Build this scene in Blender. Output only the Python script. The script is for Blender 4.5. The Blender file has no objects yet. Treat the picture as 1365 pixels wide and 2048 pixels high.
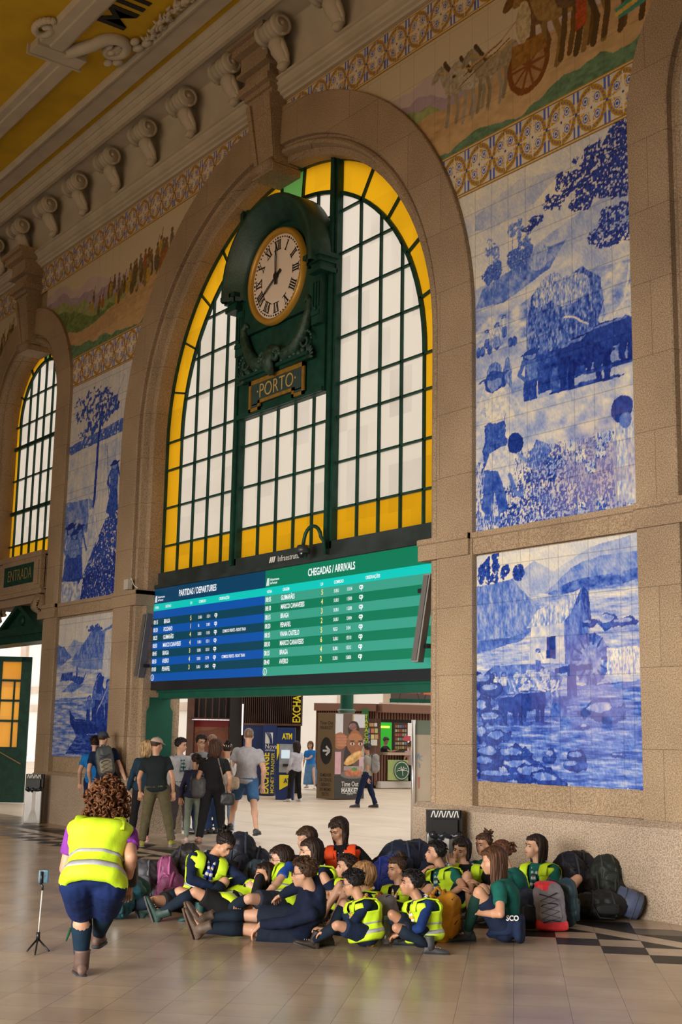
import bpy, bmesh, math, random
import numpy as np
from mathutils import Vector, Matrix
from math import sin, cos, pi, sqrt, radians, hypot, atan2

S = bpy.context.scene
COL = S.collection
random.seed(7)
K = 0.882          # survey units of the building -> metres
# ------------------------------------------------------------------ camera
CAM_H = 1.72
FPX = 2481.8
yaw, pitch, roll = -0.925839489, 0.178148158, -0.0182187691
_f = np.array([sin(yaw)*cos(pitch), cos(yaw)*cos(pitch), sin(pitch)])
_r = np.array([cos(yaw), -sin(yaw), 0.0]); _d = np.cross(_f, _r)
_r2 = cos(roll)*_r + sin(roll)*_d; _d2 = -sin(roll)*_r + cos(roll)*_d
cam = bpy.data.objects.new('camera', bpy.data.cameras.new('camera')); COL.objects.link(cam)
cam.data.sensor_fit = 'HORIZONTAL'; cam.data.sensor_width = 36; cam.data.lens = 36*FPX/1365
cam.data.clip_start = 0.05; cam.data.clip_end = 300
cam.matrix_world = Matrix(((_r2[0], -_d2[0], -_f[0], 0), (_r2[1], -_d2[1], -_f[1], 0), (_r2[2], -_d2[2], -_f[2], CAM_H), (0, 0, 0, 1)))
S.camera = cam
# ------------------------------------------------------------------ world, lights, exposure
w = bpy.data.worlds.new('world'); S.world = w; w.use_nodes = True
bg = w.node_tree.nodes['Background']; bg.inputs[0].default_value = (1.0, 0.955, 0.89, 1); bg.inputs[1].default_value = 1.5
def area(name, loc, target, sx, sy, power, col):
    l = bpy.data.lights.new(name, 'AREA'); l.shape = 'RECTANGLE'; l.size = sx; l.size_y = sy; l.energy = power; l.color = col
    o = bpy.data.objects.new(name, l); COL.objects.link(o); o.location = loc
    o.rotation_euler = (Vector(target)-Vector(loc)).to_track_quat('-Z', 'Y').to_euler(); return o
dl_ = area('street_door_daylight', (-8, -7.2, 2.3), (-13, 10, 0.0), 16, 4.2, 860, (1.0, 0.94, 0.86)); dl_.data.spread = radians(62)
area('facade_window_daylight', (-14, -7.0, 8.0), (-15, 10, 6.0), 14, 5, 400, (1.0, 0.66, 0.33))
area('side_window_daylight', (3.2, 1.0, 6.0), (-14, 10, 4.0), 7, 5, 70, (1.0, 0.72, 0.42))
S.view_settings.view_transform = 'Standard'; S.view_settings.look = 'None'
S.view_settings.exposure = 0.0; S.view_settings.gamma = 1.0; S.view_settings.use_curve_mapping = False

# ------------------------------------------------------------------ helpers
def ray(px, py):
    v = np.array([(px-682.5)/FPX, (py-1024)/FPX, 1.0]); return v[0]*_r2+v[1]*_d2+v[2]*_f
def at_z(px, py, z=0.0):
    d = ray(px, py); t = (z-CAM_H)/d[2]; return Vector((d[0]*t, d[1]*t, z))
def at_d(px, py, depth):
    d = ray(px, py); return Vector((d[0]*depth, d[1]*depth, CAM_H+d[2]*depth))
RG = Vector((cos(yaw), -sin(yaw), 0)); FG = Vector((sin(yaw), cos(yaw), 0)); UP = Vector((0, 0, 1))

def fbm(X, Y, sc, octv=4, seed=0, ax=1.0):
    """smooth value noise on arrays, 0..1"""
    out = np.zeros_like(X, dtype=float); amp = 1.0; tot = 0
    for o in range(octv):
        rs = np.random.RandomState(seed*31+o); T = rs.rand(64, 64)
        x = X*sc*(2**o)*ax+o*3.7; y = Y*sc*(2**o)+o*5.1
        xi = np.floor(x).astype(int); yi = np.floor(y).astype(int); fx = x-xi; fy = y-yi
        fx = fx*fx*(3-2*fx); fy = fy*fy*(3-2*fy)
        a = T[xi % 64, yi % 64]; b = T[(xi+1) % 64, yi % 64]; c = T[xi % 64, (yi+1) % 64]; d = T[(xi+1) % 64, (yi+1) % 64]
        out += amp*((a*(1-fx)+b*fx)*(1-fy)+(c*(1-fx)+d*fx)*fy); tot += amp; amp *= 0.5
    return out/tot

def mat(name, col, rough=0.6, var=0.0, vscale=8.0, bump=0.0, bscale=30.0, metal=0.0, spec=0.5, col2=None, attr=None, coat=0.0, emis=None, detail=4, sheen=0.0):
    m = bpy.data.materials.new(name); m.use_nodes = True; nt = m.node_tree; b = nt.nodes['Principled BSDF']
    b.inputs['Base Color'].default_value = (*col, 1); b.inputs['Roughness'].default_value = rough
    b.inputs['Metallic'].default_value = metal; b.inputs['Specular IOR Level'].default_value = spec
    if coat: b.inputs['Coat Weight'].default_value = coat; b.inputs['Coat Roughness'].default_value = 0.08
    if sheen: b.inputs['Sheen Weight'].default_value = sheen
    tc = nt.nodes.new('ShaderNodeTexCoord')
    if attr:
        a = nt.nodes.new('ShaderNodeAttribute'); a.attribute_name = attr; nt.links.new(a.outputs['Color'], b.inputs['Base Color'])
    elif var > 0 or col2:
        n = nt.nodes.new('ShaderNodeTexNoise'); n.inputs['Scale'].default_value = vscale; n.inputs['Detail'].default_value = detail
        nt.links.new(tc.outputs['Object'], n.inputs['Vector'])
        r = nt.nodes.new('ShaderNodeValToRGB'); nt.links.new(n.outputs['Fac'], r.inputs[0])
        c2 = col2 if col2 else tuple(min(1, c*(1+var)) for c in col); c1 = col if col2 else tuple(c*(1-var) for c in col)
        r.color_ramp.elements[0].position = 0.35; r.color_ramp.elements[1].position = 0.65
        r.color_ramp.elements[0].color = (*c1, 1); r.color_ramp.elements[1].color = (*c2, 1)
        nt.links.new(r.outputs[0], b.inputs['Base Color'])
    if bump > 0:
        n2 = nt.nodes.new('ShaderNodeTexNoise'); n2.inputs['Scale'].default_value = bscale; n2.inputs['Detail'].default_value = 5
        nt.links.new(tc.outputs['Object'], n2.inputs['Vector'])
        bp = nt.nodes.new('ShaderNodeBump'); bp.inputs['Strength'].default_value = bump; bp.inputs['Distance'].default_value = 0.02
        nt.links.new(n2.outputs['Fac'], bp.inputs['Height']); nt.links.new(bp.outputs[0], b.inputs['Normal'])
    if emis:
        b.inputs['Emission Color'].default_value = (*emis[0], 1); b.inputs['Emission Strength'].default_value = emis[1]
        if attr: nt.links.new(a.outputs['Color'], b.inputs['Emission Color'])
    return m

def stone_mat(name, c1, c2, joints=True, zoff=0.0):
    """speckled granite with large weathering and block joints"""
    m = mat(name, c1, rough=0.75); nt = m.node_tree; b = nt.nodes['Principled BSDF']; N = nt.nodes; L = nt.links
    g = N.new('ShaderNodeNewGeometry')
    n1 = N.new('ShaderNodeTexNoise'); n1.inputs['Scale'].default_value = 75; n1.inputs['Detail'].default_value = 3
    n2 = N.new('ShaderNodeTexNoise'); n2.inputs['Scale'].default_value = 0.9; n2.inputs['Detail'].default_value = 6
    L.new(g.outputs['Position'], n1.inputs['Vector']); L.new(g.outputs['Position'], n2.inputs['Vector'])
    r1 = N.new('ShaderNodeValToRGB'); r1.color_ramp.elements[0].position = .38; r1.color_ramp.elements[1].position = .62
    r1.color_ramp.elements[0].color = (*[x*.70 for x in c1], 1); r1.color_ramp.elements[1].color = (*c2, 1)
    L.new(n1.outputs['Fac'], r1.inputs[0])
    r2 = N.new('ShaderNodeValToRGB'); r2.color_ramp.elements[0].position = .3; r2.color_ramp.elements[1].position = .7
    r2.color_ramp.elements[0].color = (.78, .74, .70, 1); r2.color_ramp.elements[1].color = (1.08, 1.04, 1, 1); L.new(n2.outputs['Fac'], r2.inputs[0])
    mx = N.new('ShaderNodeMix'); mx.data_type = 'RGBA'; mx.blend_type = 'MULTIPLY'; mx.inputs[0].default_value = 1
    L.new(r1.outputs[0], mx.inputs[6]); L.new(r2.outputs[0], mx.inputs[7]); last = mx.outputs[2]
    if joints:
        sp = N.new('ShaderNodeSeparateXYZ'); L.new(g.outputs['Position'], sp.inputs[0])
        cb = N.new('ShaderNodeCombineXYZ'); L.new(sp.outputs['X'], cb.inputs['X']); L.new(sp.outputs['Z'], cb.inputs['Y'])
        br = N.new('ShaderNodeTexBrick'); br.inputs['Scale'].default_value = 1; br.inputs['Mortar Size'].default_value = .004
        br.inputs['Brick Width'].default_value = 1.35; br.inputs['Row Height'].default_value = .82; br.inputs['Mortar Smooth'].default_value = .3
        br.inputs['Color1'].default_value = (1, 1, 1, 1); br.inputs['Color2'].default_value = (.9, .89, .87, 1); br.inputs['Mortar'].default_value = (.45, .42, .4, 1)
        L.new(cb.outputs[0], br.inputs['Vector'])
        m2 = N.new('ShaderNodeMix'); m2.data_type = 'RGBA'; m2.blend_type = 'MULTIPLY'; m2.inputs[0].default_value = 1
        L.new(last, m2.inputs[6]); L.new(br.outputs['Color'], m2.inputs[7]); last = m2.outputs[2]
    L.new(last, b.inputs['Base Color'])
    bp = N.new('ShaderNodeBump'); bp.inputs['Strength'].default_value = .25; bp.inputs['Distance'].default_value = .01
    L.new(n1.outputs['Fac'], bp.inputs['Height']); L.new(bp.outputs[0], b.inputs['Normal'])
    return m

class MB:
    """collects shapes with material slots; build() links them as one mesh object"""
    def __init__(s, k=1.0): s.v = []; s.f = []; s.m = []; s.k = k; s.cur = 0; s.sm = []; s.smooth = False
    def add(s, vs, fs):
        o = len(s.v); s.v += [tuple(x) for x in vs]
        for f in fs: s.f.append([i+o for i in f]); s.m.append(s.cur); s.sm.append(s.smooth)
        return s
    def box(s, x0, x1, y0, y1, z0, z1):
        return s.add([(x0,y0,z0),(x1,y0,z0),(x1,y1,z0),(x0,y1,z0),(x0,y0,z1),(x1,y0,z1),(x1,y1,z1),(x0,y1,z1)],
                     [(0,3,2,1),(4,5,6,7),(0,1,5,4),(1,2,6,5),(2,3,7,6),(3,0,4,7)])
    def obox(s, c, ax, ay, az):
        c, ax, ay, az = map(Vector, (c, ax, ay, az)); P = [c+ax*i+ay*j+az*k for k in (-1,1) for (i,j) in ((-1,-1),(1,-1),(1,1),(-1,1))]
        return s.add(P, [(0,3,2,1),(4,5,6,7),(0,1,5,4),(1,2,6,5),(2,3,7,6),(3,0,4,7)])
    def rbox(s, c, ax, ay, az, r=.35):
        """soft-edged box: a superellipsoid aligned with the three half-axes"""
        c, ax, ay, az = map(Vector, (c, ax, ay, az)); nu, nv = 20, 12; P = []; F = []
        def pw(t, e): return (1 if t >= 0 else -1)*abs(t)**e
        for j in range(nv+1):
            ph = -pi/2+pi*j/nv
            for i in range(nu):
                th = 2*pi*i/nu
                P.append(c+ax*(pw(cos(ph), r)*pw(cos(th), r))+ay*(pw(cos(ph), r)*pw(sin(th), r))+az*pw(sin(ph), r))
        for j in range(nv):
            for i in range(nu):
                a = j*nu+i; b = j*nu+(i+1) % nu; F.append((a, b, b+nu, a+nu))
        return s.add(P, F)
    def tube(s, pts, r, n=8, cap=True, flat=1.0, up=None):
        pts = [Vector(p) for p in pts]; rs = r if isinstance(r, (list, tuple)) else [r]*len(pts); P = []; F = []
        prev = None
        for i, p in enumerate(pts):
            t = (pts[min(i+1, len(pts)-1)]-pts[max(i-1, 0)])
            t = t.normalized() if t.length > 1e-9 else Vector((0, 0, 1))
            if prev is None:
                a = Vector(up) if up is not None else (Vector((0, 0, 1)) if abs(t.z) < .9 else Vector((1, 0, 0)))
            else: a = prev
            u = a-t*a.dot(t); u = u.normalized() if u.length > 1e-6 else t.orthogonal().normalized(); v = t.cross(u); prev = u
            for k in range(n):
                th = 2*pi*k/n; P.append(p+u*(cos(th)*rs[i]*flat)+v*(sin(th)*rs[i]))
        for i in range(len(pts)-1):
            for k in range(n):
                a = i*n+k; b = i*n+(k+1) % n; F.append((a, b, b+n, a+n))
        if cap: F.append(tuple(range(n))[::-1]); F.append(tuple(range((len(pts)-1)*n, len(pts)*n)))
        return s.add(P, F)
    def ell(s, c, ax, ay, az, nu=16, nv=10):
        c, ax, ay, az = map(Vector, (c, ax, ay, az)); P = []; F = []
        for j in range(nv+1):
            ph = -pi/2+pi*j/nv
            for i in range(nu):
                th = 2*pi*i/nu; P.append(c+ax*(cos(ph)*cos(th))+ay*(cos(ph)*sin(th))+az*sin(ph))
        for j in range(nv):
            for i in range(nu):
                a = j*nu+i; b = j*nu+(i+1) % nu; F.append((a, b, b+nu, a+nu))
        return s.add(P, F)
    def sph(s, c, r, nu=12, nv=8): return s.ell(c, (r,0,0), (0,r,0), (0,0,r), nu, nv)
    def cap(s, a, b, ra, rb, n=14, round_=True):
        """tapered limb piece from a to b"""
        a = Vector(a); b = Vector(b); s.tube([a, b], [ra, rb], n)
        if round_: s.sph(a, ra, n, 8); s.sph(b, rb, n, 8)
        return s
    def extr(s, poly, d):
        n = len(poly); d = Vector(d); A = [Vector(p) for p in poly]; B = [p+d for p in A]
        return s.add(A+B, [tuple(range(n)), tuple(range(n, 2*n))[::-1]]+[(i, i+n, (i+1) % n+n, (i+1) % n) for i in range(n)])
    def sweep(s, prof, path):
        """prof: list of (a,b); path: list of functions/frames (origin, A, B): point = origin + a*A + b*B"""
        n = len(prof); P = []; F = []
        for (o, A, B) in path:
            for (a, b) in prof: P.append(Vector(o)+Vector(A)*a+Vector(B)*b)
        for j in range(len(path)-1):
            for i in range(n-1): k = j*n+i; F.append((k, k+1, k+1+n, k+n))
        return s.add(P, F)
    def mesh(s, name, mats):
        me = bpy.data.meshes.new(name); me.from_pydata([tuple(c*s.k for c in p) for p in s.v], [], s.f)
        for m in (mats if isinstance(mats, (list, tuple)) else [mats]): me.materials.append(m)
        me.polygons.foreach_set('material_index', s.m); me.polygons.foreach_set('use_smooth', s.sm); me.update(); return me
    def build(s, name, mats, parent=None, flip=False):
        o = bpy.data.objects.new(name, s.mesh(name, mats)); COL.objects.link(o)
        if parent is not None: attach(o, parent)
        return o
def attach(o, parent):
    o.parent = parent
    o.matrix_parent_inverse = Matrix.Translation(-parent.location) if parent.type == 'EMPTY' else Matrix()
def tag(o, label=None, cat=None, group=None, kind=None):
    if label: o['label'] = label
    if cat: o['category'] = cat
    if group: o['group'] = group
    if kind: o['kind'] = kind
    return o
def thing(name, loc, label, cat, group=None):
    o = bpy.data.objects.new(name, None); COL.objects.link(o); o.location = loc; o.empty_display_size = .1
    return tag(o, label, cat, group)
def struct(mb, name, mats):
    return tag(mb.build(name, mats), kind='structure')
def copy_thing(root, delta, label=None):
    c = root.copy(); COL.objects.link(c); c.location = root.location+Vector(delta)
    if label: c['label'] = label
    for ch in root.children:
        d = ch.copy(); COL.objects.link(d); d.parent = c; d.matrix_parent_inverse = ch.matrix_parent_inverse.copy()
        for g in ch.children:
            e = g.copy(); COL.objects.link(e); e.parent = d
    return c
_font_cache = {}
def text_mesh(mb, txt, size, origin, right, up, width=1.0, off=0.0, depth=0.0, align='LEFT', bold=0.0, fit=None):
    """adds lettering as geometry: origin = start of the baseline"""
    cu = bpy.data.curves.new('lettering', 'FONT'); cu.body = txt; cu.size = 1.0; cu.align_x = align; cu.resolution_u = 3
    cu.offset = bold
    ob = bpy.data.objects.new('lettering', cu); me = ob.to_mesh()
    R = Vector(right).normalized(); U = Vector(up).normalized(); N = R.cross(U); O = Vector(origin)
    vs = [v.co.copy() for v in me.vertices]; s = size/0.70
    if fit and vs:
        wd = max(v.x for v in vs)-min(v.x for v in vs)
        if wd > 0: width = fit/(wd*s)
    P = [O+R*(v.x*s*width)+U*(v.y*s)+N*off for v in vs]; F = [tuple(p.vertices) for p in me.polygons]
    if depth > 0:
        n = len(P); Q = [p+N*depth for p in P]; from collections import Counter
        ec = Counter(); 
        for f in F:
            for i in range(len(f)): ec[(f[i], f[(i+1) % len(f)])] += 1
        side = [(a, b, b+n, a+n) for (a, b) in ec if (b, a) not in ec]
        mb.add(P+Q, [tuple(i+n for i in f) for f in F]+side)
    else: mb.add(P, F)
    ob.to_mesh_clear(); bpy.data.objects.remove(ob); bpy.data.curves.remove(cu)
    return mb
def paint_grid(name, x0, x1, z0, z1, y, res, fn, material, keep=None, k=K):
    """flat tiled field in the wall plane, coloured point by point by fn(u,v) in metres from its lower left corner"""
    W = (x1-x0)*k; H = (z1-z0)*k; nx = max(2, int(W/res)); nz = max(2, int(H/res))
    U, V = np.meshgrid(np.linspace(0, W, nx+1), np.linspace(0, H, nz+1))
    rgb = fn(U, V, W, H)
    co = np.stack([U+x0*k, np.full_like(U, y*k), V+z0*k], -1).reshape(-1, 3)
    i = np.arange(nx*nz); r = i//nx; c = i % nx; a = r*(nx+1)+c
    F = np.stack([a, a+1, a+nx+2, a+nx+1], -1)
    if keep is not None:
        cx = co[F].mean(1)/k; F = F[keep(cx[:, 0], cx[:, 2])]
    me = bpy.data.meshes.new(name); me.vertices.add(len(co)); me.vertices.foreach_set('co', co.ravel().astype(np.float32))
    me.loops.add(F.size); me.loops.foreach_set('vertex_index', F.ravel().astype(np.int32))
    me.polygons.add(len(F)); me.polygons.foreach_set('loop_start', (np.arange(len(F))*4).astype(np.int32))
    me.update(calc_edges=True)
    ca = me.color_attributes.new('paint', 'FLOAT_COLOR', 'POINT')
    ca.data.foreach_set('color', np.concatenate([np.clip(rgb, 0, 1), np.ones(rgb.shape[:2]+(1,))], -1).reshape(-1).astype(np.float32))
    me.materials.append(material); o = bpy.data.objects.new(name, me); COL.objects.link(o); return o

# ------------------------------------------------------------------ materials of the building
M_STONE = stone_mat('granite', (.34, .245, .155), (.47, .36, .245))
M_STONE_P = stone_mat('granite_plinth', (.34, .27, .20), (.52, .43, .34), joints=False)
M_PLASTER = mat('plaster', (.50, .44, .34), .8, var=.08, vscale=2, bump=.08, bscale=20)
M_YELLOW = mat('ceiling_ochre', (.56, .35, .008), .75, var=.1, vscale=1.5)
M_GREEN = mat('green_iron', (.006, .045, .030), .5, spec=.3, var=.25, vscale=6, bump=.12, bscale=25)
M_GREENP = mat('green_paint', (.006, .075, .048), .6, spec=.25, var=.1, vscale=4)
M_GOLD = mat('aged_gold', (.36, .20, .035), .4, var=.2, vscale=12, metal=.35)
M_BLACK = mat('black', (.008, .008, .009), .5)
M_TILE = mat('glazed_tile', (.6, .6, .6), .13, attr='paint', spec=.55, bump=.03, bscale=9)
def glass_mat(name, col, k=1.0):
    m = bpy.data.materials.new(name); m.use_nodes = True; nt = m.node_tree; N = nt.nodes; L = nt.links; N.clear()
    out = N.new('ShaderNodeOutputMaterial'); g = N.new('ShaderNodeNewGeometry')
    sn = N.new('ShaderNodeVectorMath'); sn.operation = 'SNAP'; sn.inputs[1].default_value = (.55*K, 5, .77*K); L.new(g.outputs['Position'], sn.inputs[0])
    wn = N.new('ShaderNodeTexWhiteNoise'); L.new(sn.outputs[0], wn.inputs['Vector'])
    no = N.new('ShaderNodeTexNoise'); no.inputs['Scale'].default_value = 1.3; L.new(g.outputs['Position'], no.inputs['Vector'])
    ad = N.new('ShaderNodeMath'); ad.operation = 'ADD'; L.new(wn.outputs['Value'], ad.inputs[0]); L.new(no.outputs['Fac'], ad.inputs[1])
    r = N.new('ShaderNodeValToRGB'); r.color_ramp.elements[0].position = .2; r.color_ramp.elements[1].position = 1.4
    r.color_ramp.elements[0].color = (*[c*.84*k for c in col], 1); r.color_ramp.elements[1].color = (*[min(1, c*1.08*k) for c in col], 1)
    L.new(ad.outputs[0], r.inputs[0])
    t = N.new('ShaderNodeBsdfTranslucent'); L.new(r.outputs[0], t.inputs[0])
    gl = N.new('ShaderNodeBsdfGlossy'); gl.inputs['Roughness'].default_value = .15; gl.inputs[0].default_value = (1, 1, 1, 1)
    mx = N.new('ShaderNodeMixShader'); mx.inputs[0].default_value = .05; L.new(t.outputs[0], mx.inputs[1]); L.new(gl.outputs[0], mx.inputs[2])
    L.new(mx.outputs[0], out.inputs[0]); return m
M_GW = glass_mat('milk_glass', (.86, .82, .75), .80); M_GA = glass_mat('amber_glass', (.95, .50, .012), .72); M_GG = glass_mat('green_glass', (.12, .34, .08), .75)

# ------------------------------------------------------------------ floors
TU = .415
def floor_mat():
    m = mat('polished_floor', (.3, .2, .13), .17, spec=.38); nt = m.node_tree; N = nt.nodes; L = nt.links; b = N['Principled BSDF']
    g = N.new('ShaderNodeNewGeometry'); mp = N.new('ShaderNodeMapping'); mp.inputs['Rotation'].default_value = (0, 0, -pi/4)
    L.new(g.outputs['Position'], mp.inputs['Vector'])
    mp.inputs['Location'].default_value = (-.39*K, -13.56*K, 0)
    br = N.new('ShaderNodeTexBrick'); br.offset = 0; br.inputs['Scale'].default_value = 1; br.inputs['Brick Width'].default_value = TU*K; br.inputs['Row Height'].default_value = TU*K
    br.inputs['Mortar Size'].default_value = .0022; br.inputs['Color1'].default_value = (.44, .35, .27, 1); br.inputs['Color2'].default_value = (.53, .425, .325, 1); br.inputs['Mortar'].default_value = (.16, .11, .08, 1)
    br.inputs['Mortar Smooth'].default_value = .5
    L.new(mp.outputs[0], br.inputs['Vector'])
    n = N.new('ShaderNodeTexNoise'); n.inputs['Scale'].default_value = 1.6; n.inputs['Detail'].default_value = 8; L.new(g.outputs['Position'], n.inputs['Vector'])
    r = N.new('ShaderNodeValToRGB'); r.color_ramp.elements[0].position = .3; r.color_ramp.elements[1].position = .7
    r.color_ramp.elements[0].color = (.78, .76, .76, 1); r.color_ramp.elements[1].color = (1.1, 1.08, 1.02, 1); L.new(n.outputs['Fac'], r.inputs[0])
    mx = N.new('ShaderNodeMix'); mx.data_type = 'RGBA'; mx.blend_type = 'MULTIPLY'; mx.inputs[0].default_value = 1
    L.new(br.outputs['Color'], mx.inputs[6]); L.new(r.outputs[0], mx.inputs[7]); L.new(mx.outputs[2], b.inputs['Base Color'])
    r2 = N.new('ShaderNodeMapRange'); r2.inputs[3].default_value = .16; r2.inputs[4].default_value = .32; L.new(n.outputs['Fac'], r2.inputs[0]); L.new(r2.outputs[0], b.inputs['Roughness'])
    return m
M_FLOOR = floor_mat(); M_FDARK = mat('dark_slate', (.014, .013, .013), .4, var=.3, vscale=6, spec=.15); M_FGREY = mat('grey_slate', (.12, .10, .085), .35, var=.15, vscale=5, spec=.2)
M_CONC = mat('concourse_slabs', (.62, .50, .38), .45, var=.09, vscale=1.0, bump=.02)
mb = MB(K); mb.add([(-46, -9, 0), (6, -9, 0), (6, 11.75, 0), (-46, 11.75, 0)], [(0, 1, 2, 3)])
cc = sqrt(.5)
def uv(i, j): u = .39+TU*i; v = 13.56+TU*j; return ((u-v)*cc, (u+v)*cc, .0012)
for i in range(-80, 40):
    for s_ in (-2, 0, 1, 2, 3):
        j = s_-i; A, B, C, D_ = uv(i, j), uv(i+1, j), uv(i+1, j+1), uv(i, j+1)
        if A[0] > 1 or A[0] < -34: continue
        if s_ == -2: mb.cur = 1; mb.add([A, B, C, D_], [(0, 1, 2, 3)])
        elif s_ == 0: mb.cur = 1; mb.add([A, B, D_], [(0, 1, 2)])
        elif s_ == 1: mb.cur = 1; mb.add([B, C, D_], [(0, 1, 2)])
        elif s_ == 2: mb.cur = 1 if i % 2 else 2; mb.add([A, B, C, D_], [(0, 1, 2, 3)])
        elif s_ == 3 and i % 2: mb.cur = 2; mb.add([A, B, D_], [(0, 1, 2)])
struct(mb, 'floor', [M_FLOOR, M_FDARK, M_FGREY])
mb = MB(K); mb.add([(-75, 11.75, .0), (6, 11.75, .0), (6, 60, .0), (-75, 60, .0)], [(0, 1, 2, 3)])
for q in range(14): mb.cur = 1; y = 13.4+q*2.2; mb.box(-70, 0, y, y+.025, -.01, .001)
struct(mb, 'floor', [M_CONC, mat('slab_joint', (.45, .35, .26), .6)])

# ------------------------------------------------------------------ the great wall with its three arches
CX, SPR, RO, RI = -17.7, 7.8, 5.35, 4.30       # centre arch
SX, SS, SO, SI = -28.40, 9.62, 2.61, 1.70      # left arch
TX = -6.89                                     # right arch
ARCH = [(CX, SPR, RO, RI, .73), (SX, SS, SO, SI, .66), (TX, SS, SO, SI, .62)]
mb = MB(K)
dx = .1; x = -46.0
def hole_top(x):
    for (cx, sp, ro, ri, fw) in ARCH:
        r = ri+.35
        if abs(x-cx) < r: return sp+sqrt(max(0, r*r-(x-cx)**2))
    return 0
while x < 5:
    hb = lambda q: max(hole_top(q), 5.0 if -33.5 < q < SX-1 else 0)
    mb.add([(x, 11.66, hb(x)), (x+dx, 11.66, hb(x+dx)), (x+dx, 11.66, 16), (x, 11.66, 16)], [(0, 1, 2, 3)]); x += dx
for a, b in ((-46, -33.5), (SX+SI+.02, CX-RI-.02), (CX+RI+.02, TX-SI-.02), (TX+SI+.02, 5)): mb.box(a, b, 11.9, 12.6, 0, 4.9)
struct(mb, 'wall_back', [M_STONE])
# arch surrounds: fascia, groove, roll, inner face, reveal, swept down both legs and round the head
tn = 0
for (cx, sp, ro, ri, fw) in ARCH:
    f = ro-fw
    prof = [(ro, 11.66), (ro, 11.55), (ro-.015, 11.535), (f+.02, 11.535), (f, 11.55), (f-.01, 11.63), (f-.05, 11.65), (f-.07, 11.60), (f-.11, 11.57), (f-.16, 11.59), (f-.18, 11.66), (f-.20, 11.72), (ri+.03, 11.72), (ri, 11.75), (ri, 12.25), (ri+.06, 12.3), (ri+.4, 12.3)]
    path = [((cx, 0, 5.0 if cx == SX else 1.0), (-1, 0, 0), (0, 1, 0)), ((cx, 0, sp), (-1, 0, 0), (0, 1, 0))]
    for q in range(1, 48): th = pi-pi*q/48; path.append(((cx, 0, sp), (cos(th), 0, sin(th)), (0, 1, 0)))
    path += [((cx, 0, sp), (1, 0, 0), (0, 1, 0)), ((cx, 0, 1.0), (1, 0, 0), (0, 1, 0))]
    mb = MB(K); mb.sweep(prof, path)
    # joints between voussoirs (shallow dark lines follow as thin grooves)
    tn += 1; struct(mb, 'trim_%d' % tn, [M_STONE])
# plinths and the string course
mb = MB(K)
def plinth(a, b, yf):
    mb.box(a, b, yf, 12.72, 0, 1.0); mb.add([(a, yf, 1.0), (b, yf, 1.0), (b, yf+.09, 1.07), (a, yf+.09, 1.07)], [(0, 1, 2, 3)])
    mb.box(a, b, yf+.09, 12.72, 1.0, 1.069)
plinth(CX+RI-.06, -9.52, 11.46); plinth(-9.52, TX-SI+.06, 11.40); plinth(-26.40, CX-RI+.06, 11.46); plinth(-46, -33.5, 11.46); plinth(TX+SI-.06, 5, 11.46)
struct(mb, 'trim_4', [M_STONE_P])
mb = MB(K)
def stringc(a, b, yf):
    mb.box(a, b, yf, 12.0, 4.42, 4.73); mb.box(a+.0, b, yf-.02, 12.0, 4.64, 4.72)
stringc(-12.36, -9.49, 11.57); stringc(CX+RI-.02, -12.37, 11.49); stringc(-9.49, TX-SI+.02, 11.49)
stringc(-25.79, -23.06, 11.57); stringc(-23.06, CX-RI+.02, 11.49); stringc(SX+SI-.02, -25.79, 11.49); stringc(-46, -33.5, 11.49)
struct(mb, 'trim_5', [M_STONE])
# ------------------------------------------------------------------ keystones (scrolled brackets over the arches)
def keystone(cx, zb, zt, hw, label):
    t = thing('keystone', (cx*K, 11.6*K, zb*K), label, 'keystone', None)
    mb = MB(K); w0, w1 = hw*.8, hw
    # shaft
    mb.extr([(cx-w0, 11.45, zb), (cx+w0, 11.45, zb), (cx+w1, 11.28, zt-.95), (cx-w1, 11.28, zt-.95)], (0, .5, 0))
    mb.build('shaft', [M_STONE], t)
    mb = MB(K)
    for sx in (-1, 1): mb.extr([(cx+sx*w0*.96, 11.42, zb+.05), (cx+sx*w0*.62, 11.42, zb+.05), (cx+sx*w1*.66, 11.24, zt-1.05), (cx+sx*w1*.97, 11.24, zt-1.05)], (0, .06, 0))
    mb.build('edge_moulding', [M_STONE], t)
    mb = MB(K); z = zt-.95
    for (h, ww, yy) in ((.10, w1*1.05, 11.22), (.14, w1*1.22, 11.12), (.22, w1*1.0, 11.22), (.06, w1*1.25, 11.08), (.32, w1*1.12, 11.14), (.14, w1*1.45, 10.98), (.12, w1*1.55, 10.9)):
        mb.box(cx-ww, cx+ww, yy, 11.7, z, z+h); z += h
    mb.build('capital', [M_STONE], t)
    mb = MB(K); mb.smooth = True; mb.tube([(cx-w0*.95, 11.44, zb-.02), (cx+w0*.95, 11.44, zb-.02)], .12, 14)
    mb.cur = 0; mb.smooth = False; mb.box(cx-w0*1.05, cx+w0*1.05, 11.4, 12.0, zb-.16, zb-.02); mb.build('foot_scroll', [M_STONE], t)
keystone(CX, SPR+RI-.05, 14.35, .40, 'tall stone keystone bracket reaching the corbelled cornice above the clock arch')
keystone(SX+.05, SS+SI-.02, 13.5, .36, 'short stone keystone bracket above the small left entrance arch')
keystone(TX, SS+SI-.02, 13.5, .36, 'stone keystone above the arch cut off by the right edge')
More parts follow.
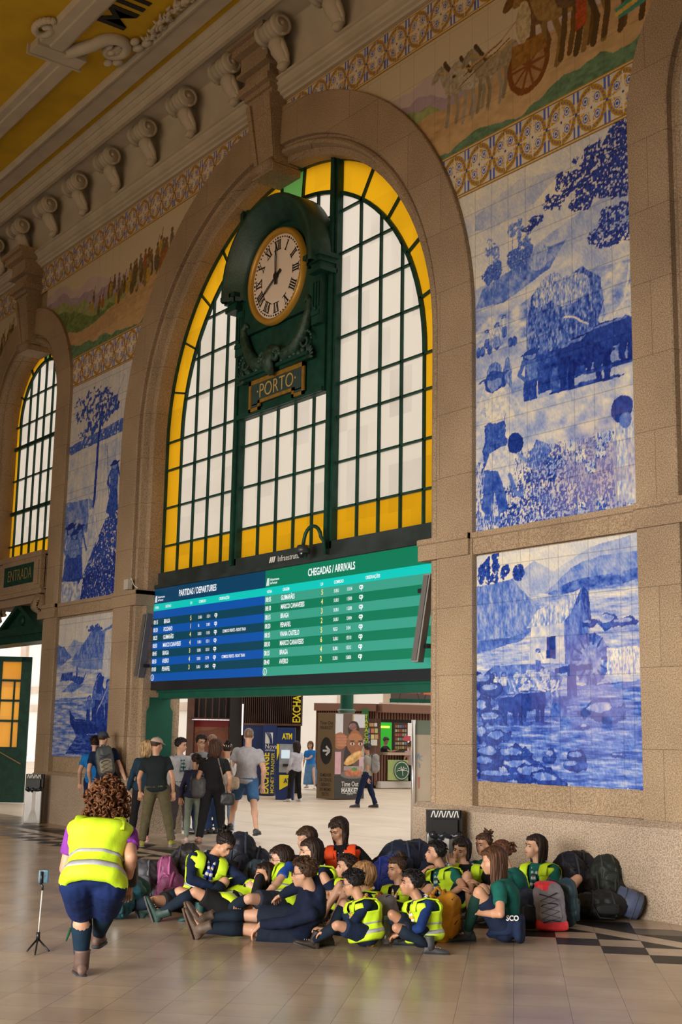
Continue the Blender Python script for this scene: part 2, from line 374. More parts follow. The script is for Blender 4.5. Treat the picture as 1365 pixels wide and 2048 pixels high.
# ------------------------------------------------------------------ cornice, cove, ceiling
def run(prof, name, m, xa=-46, xb=4):
    mb = MB(K); mb.sweep(prof, [((xa, 0, 0), (0, 1, 0), (0, 0, 1)), ((xb, 0, 0), (0, 1, 0), (0, 0, 1))]); return struct(mb, name, m)
run([(11.66, 13.26), (11.55, 13.26), (11.53, 13.30), (11.47, 13.32), (11.46, 13.36), (11.40, 13.38), (11.40, 13.46), (11.37, 13.48), (11.35, 13.52), (11.31, 13.53), (11.31, 13.57), (11.42, 13.58)], 'trim_6', [M_PLASTER])
cove = [(11.42, 13.56)]+[(11.42-.12*(1-cos(a*pi/20)), 13.56+.92*sin(a*pi/20)) for a in range(1, 11)]
run(cove+[(10.80, 14.48)], 'wall_cove', [M_PLASTER])
run([(10.80, 14.48), (10.78, 14.42), (10.70, 14.42), (10.69, 14.50), (10.66, 14.53), (10.64, 14.53), (10.63, 14.60), (10.60, 14.63), (10.57, 14.63), (10.555, 14.69), (10.52, 14.71), (10.50, 14.75)], 'trim_7', [M_PLASTER])
mb = MB(K); mb.add([(-46, 10.52, 14.75), (4, 10.52, 14.75), (4, -9, 14.75), (-46, -9, 14.75)], [(0, 1, 2, 3)]); struct(mb, 'ceiling', [M_YELLOW])
run([(10.36, 14.76), (10.35, 14.70), (10.33, 14.68), (9.97, 14.68), (9.95, 14.64), (9.90, 14.63), (9.88, 14.67), (9.85, 14.70), (9.84, 14.76)], 'trim_8', [M_PLASTER])
run([(9.15, 14.76), (9.13, 14.66), (9.08, 14.62), (8.84, 14.62), (8.82, 14.66), (8.68, 14.66), (8.64, 14.76)], 'trim_9', [M_PLASTER], -46, -20.7)
run([(8.72, 14.76), (8.70, 14.64), (8.64, 14.60), (8.40, 14.60), (8.38, 14.64), (8.2, 14.64), (8.15, 14.76)], 'trim_10', [M_PLASTER], -20.75, 4)
mb = MB(K); mb.box(-20.9, -20.55, 8.15, 9.15, 14.58, 14.76); mb.box(-20.95, -20.9, 8.1, 9.2, 14.55, 14.76); struct(mb, 'trim_11', [M_PLASTER])
# side and rear shell of the hall (open street doors at the bottom of the rear wall)
mb = MB(K); mb.box(-46, 4, -9.3, -9, 5.2, 14.8)
for xx in range(-45, 4, 6): mb.box(xx, xx+3.4, -9.3, -9, 0, 5.2)
struct(mb, 'wall_front', [M_STONE])
mb = MB(K); mb.box(4, 4.3, -9, 11.6, 0, 14.8); struct(mb, 'wall_right', [M_STONE])
mb = MB(K); mb.box(-46.3, -46, -9, 11.6, 0, 14.8); struct(mb, 'wall_left', [M_STONE])

# corbels
def corbel_parts(t, cx):
    mb = MB(K); mb.smooth = True
    pts = []; 
    for q in range(0, 22):   # spiral volute seen from the side, extruded in x
        a = -pi*.5+q*.42; r = .20-.0085*q; pts.append((11.02-.0+cos(a)*r*1.0, 14.24+sin(a)*r))
    for xx, hw in ((cx-.30, .035), (cx+.30, .035)):
        mb.tube([(xx, p[0], p[1]) for p in pts], .026, 8)
    mb.tube([(cx-.29, 11.02, 14.24), (cx+.29, 11.02, 14.24)], .17, 24)
    mb.tube([(cx-.30, 11.02, 14.24), (cx-.20, 11.02, 14.24)], .20, 24); mb.tube([(cx+.20, 11.02, 14.24), (cx+.30, 11.02, 14.24)], .20, 24); mb.tube([(cx-.06, 11.02, 14.24), (cx+.06, 11.02, 14.24)], .185, 24)
    mb.sph((cx+.30, 11.02, 14.24), .05); mb.sph((cx-.30, 11.02, 14.24), .05)
    mb.build('volute', [M_PLASTER], t)
    mb = MB(K); mb.smooth = True
    P = [(cx, 11.12, 14.12), (cx, 11.10, 14.0), (cx, 11.18, 13.88), (cx, 11.27, 13.78), (cx, 11.30, 13.70), (cx, 11.26, 13.62), (cx, 11.18, 13.62)]
    mb.tube(P, [.17, .18, .16, .14, .13, .12, .08], 12, flat=.7, up=(0, 1, 0))
    for sx in (-1, 1):
        mb.tube([(cx+sx*.14, 11.12, 14.05), (cx+sx*.16, 11.16, 13.92), (cx+sx*.13, 11.26, 13.80), (cx+sx*.11, 11.30, 13.68)], [.05, .055, .045, .03], 8)
        for q in range(4): mb.sph((cx+sx*(.12-.01*q), 11.08+.06*q, 14.02-.1*q), .045)
    mb.build('acanthus_leaf', [M_PLASTER], t)

cor0 = None; k0 = -28.27
for q in range(-2, 12):
    xq = k0+1.62*q
    if xq > -8: break
    if cor0 is None:
        cor0 = thing('corbel', (xq*K, 11.1*K, 13.6*K), 'white plaster scroll corbel with acanthus leaf under the cornice shelf', 'corbel', 'scroll corbels along the cornice'); corbel_parts(cor0, xq); x0c = xq
    else: copy_thing(cor0, ((xq-x0c)*K, 0, 0))
# ceiling lettering and stucco ornament
mb = MB(K); text_mesh(mb, 'MINHO', .60, (-19.42, 9.30, 14.742), (1, 0, 0), (0, -1, 0), width=1.12, depth=.01, bold=.012)
for xx in (-19.38, -19.22, -18.68, -18.45, -18.31): pass
tag(mb.build('ceiling_lettering', [M_BLACK]), 'large black capital letters on the ochre ceiling panel', 'lettering')
t = thing('stucco_cartouche', (-20*K, 9.4*K, 14.7*K), 'white stucco scroll and garland beside the black ceiling lettering', 'ornament')
mb = MB(K); mb.smooth = True
sp = []
for q in range(30):
    a = 2.4-q*.26; r = .52-.014*q; sp.append((-20.0+cos(a)*r, 9.30-sin(a)*r*.72+.12, 14.68))
mb.tube([(-20.75, 8.75, 14.68), (-20.6, 8.8, 14.68)]+sp[3:], [.10, .13]+[.125-.003*q for q in range(27)], 10)
for q in range(7): a = .3+q*.42; mb.tube([(-20.0, 9.42, 14.68), (-20.0+.26*cos(a), 9.42+.22*sin(a), 14.67)], [.07, .02], 6)
mb.build('scroll', [M_PLASTER], t)
mb = MB(K); mb.smooth = True
for q in range(26):
    a = q/25; c_ = (-19.35+a*2.6, 9.80-.26*sin(a*pi)*.5-.04*sin(q*1.9), 14.68); mb.ell(c_, (.085, .03*sin(q), 0), (-.02, .05, 0), (0, 0, .05))
    for e_ in (-1, 1): mb.tube([c_, (c_[0]+.05*cos(q*2.3), c_[1]+e_*.07, 14.67), (c_[0]+.10*cos(q*2.3)+.05, c_[1]+e_*(.10+.03*sin(q)), 14.69)], [.03, .035, .012], 6)
for (ax, ay, rr) in ((-20.45, 9.55, .10), (-20.3, 9.68, .12), (-19.6, 9.75, .13), (-19.45, 9.6, .10), (-19.35, 9.8, .12), (-20.05, 9.42, .10), (-19.9, 9.3, .08)):
    mb.ell((ax, ay, 14.66), (rr, .02, 0), (0, rr*.7, 0), (0, 0, .07))
mb.build('garland', [M_PLASTER], t)
mb = MB(K); mb.smooth = True
for q in range(24):
    a = q*.30; mb.sph((-20.15+cos(a)*(.34-.011*q), 8.12-sin(a)*(.22-.007*q), 14.68), .07)
mb.build('volute', [M_PLASTER], t)
# ================================================================== painted tile panels
BLUE = np.array([[.006, .018, .17], [.022, .07, .38], [.11, .20, .55], [.38, .43, .58], [.76, .69, .54]])
def blue(v, warm=1.0):
    v = np.clip(v, 0, 1)*4; i = np.clip(v.astype(int), 0, 3); f = (v-i)[..., None]
    return BLUE[i]*(1-f)+BLUE[i+1]*f
class Pic:
    def __init__(s, U, V, W, H, seed=0, base=.9, rough=.009):
        s.W, s.H, s.U, s.V = W, H, U, V; s.seed = seed
        s.n1 = fbm(U, V, 7, 4, seed+1)-.5; s.n2 = fbm(U, V, 7, 4, seed+2)-.5
        s.x = U+s.n1*rough*4; s.y = V+s.n2*rough*4; s.v = np.full_like(U, base)
    def poly(s, pts, n=True):
        X, Y = (s.x, s.y) if n else (s.U, s.V); m = np.zeros(X.shape, bool); k = len(pts)
        for i in range(k):
            x1, y1 = pts[i][0]*s.W, pts[i][1]*s.H; x2, y2 = pts[(i+1) % k][0]*s.W, pts[(i+1) % k][1]*s.H
            c = ((y1 > Y) != (y2 > Y)); 
            if y1 != y2: m ^= c & (X < (x2-x1)*(Y-y1)/(y2-y1)+x1)
        return m
    def ell(s, cx, cy, rx, ry, rot=0):
        dx = s.x-cx*s.W; dy = s.y-cy*s.H; c, q = cos(rot), sin(rot)
        return ((dx*c+dy*q)/(rx*s.W))**2+((-dx*q+dy*c)/(ry*s.H))**2 < 1
    def line(s, pts, w):
        m = np.zeros(s.x.shape, bool)
        for (a, b) in zip(pts[:-1], pts[1:]):
            ax, ay, bx, by = a[0]*s.W, a[1]*s.H, b[0]*s.W, b[1]*s.H; L = (bx-ax)**2+(by-ay)**2
            t = np.clip(((s.x-ax)*(bx-ax)+(s.y-ay)*(by-ay))/L, 0, 1)
            m |= (s.x-ax-t*(bx-ax))**2+(s.y-ay-t*(by-ay))**2 < w*w
        return m
    def fill(s, m, val, amp=.15, sc=12, ax=1.0, seed=9, o=3):
        t = fbm(s.U, s.V, sc, o, s.seed+seed, ax); s.v = np.where(m, val+amp*2.4*(t-.5), s.v)
    def cl(s, cx, cy, rx, ry):
        d2 = ((s.U/s.W-cx)/rx)**2+((s.V/s.H-cy)/ry)**2
        return d2+2.6*(fbm(s.U, s.V, 9, 4, s.seed+19)-.5) < .9
    def leaves(s, m, dens, val, sc=26, seed=5):
        t = fbm(s.U, s.V, sc, 3, s.seed+seed); s.v = np.where(m & (t > 1-dens), val+.5*(fbm(s.U, s.V, 60, 2, 3)-.5), s.v)
    def figure(s, x, y, h, d=.25, l=.85, lean=0.0, hat=True, skirt=False):
        """a small countryside figure, feet at (x,y), height h of the panel"""
        a = s.H/s.W*h; sx_, sy_ = s.x, s.y; s.x = s.U+s.n1*h*s.H*.10; s.y = s.V+s.n2*h*s.H*.10
        top = x+lean*a
        w = .13*a
        o = .03*h*s.H
        s.fill(s.line([(x, y+.04*h), (top, y+.5*h), (top+lean*w, y+.86*h)], .155*h*s.H), .22, .2, 40); s.fill(s.ell(top+lean*1.2*w, y+.92*h, 1.15*w, .10*h), .18, .1, 40)
        if skirt: s.fill(s.poly([(x-2.0*w, y), (x+2.0*w, y), (top+.9*w, y+.55*h), (top-.9*w, y+.55*h)]), d+.1, .2, 30, 3)
        else:
            s.fill(s.poly([(x-1.1*w, y), (x-.1*w, y), (top+.1*w, y+.5*h), (top-1.0*w, y+.5*h)]), d, .12, 30)
            s.fill(s.poly([(x+.4*w, y), (x+1.4*w, y), (top+1.1*w, y+.5*h), (top, y+.5*h)]), d, .12, 30)
        s.fill(s.poly([(top-1.1*w, y+.46*h), (top+1.1*w, y+.46*h), (top+1.35*w+lean*w, y+.82*h), (top-1.2*w+lean*w, y+.82*h)]), l, .18, 30)
        s.fill(s.line([(top-1.3*w, y+.8*h), (top-2.1*w, y+.6*h), (top-1.0*w, y+.48*h)], .035*h*s.H), l-.05, .1, 30)
        s.fill(s.line([(top+1.3*w, y+.8*h), (top+2.1*w, y+.62*h), (top+2.6*w, y+.5*h)], .035*h*s.H), l-.15, .1, 30)
        s.fill(s.ell(top+lean*1.2*w, y+.9*h, .8*w, .07*h), .55, .1, 30)
        if hat:
            s.fill(s.ell(top+lean*1.2*w, y+.945*h, 1.7*w, .03*h, .1), d-.05, .05, 30); s.fill(s.ell(top+lean*1.2*w, y+.965*h, .8*w, .05*h), d-.05, .05, 30)
        s.x, s.y = sx_, sy_
    def ox(s, x, y, h, d=.16):
        a = s.H/s.W*h; sx_, sy_ = s.x, s.y; s.x = s.U+s.n1*h*s.H*.12; s.y = s.V+s.n2*h*s.H*.12
        s.fill(s.ell(x, y+.02*h, .8*a, .05*h), .2, .2, 18)
        s.fill(s.ell(x, y+.62*h, .62*a, .27*h), d, .12, 18); s.fill(s.ell(x+.5*a, y+.66*h, .26*a, .24*h), d+.04, .12, 18)
        for dx in (-.5, -.3, .3, .48): s.fill(s.poly([(x+(dx-.06)*a, y), (x+(dx+.06)*a, y), (x+(dx+.1)*a, y+.5*h), (x+(dx-.1)*a, y+.5*h)]), d-.04, .08, 20)
        s.fill(s.ell(x+.72*a, y+.62*h, .13*a, .22*h), .5, .3, 22)
        s.fill(s.line([(x+.6*a, y+.82*h), (x+.42*a, y+.9*h), (x+.34*a, y+1.08*h)], .03*h*s.H), .85, .1, 20)
        s.fill(s.line([(x+.82*a, y+.82*h), (x+1.0*a, y+.9*h), (x+1.1*a, y+1.1*h)], .03*h*s.H), .85, .1, 20)
        s.fill(s.line([(x-.5*a, y+.8*h), (x, y+.84*h), (x+.4*a, y+.84*h)], .022*h*s.H), .5, .2, 30); s.x, s.y = sx_, sy_
    def rocks(s, lst, d=.12):
        for (x, y, rx, ry) in lst:
            s.fill(s.cl(x, y-.1*ry, rx*1.15, ry*1.25), d-.06, .10, 14); s.fill(s.cl(x, y, rx, ry), d+.02, .2, 14); s.fill(s.cl(x-.15*rx, y+.35*ry, rx*.7, ry*.5), d+.42, .25, 14)
    def water(s, m, val=.62, amp=.42, sc=9): 
        t = fbm(s.U, s.V*4.2, sc, 4, s.seed+40, .55); t2 = fbm(s.U, s.V*6, 22, 2, s.seed+41, .5)
        s.v = np.where(m, val+amp*1.9*(t-.5)+.25*(t2-.5), s.v)
    def finish(s, tile=.1475, tint=None):
        r = np.random.RandomState(s.seed); T = r.rand(80, 80); ti = (s.U/tile).astype(int) % 80; tj = (s.V/tile).astype(int) % 80
        strokes = fbm(s.U+.5*s.V, s.V-.4*s.U, 28, 3, s.seed+77, 2.6)-.5
        v = s.v+.32*strokes*(.4+.6*np.clip(1-abs(s.v-.5)*1.4, 0, 1))+.05*(T[tj, ti]-.5)
        c = blue(v)
        if tint is not None:
            m, col, k = tint; k = k*m*(T[(tj+7) % 80, (ti+3) % 80] > .25); c = c*(1-k[..., None])+np.array(col)*k[..., None]
        return grout(c, s.U, s.V, tile)
def grout(c, U, V, tile=.1475, w=.0045, k=.62):
    g = ((U % tile) < w) | ((V % tile) < w); return np.where(g[..., None], c*k, c)

def pic_mill(U, V, W, H):
    p = Pic(U, V, W, H, 3, .9); T = lambda m, *a, **k: p.fill(m, *a, **k)
    T(p.poly([(0, .72), (0, .98), (1, 1), (1, .7)]), .93, .08, 3)
    T(p.poly([(.2, .86), (.38, .945), (.5, .89), (.72, .97), (1, 1.0), (1, .76), (.2, .76)]), .74, .12, 5)
    T(p.poly([(.45, .80), (.62, .90), (.78, .93), (1, .93), (1, .78), (.45, .76)]), .58, .16, 8)
    p.water(p.poly([(0, 0), (0, .76), (.35, .80), (.6, .79), (1, .80), (1, 0)]), .72, .35, 7)
    p.water(p.poly([(0, 0), (1, 0), (1, .42), (.6, .40), (.3, .36), (0, .3)]), .44, .48, 9)
    T(p.poly([(.46, .795), (.62, .84), (1, .86), (1, .815), (.7, .79), (.5, .785)]), .40, .3, 20, .6)
    T(p.poly([(0, .86), (.14, .87), (.24, .875), (.33, .80), (.42, .735), (.36, .64), (.18, .62), (0, .62)]), .52, .22, 12, 2.5)
    T(p.poly([(0, .62), (.2, .62), (.36, .64), (.3, .6), (0, .56)]), .42, .2, 10)
    for (x, y, h) in ((.03, .875, .07), (.08, .88, .09), (.13, .885, .10), (.19, .88, .06), (.28, .875, .06)): p.leaves(p.cl(x, y+h*.5, .035, h*.6), .72, .18)
    # cottage with reed roof, side wheel on the river
    T(p.poly([(.34, .50), (.36, .66), (.58, .70), (.56, .50)]), .80, .2, 12)
    T(p.poly([(.56, .49), (.56, .68), (.65, .79), (.70, .70), (.70, .49)]), .42, .25, 10, 3)
    T(p.poly([(.33, .655), (.40, .73), (.60, .785), (.67, .805), (.60, .70), (.55, .665)]), .76, .35, 22, 2.5)
    T(p.poly([(.60, .70), (.665, .81), (.70, .79), (.72, .66), (.695, .66), (.66, .76)]), .26, .3, 22, 3)
    T(p.poly([(.45, .52), (.45, .61), (.505, .615), (.505, .52)]), .10, .12, 20)
    T(p.ell(.71, .51, .105, .105), .40, .3, 18); T(p.ell(.71, .51, .07, .07), .55, .3, 18); 
    for q in range(14):
        a = q*pi/7; T(p.line([(.71+.062*cos(a), .51+.062*sin(a)), (.71+.105*cos(a), .51+.105*sin(a))], .014), .18, .1, 20)
    T(p.poly([(.57, .36), (.58, .49), (.62, .49), (.63, .36)]), .16, .12, 20)
    T(p.poly([(.5, .455), (.5, .48), (.72, .49), (.72, .465)]), .14, .1, 20)
    T(p.poly([(.80, .44), (.80, .55), (1, .555), (1, .44)]), .88, .5, 26, 4)
    p.rocks([(.70, .655, .05, .022), (.80, .66, .06, .03), (.90, .65, .06, .018), (.78, .30, .10, .035)], .2)
    T(p.poly([(.0, .44), (.12, .50), (.30, .505), (.42, .49), (.55, .44), (.5, .36), (.3, .31), (0, .33)]), .42, .34, 14)
    p.leaves(p.poly([(.2, .36), (.25, .47), (.5, .48), (.52, .36)]), .5, .75, 24)
    p.figure(.40, .475, .09, .35, .85); p.figure(.12, .36, .11, .3, .8, hat=False, skirt=True); p.figure(.18, .36, .11, .3, .8, hat=False)
    p.ox(.24, .245, .15); p.ox(.34, .25, .16, .12)
    T(p.ell(.52, .31, .05, .05), .3, .2, 20)
    p.rocks([(.05, .44, .06, .03), (.10, .40, .06, .025), (.04, .32, .05, .04), (.1, .27, .07, .03), (.03, .20, .05, .04), (.14, .19, .08, .03), (.09, .12, .09, .035), (.24, .12, .10, .035), (.05, .08, .08, .03), (.28, .07, .13, .03), (.36, .04, .13, .035), (.45, .02, .1, .03), (.46, .12, .045, .025), (.62, .12, .05, .02), (.6, .085, .07, .02), (.85, .13, .035, .008), (.67, .24, .035, .01), (.16, .03, .14, .02)], .12)
    tint = (np.exp(-(((U/W-.72)/.28)**2+((V/H-.42)/.22)**2)), (.30, .22, .42), .38)
    return p.finish(tint=tint)
def pic_harvest(U, V, W, H):
    U = U-.388; W = W-.388
    p = Pic(U, V, W, H, 5, .9); T = lambda m, *a, **k: p.fill(m, *a, **k)
    T(p.V > .7*H, .90, .10, 2.5); T(p.poly([(0, .92), (.3, .97), (.6, .94), (.4, .88), (.1, .86), (0, .88)]), .80, .1, 4)
    T(p.poly([(.3, .74), (.6, .79), (.8, .81), (1, .83), (1, .7), (.3, .7)]), .74, .12, 8)
    T(p.poly([(0, .3), (0, .70), (.5, .72), (1, .72), (1, .3)]), .78, .22, 6, .5)
    T(p.poly([(0, .64), (.05, .69), (.2, .71), (.45, .74), (.6, .74), (.5, .68), (.2, .63)]), .50, .26, 14)
    for (x, y0, y1) in ((.10, .68, .82), (.14, .68, .80), (.26, .70, .85), (.31, .70, .84), (.36, .70, .81)):
        T(p.line([(x, y0), (x, y1)], .008), .6, .05, 10); p.leaves(p.cl(x, y1-.02, .03, .03), .6, .55); p.leaves(p.cl(x, y0+.05, .045, .03), .75, .38)
    T(p.ell(.43, .72, .06, .035), .66, .2, 20, 3)
    T(p.poly([(.0, .60), (.3, .61), (.6, .64), (1, .62), (1, .52), (0, .5)]), .74, .3, 14, .5)
    # leafy branch of a near tree, top right
    for (x, y, rx, ry) in ((.95, .97, .10, .05), (.80, .94, .14, .045), (.62, .90, .10, .035), (.9, .89, .16, .05), (.72, .87, .12, .035), (.52, .86, .08, .03), (.42, .83, .06, .018), (.36, .815, .04, .012), (.95, .83, .09, .04), (.70, .825, .07, .022), (.80, .845, .1, .03)):
        p.leaves(p.cl(x, y, rx, ry), .62, .12, 34)
    for (x, y, rx, ry) in ((.92, .755, .14, .03), (.83, .72, .10, .022), (.95, .71, .10, .03), (.85, .685, .06, .012)): p.leaves(p.cl(x, y, rx, ry), .60, .14, 34)
    T(p.line([(1, .88), (.85, .90), (.72, .88), (.55, .86)], .014), .12, .05, 9)
    # load of straw on a cart, oxen before it
    T(p.poly([(.36, .43), (.34, .54), (.38, .62), (.46, .65), (.56, .63), (.70, .65), (.80, .60), (.82, .50), (.74, .42)]), .40, .42, 22, 2.2)
    T(p.ell(.48, .62, .10, .035, .5), .62, .5, 26, 3); T(p.ell(.62, .60, .12, .04), .66, .4, 24, 3)
    T(p.poly([(.42, .34), (.40, .45), (.72, .45), (.7, .36)]), .2, .2, 16)
    T(p.ell(.55, .36, .055, .045), .28, .2, 20)
    p.ox(.70, .33, .155, .10); p.ox(.84, .36, .14, .14)
    T(p.line([(.72, .49), (.64, .52), (.58, .53)], .012), .92, .05, 10); T(p.line([(.86, .49), (.93, .52), (.96, .61)], .014), .92, .05, 10)
    p.figure(.37, .315, .155, .22, .42); p.figure(.08, .52, .05, .3, .8, skirt=True); p.figure(.15, .51, .07, .4, .8, skirt=True); p.figure(.20, .535, .06, .4, .8, hat=False)
    for x in (.02, .05, .10, .24, .27): T(p.ell(x, .51, .018, .015), .35, .2, 20)
    T(p.ell(.13, .44, .05, .03), .5, .3, 24, 3); T(p.ell(.22, .42, .03, .05), .52, .3, 24, 3)
    T(p.poly([(0, 0), (0, .36), (.35, .33), (.6, .33), (1, .33), (1, 0)]), .82, .22, 9, .7)
    t = fbm(U*3.2, V+.3*U, 24, 3, 61); p.v = np.where((p.V < .2*H) & (t > .52+.6*(p.V/H-.05)), .34, p.v)
    p.leaves(p.poly([(.15, 0), (.2, .1), (.4, .16), (.55, .2), (.6, .0)]), .45, .16, 40); p.leaves(p.poly([(.55, .0), (.55, .15), (.75, .2), (1, .12), (1, 0)]), .35, .25, 40)
    p.figure(.13, .17, .27, .32, .92); 
    T(p.poly([(.04, .06), (.07, .17), (.12, .20), (.20, .17), (.19, .11), (.22, .05), (.16, .04), (.13, .10), (.09, .04)]), .30, .14, 18)
    T(p.poly([(.06, .17), (.10, .215), (.22, .225), (.27, .19), (.24, .12), (.19, .11), (.15, .16)]), .86, .16, 22); T(p.ell(.27, .225, .055, .028, -.5), .12, .06, 20)
    T(p.line([(.23, .14), (.27, .09), (.30, .08)], .03), .45, .1, 20); T(p.line([(.29, .19), (.35, .165)], .024), .6, .1, 20)
    T(p.poly([(.33, .155), (.40, .22), (.48, .20), (.50, .18), (.40, .14)]), .45, .4, 34, 3); T(p.line([(.30, .075), (.34, .06), (.38, .068)], .01), .12, .03, 9)
    T(p.poly([(.86, .02), (.84, .16), (.88, .22), (.97, .22), (1, .16), (1, 0)]), .80, .3, 18, 3); T(p.ell(.90, .245, .06, .035), .14, .08, 14); T(p.ell(.92, .215, .035, .02), .45, .1, 14)
    tint = (np.exp(-(((U/W-.76)/.26)**2+((V/H-.10)/.12)**2)), (.28, .22, .40), .55)
    return p.finish(tint=tint)
def pic_vines(U, V, W, H):
    W = W*.83
    p = Pic(U, V, W, H, 8, .88); T = lambda m, *a, **k: p.fill(m, *a, **k)
    T(p.poly([(0, .62), (1, .66), (1, .60), (0, .58)]), .68, .15, 8); p.leaves(p.poly([(0, .72), (1, .76), (1, .70), (0, .68)]), .7, .38, 20)
    T(p.poly([(0, .3), (0, .46), (.45, .45), (.42, .3)]), .56, .25, 9); T(p.poly([(0, .46), (0, .66), (1, .68), (1, .46)]), .84, .12, 5)
    T(p.line([(.52, .40), (.54, .7), (.58, .85)], .05), .16, .14, 20)
    for (x, y, rx, ry) in ((.4, .90, .3, .05), (.55, .86, .28, .05), (.25, .85, .2, .04), (.5, .80, .30, .04), (.75, .82, .14, .03), (.35, .76, .2, .025)): p.leaves(p.cl(x, y, rx, ry), .55, .26, 16)
    T(p.line([(.95, .95), (.72, .80)], .008), .5, .05, 8)
    T(p.poly([(.44, .09), (.44, .36), (.52, .40), (.60, .34), (.62, .09)]), .82, .25, 16, 3); T(p.ell(.46, .42, .05, .022), .55, .1, 20)
    T(p.line([(.40, .50), (.44, .38)], .03), .8, .1, 14); T(p.line([(.60, .50), (.52, .38)], .03), .8, .1, 14)
    p.figure(.85, .36, .22, .16, .35, skirt=True); T(p.line([(.7, .66), (.8, .36)], .008), .2, .03, 9)
    for (x, h) in ((.12, .26), (.28, .24), (.20, .22)): p.figure(x, .10, h, .15, .55, skirt=True)
    T(p.poly([(0, 0), (0, .10), (.3, .09), (.4, 0)]), .78, .3, 14); p.leaves(p.poly([(.36, 0), (.4, .12), (.55, .22), (.75, .34), (1, .36), (1, 0)]), .66, .22, 26); p.leaves(p.poly([(.36, 0), (.4, .10), (1, .2), (1, 0)]), .5, .08, 30)
    return p.finish()
def pic_river(U, V, W, H):
    p = Pic(U, V, W, H, 11, .90); T = lambda m, *a, **k: p.fill(m, *a, **k)
    T(p.poly([(.1, .74), (.3, .84), (.4, .82), (.6, .80), (.6, .7), (.1, .7)]), .68, .12, 12)
    p.water(p.V < .70*H, .78, .28, 5); p.water(p.V < .42*H, .60, .45, 8)
    T(p.poly([(0, .64), (0, .81), (.12, .79), (.27, .71), (.1, .66)]), .48, .2, 14); T(p.poly([(.26, .69), (.5, .82), (.62, .90), (.8, .88), (1, .93), (1, .66), (.6, .62)]), .48, .22, 14, 2)
    p.leaves(p.cl(.64, .90, .12, .03), .7, .3, 20); T(p.poly([(.24, .66), (.5, .62), (.9, .60), (.9, .69), (.3, .69)]), .56, .12, 8)
    T(p.poly([(.82, .55), (.84, .87), (1, .90), (1, .55)]), .86, .12, 20, 3)
    T(p.poly([(.08, .54), (.10, .60), (.3, .60), (.32, .54)]), .28, .18, 18); T(p.poly([(.3, .54), (.32, .58), (.5, .56), (.56, .60), (.5, .52), (.4, .50)]), .26, .15, 16); p.figure(.38, .56, .08, .2, .4)
    T(p.poly([(.1, .46), (.3, .53), (.5, .5), (.34, .46)]), .5, .2, 10)
    T(p.poly([(.28, .34), (.30, .24), (.42, .16), (1, .17), (1, .26), (.6, .26), (.40, .27), (.33, .30)]), .10, .10, 20); T(p.poly([(.34, .27), (.5, .25), (1, .28), (1, .25), (.4, .25)]), .34, .1, 20)
    for (x, h) in ((.62, .18), (.72, .22), (.84, .24), (.94, .28), (.78, .32)): p.figure(x, .25, h, .14, .42, hat=False)
    T(p.poly([(.76, .30), (.98, .52), (.99, .54), (.78, .34)]), .7, .2, 14); T(p.poly([(.74, .44), (.76, .56), (.86, .56), (.84, .44)]), .2, .1, 14)
    p.water(p.poly([(.25, .02), (.45, .16), (1, .16), (1, .06), (.6, .02)]), .22, .4, 12)
    return p.finish()
def bandpat(U, V, W, H):
    cell = .47; b = .045; h = H-2*b; R = .5
    a = (U % cell)/cell-.5; q = (V-b)/h-.5; c = np.zeros(U.shape+(3,)); c[:] = (.62, .55, .42)
    r = np.hypot(a, q); OR = np.array((.42, .22, .008)); WH = np.array((.66, .58, .46)); BL = np.array((.05, .10, .42))
    n = fbm(U, V, 40, 2, 5)
    def put(m, col): c[m] = col
    put(r < .495, OR); put((r < .34), WH); put((r < .34) & (n > .42), OR*1.15)
    ring = np.abs(r-.36) < .012; put(ring, WH)
    th = np.arctan2(q, a); put((np.abs(r-.43) < .02) & (np.sin(th*26) > .3) & (r < .46), BL)
    for sx in (-1, 1):
        for sy in (-1, 1):
            rr = np.hypot(a-sx*.19, q-sy*.19); put(rr < .115, WH); put(rr < .095, BL); put((np.abs(rr-.055) < .014), WH)
    for m_, l_ in ((q, a), (a, q)):
        put(np.abs(m_) < .085*(1-np.abs(l_)/.50)*np.minimum(1, np.abs(l_)*12+.25), WH)
    a2 = np.abs(a)-.5; 
    put((np.abs(a2) < .10) & (np.abs(q) > .26) & (r > .48), BL*1.2); put((np.hypot(a2*1.6, np.abs(q)-.30) < .10) & (r > .46), BL)
    put((np.abs(a2) < .03) & (np.abs(q) > .2) , WH); put(np.hypot(a, q) < .03, BL*.4); put(np.hypot(a2, q) < .04, BL*.6)
    for lo, hi, col in ((0, .012, (.40, .20, .03)), (.012, .032, (.62, .46, .22)), (.032, .045, (.22, .12, .05))):
        m = ((V >= lo) & (V < hi)) | ((H-V >= lo) & (H-V < hi)); put(m, np.array(col))
    return grout(c, U, V, .1475, .003, .8)
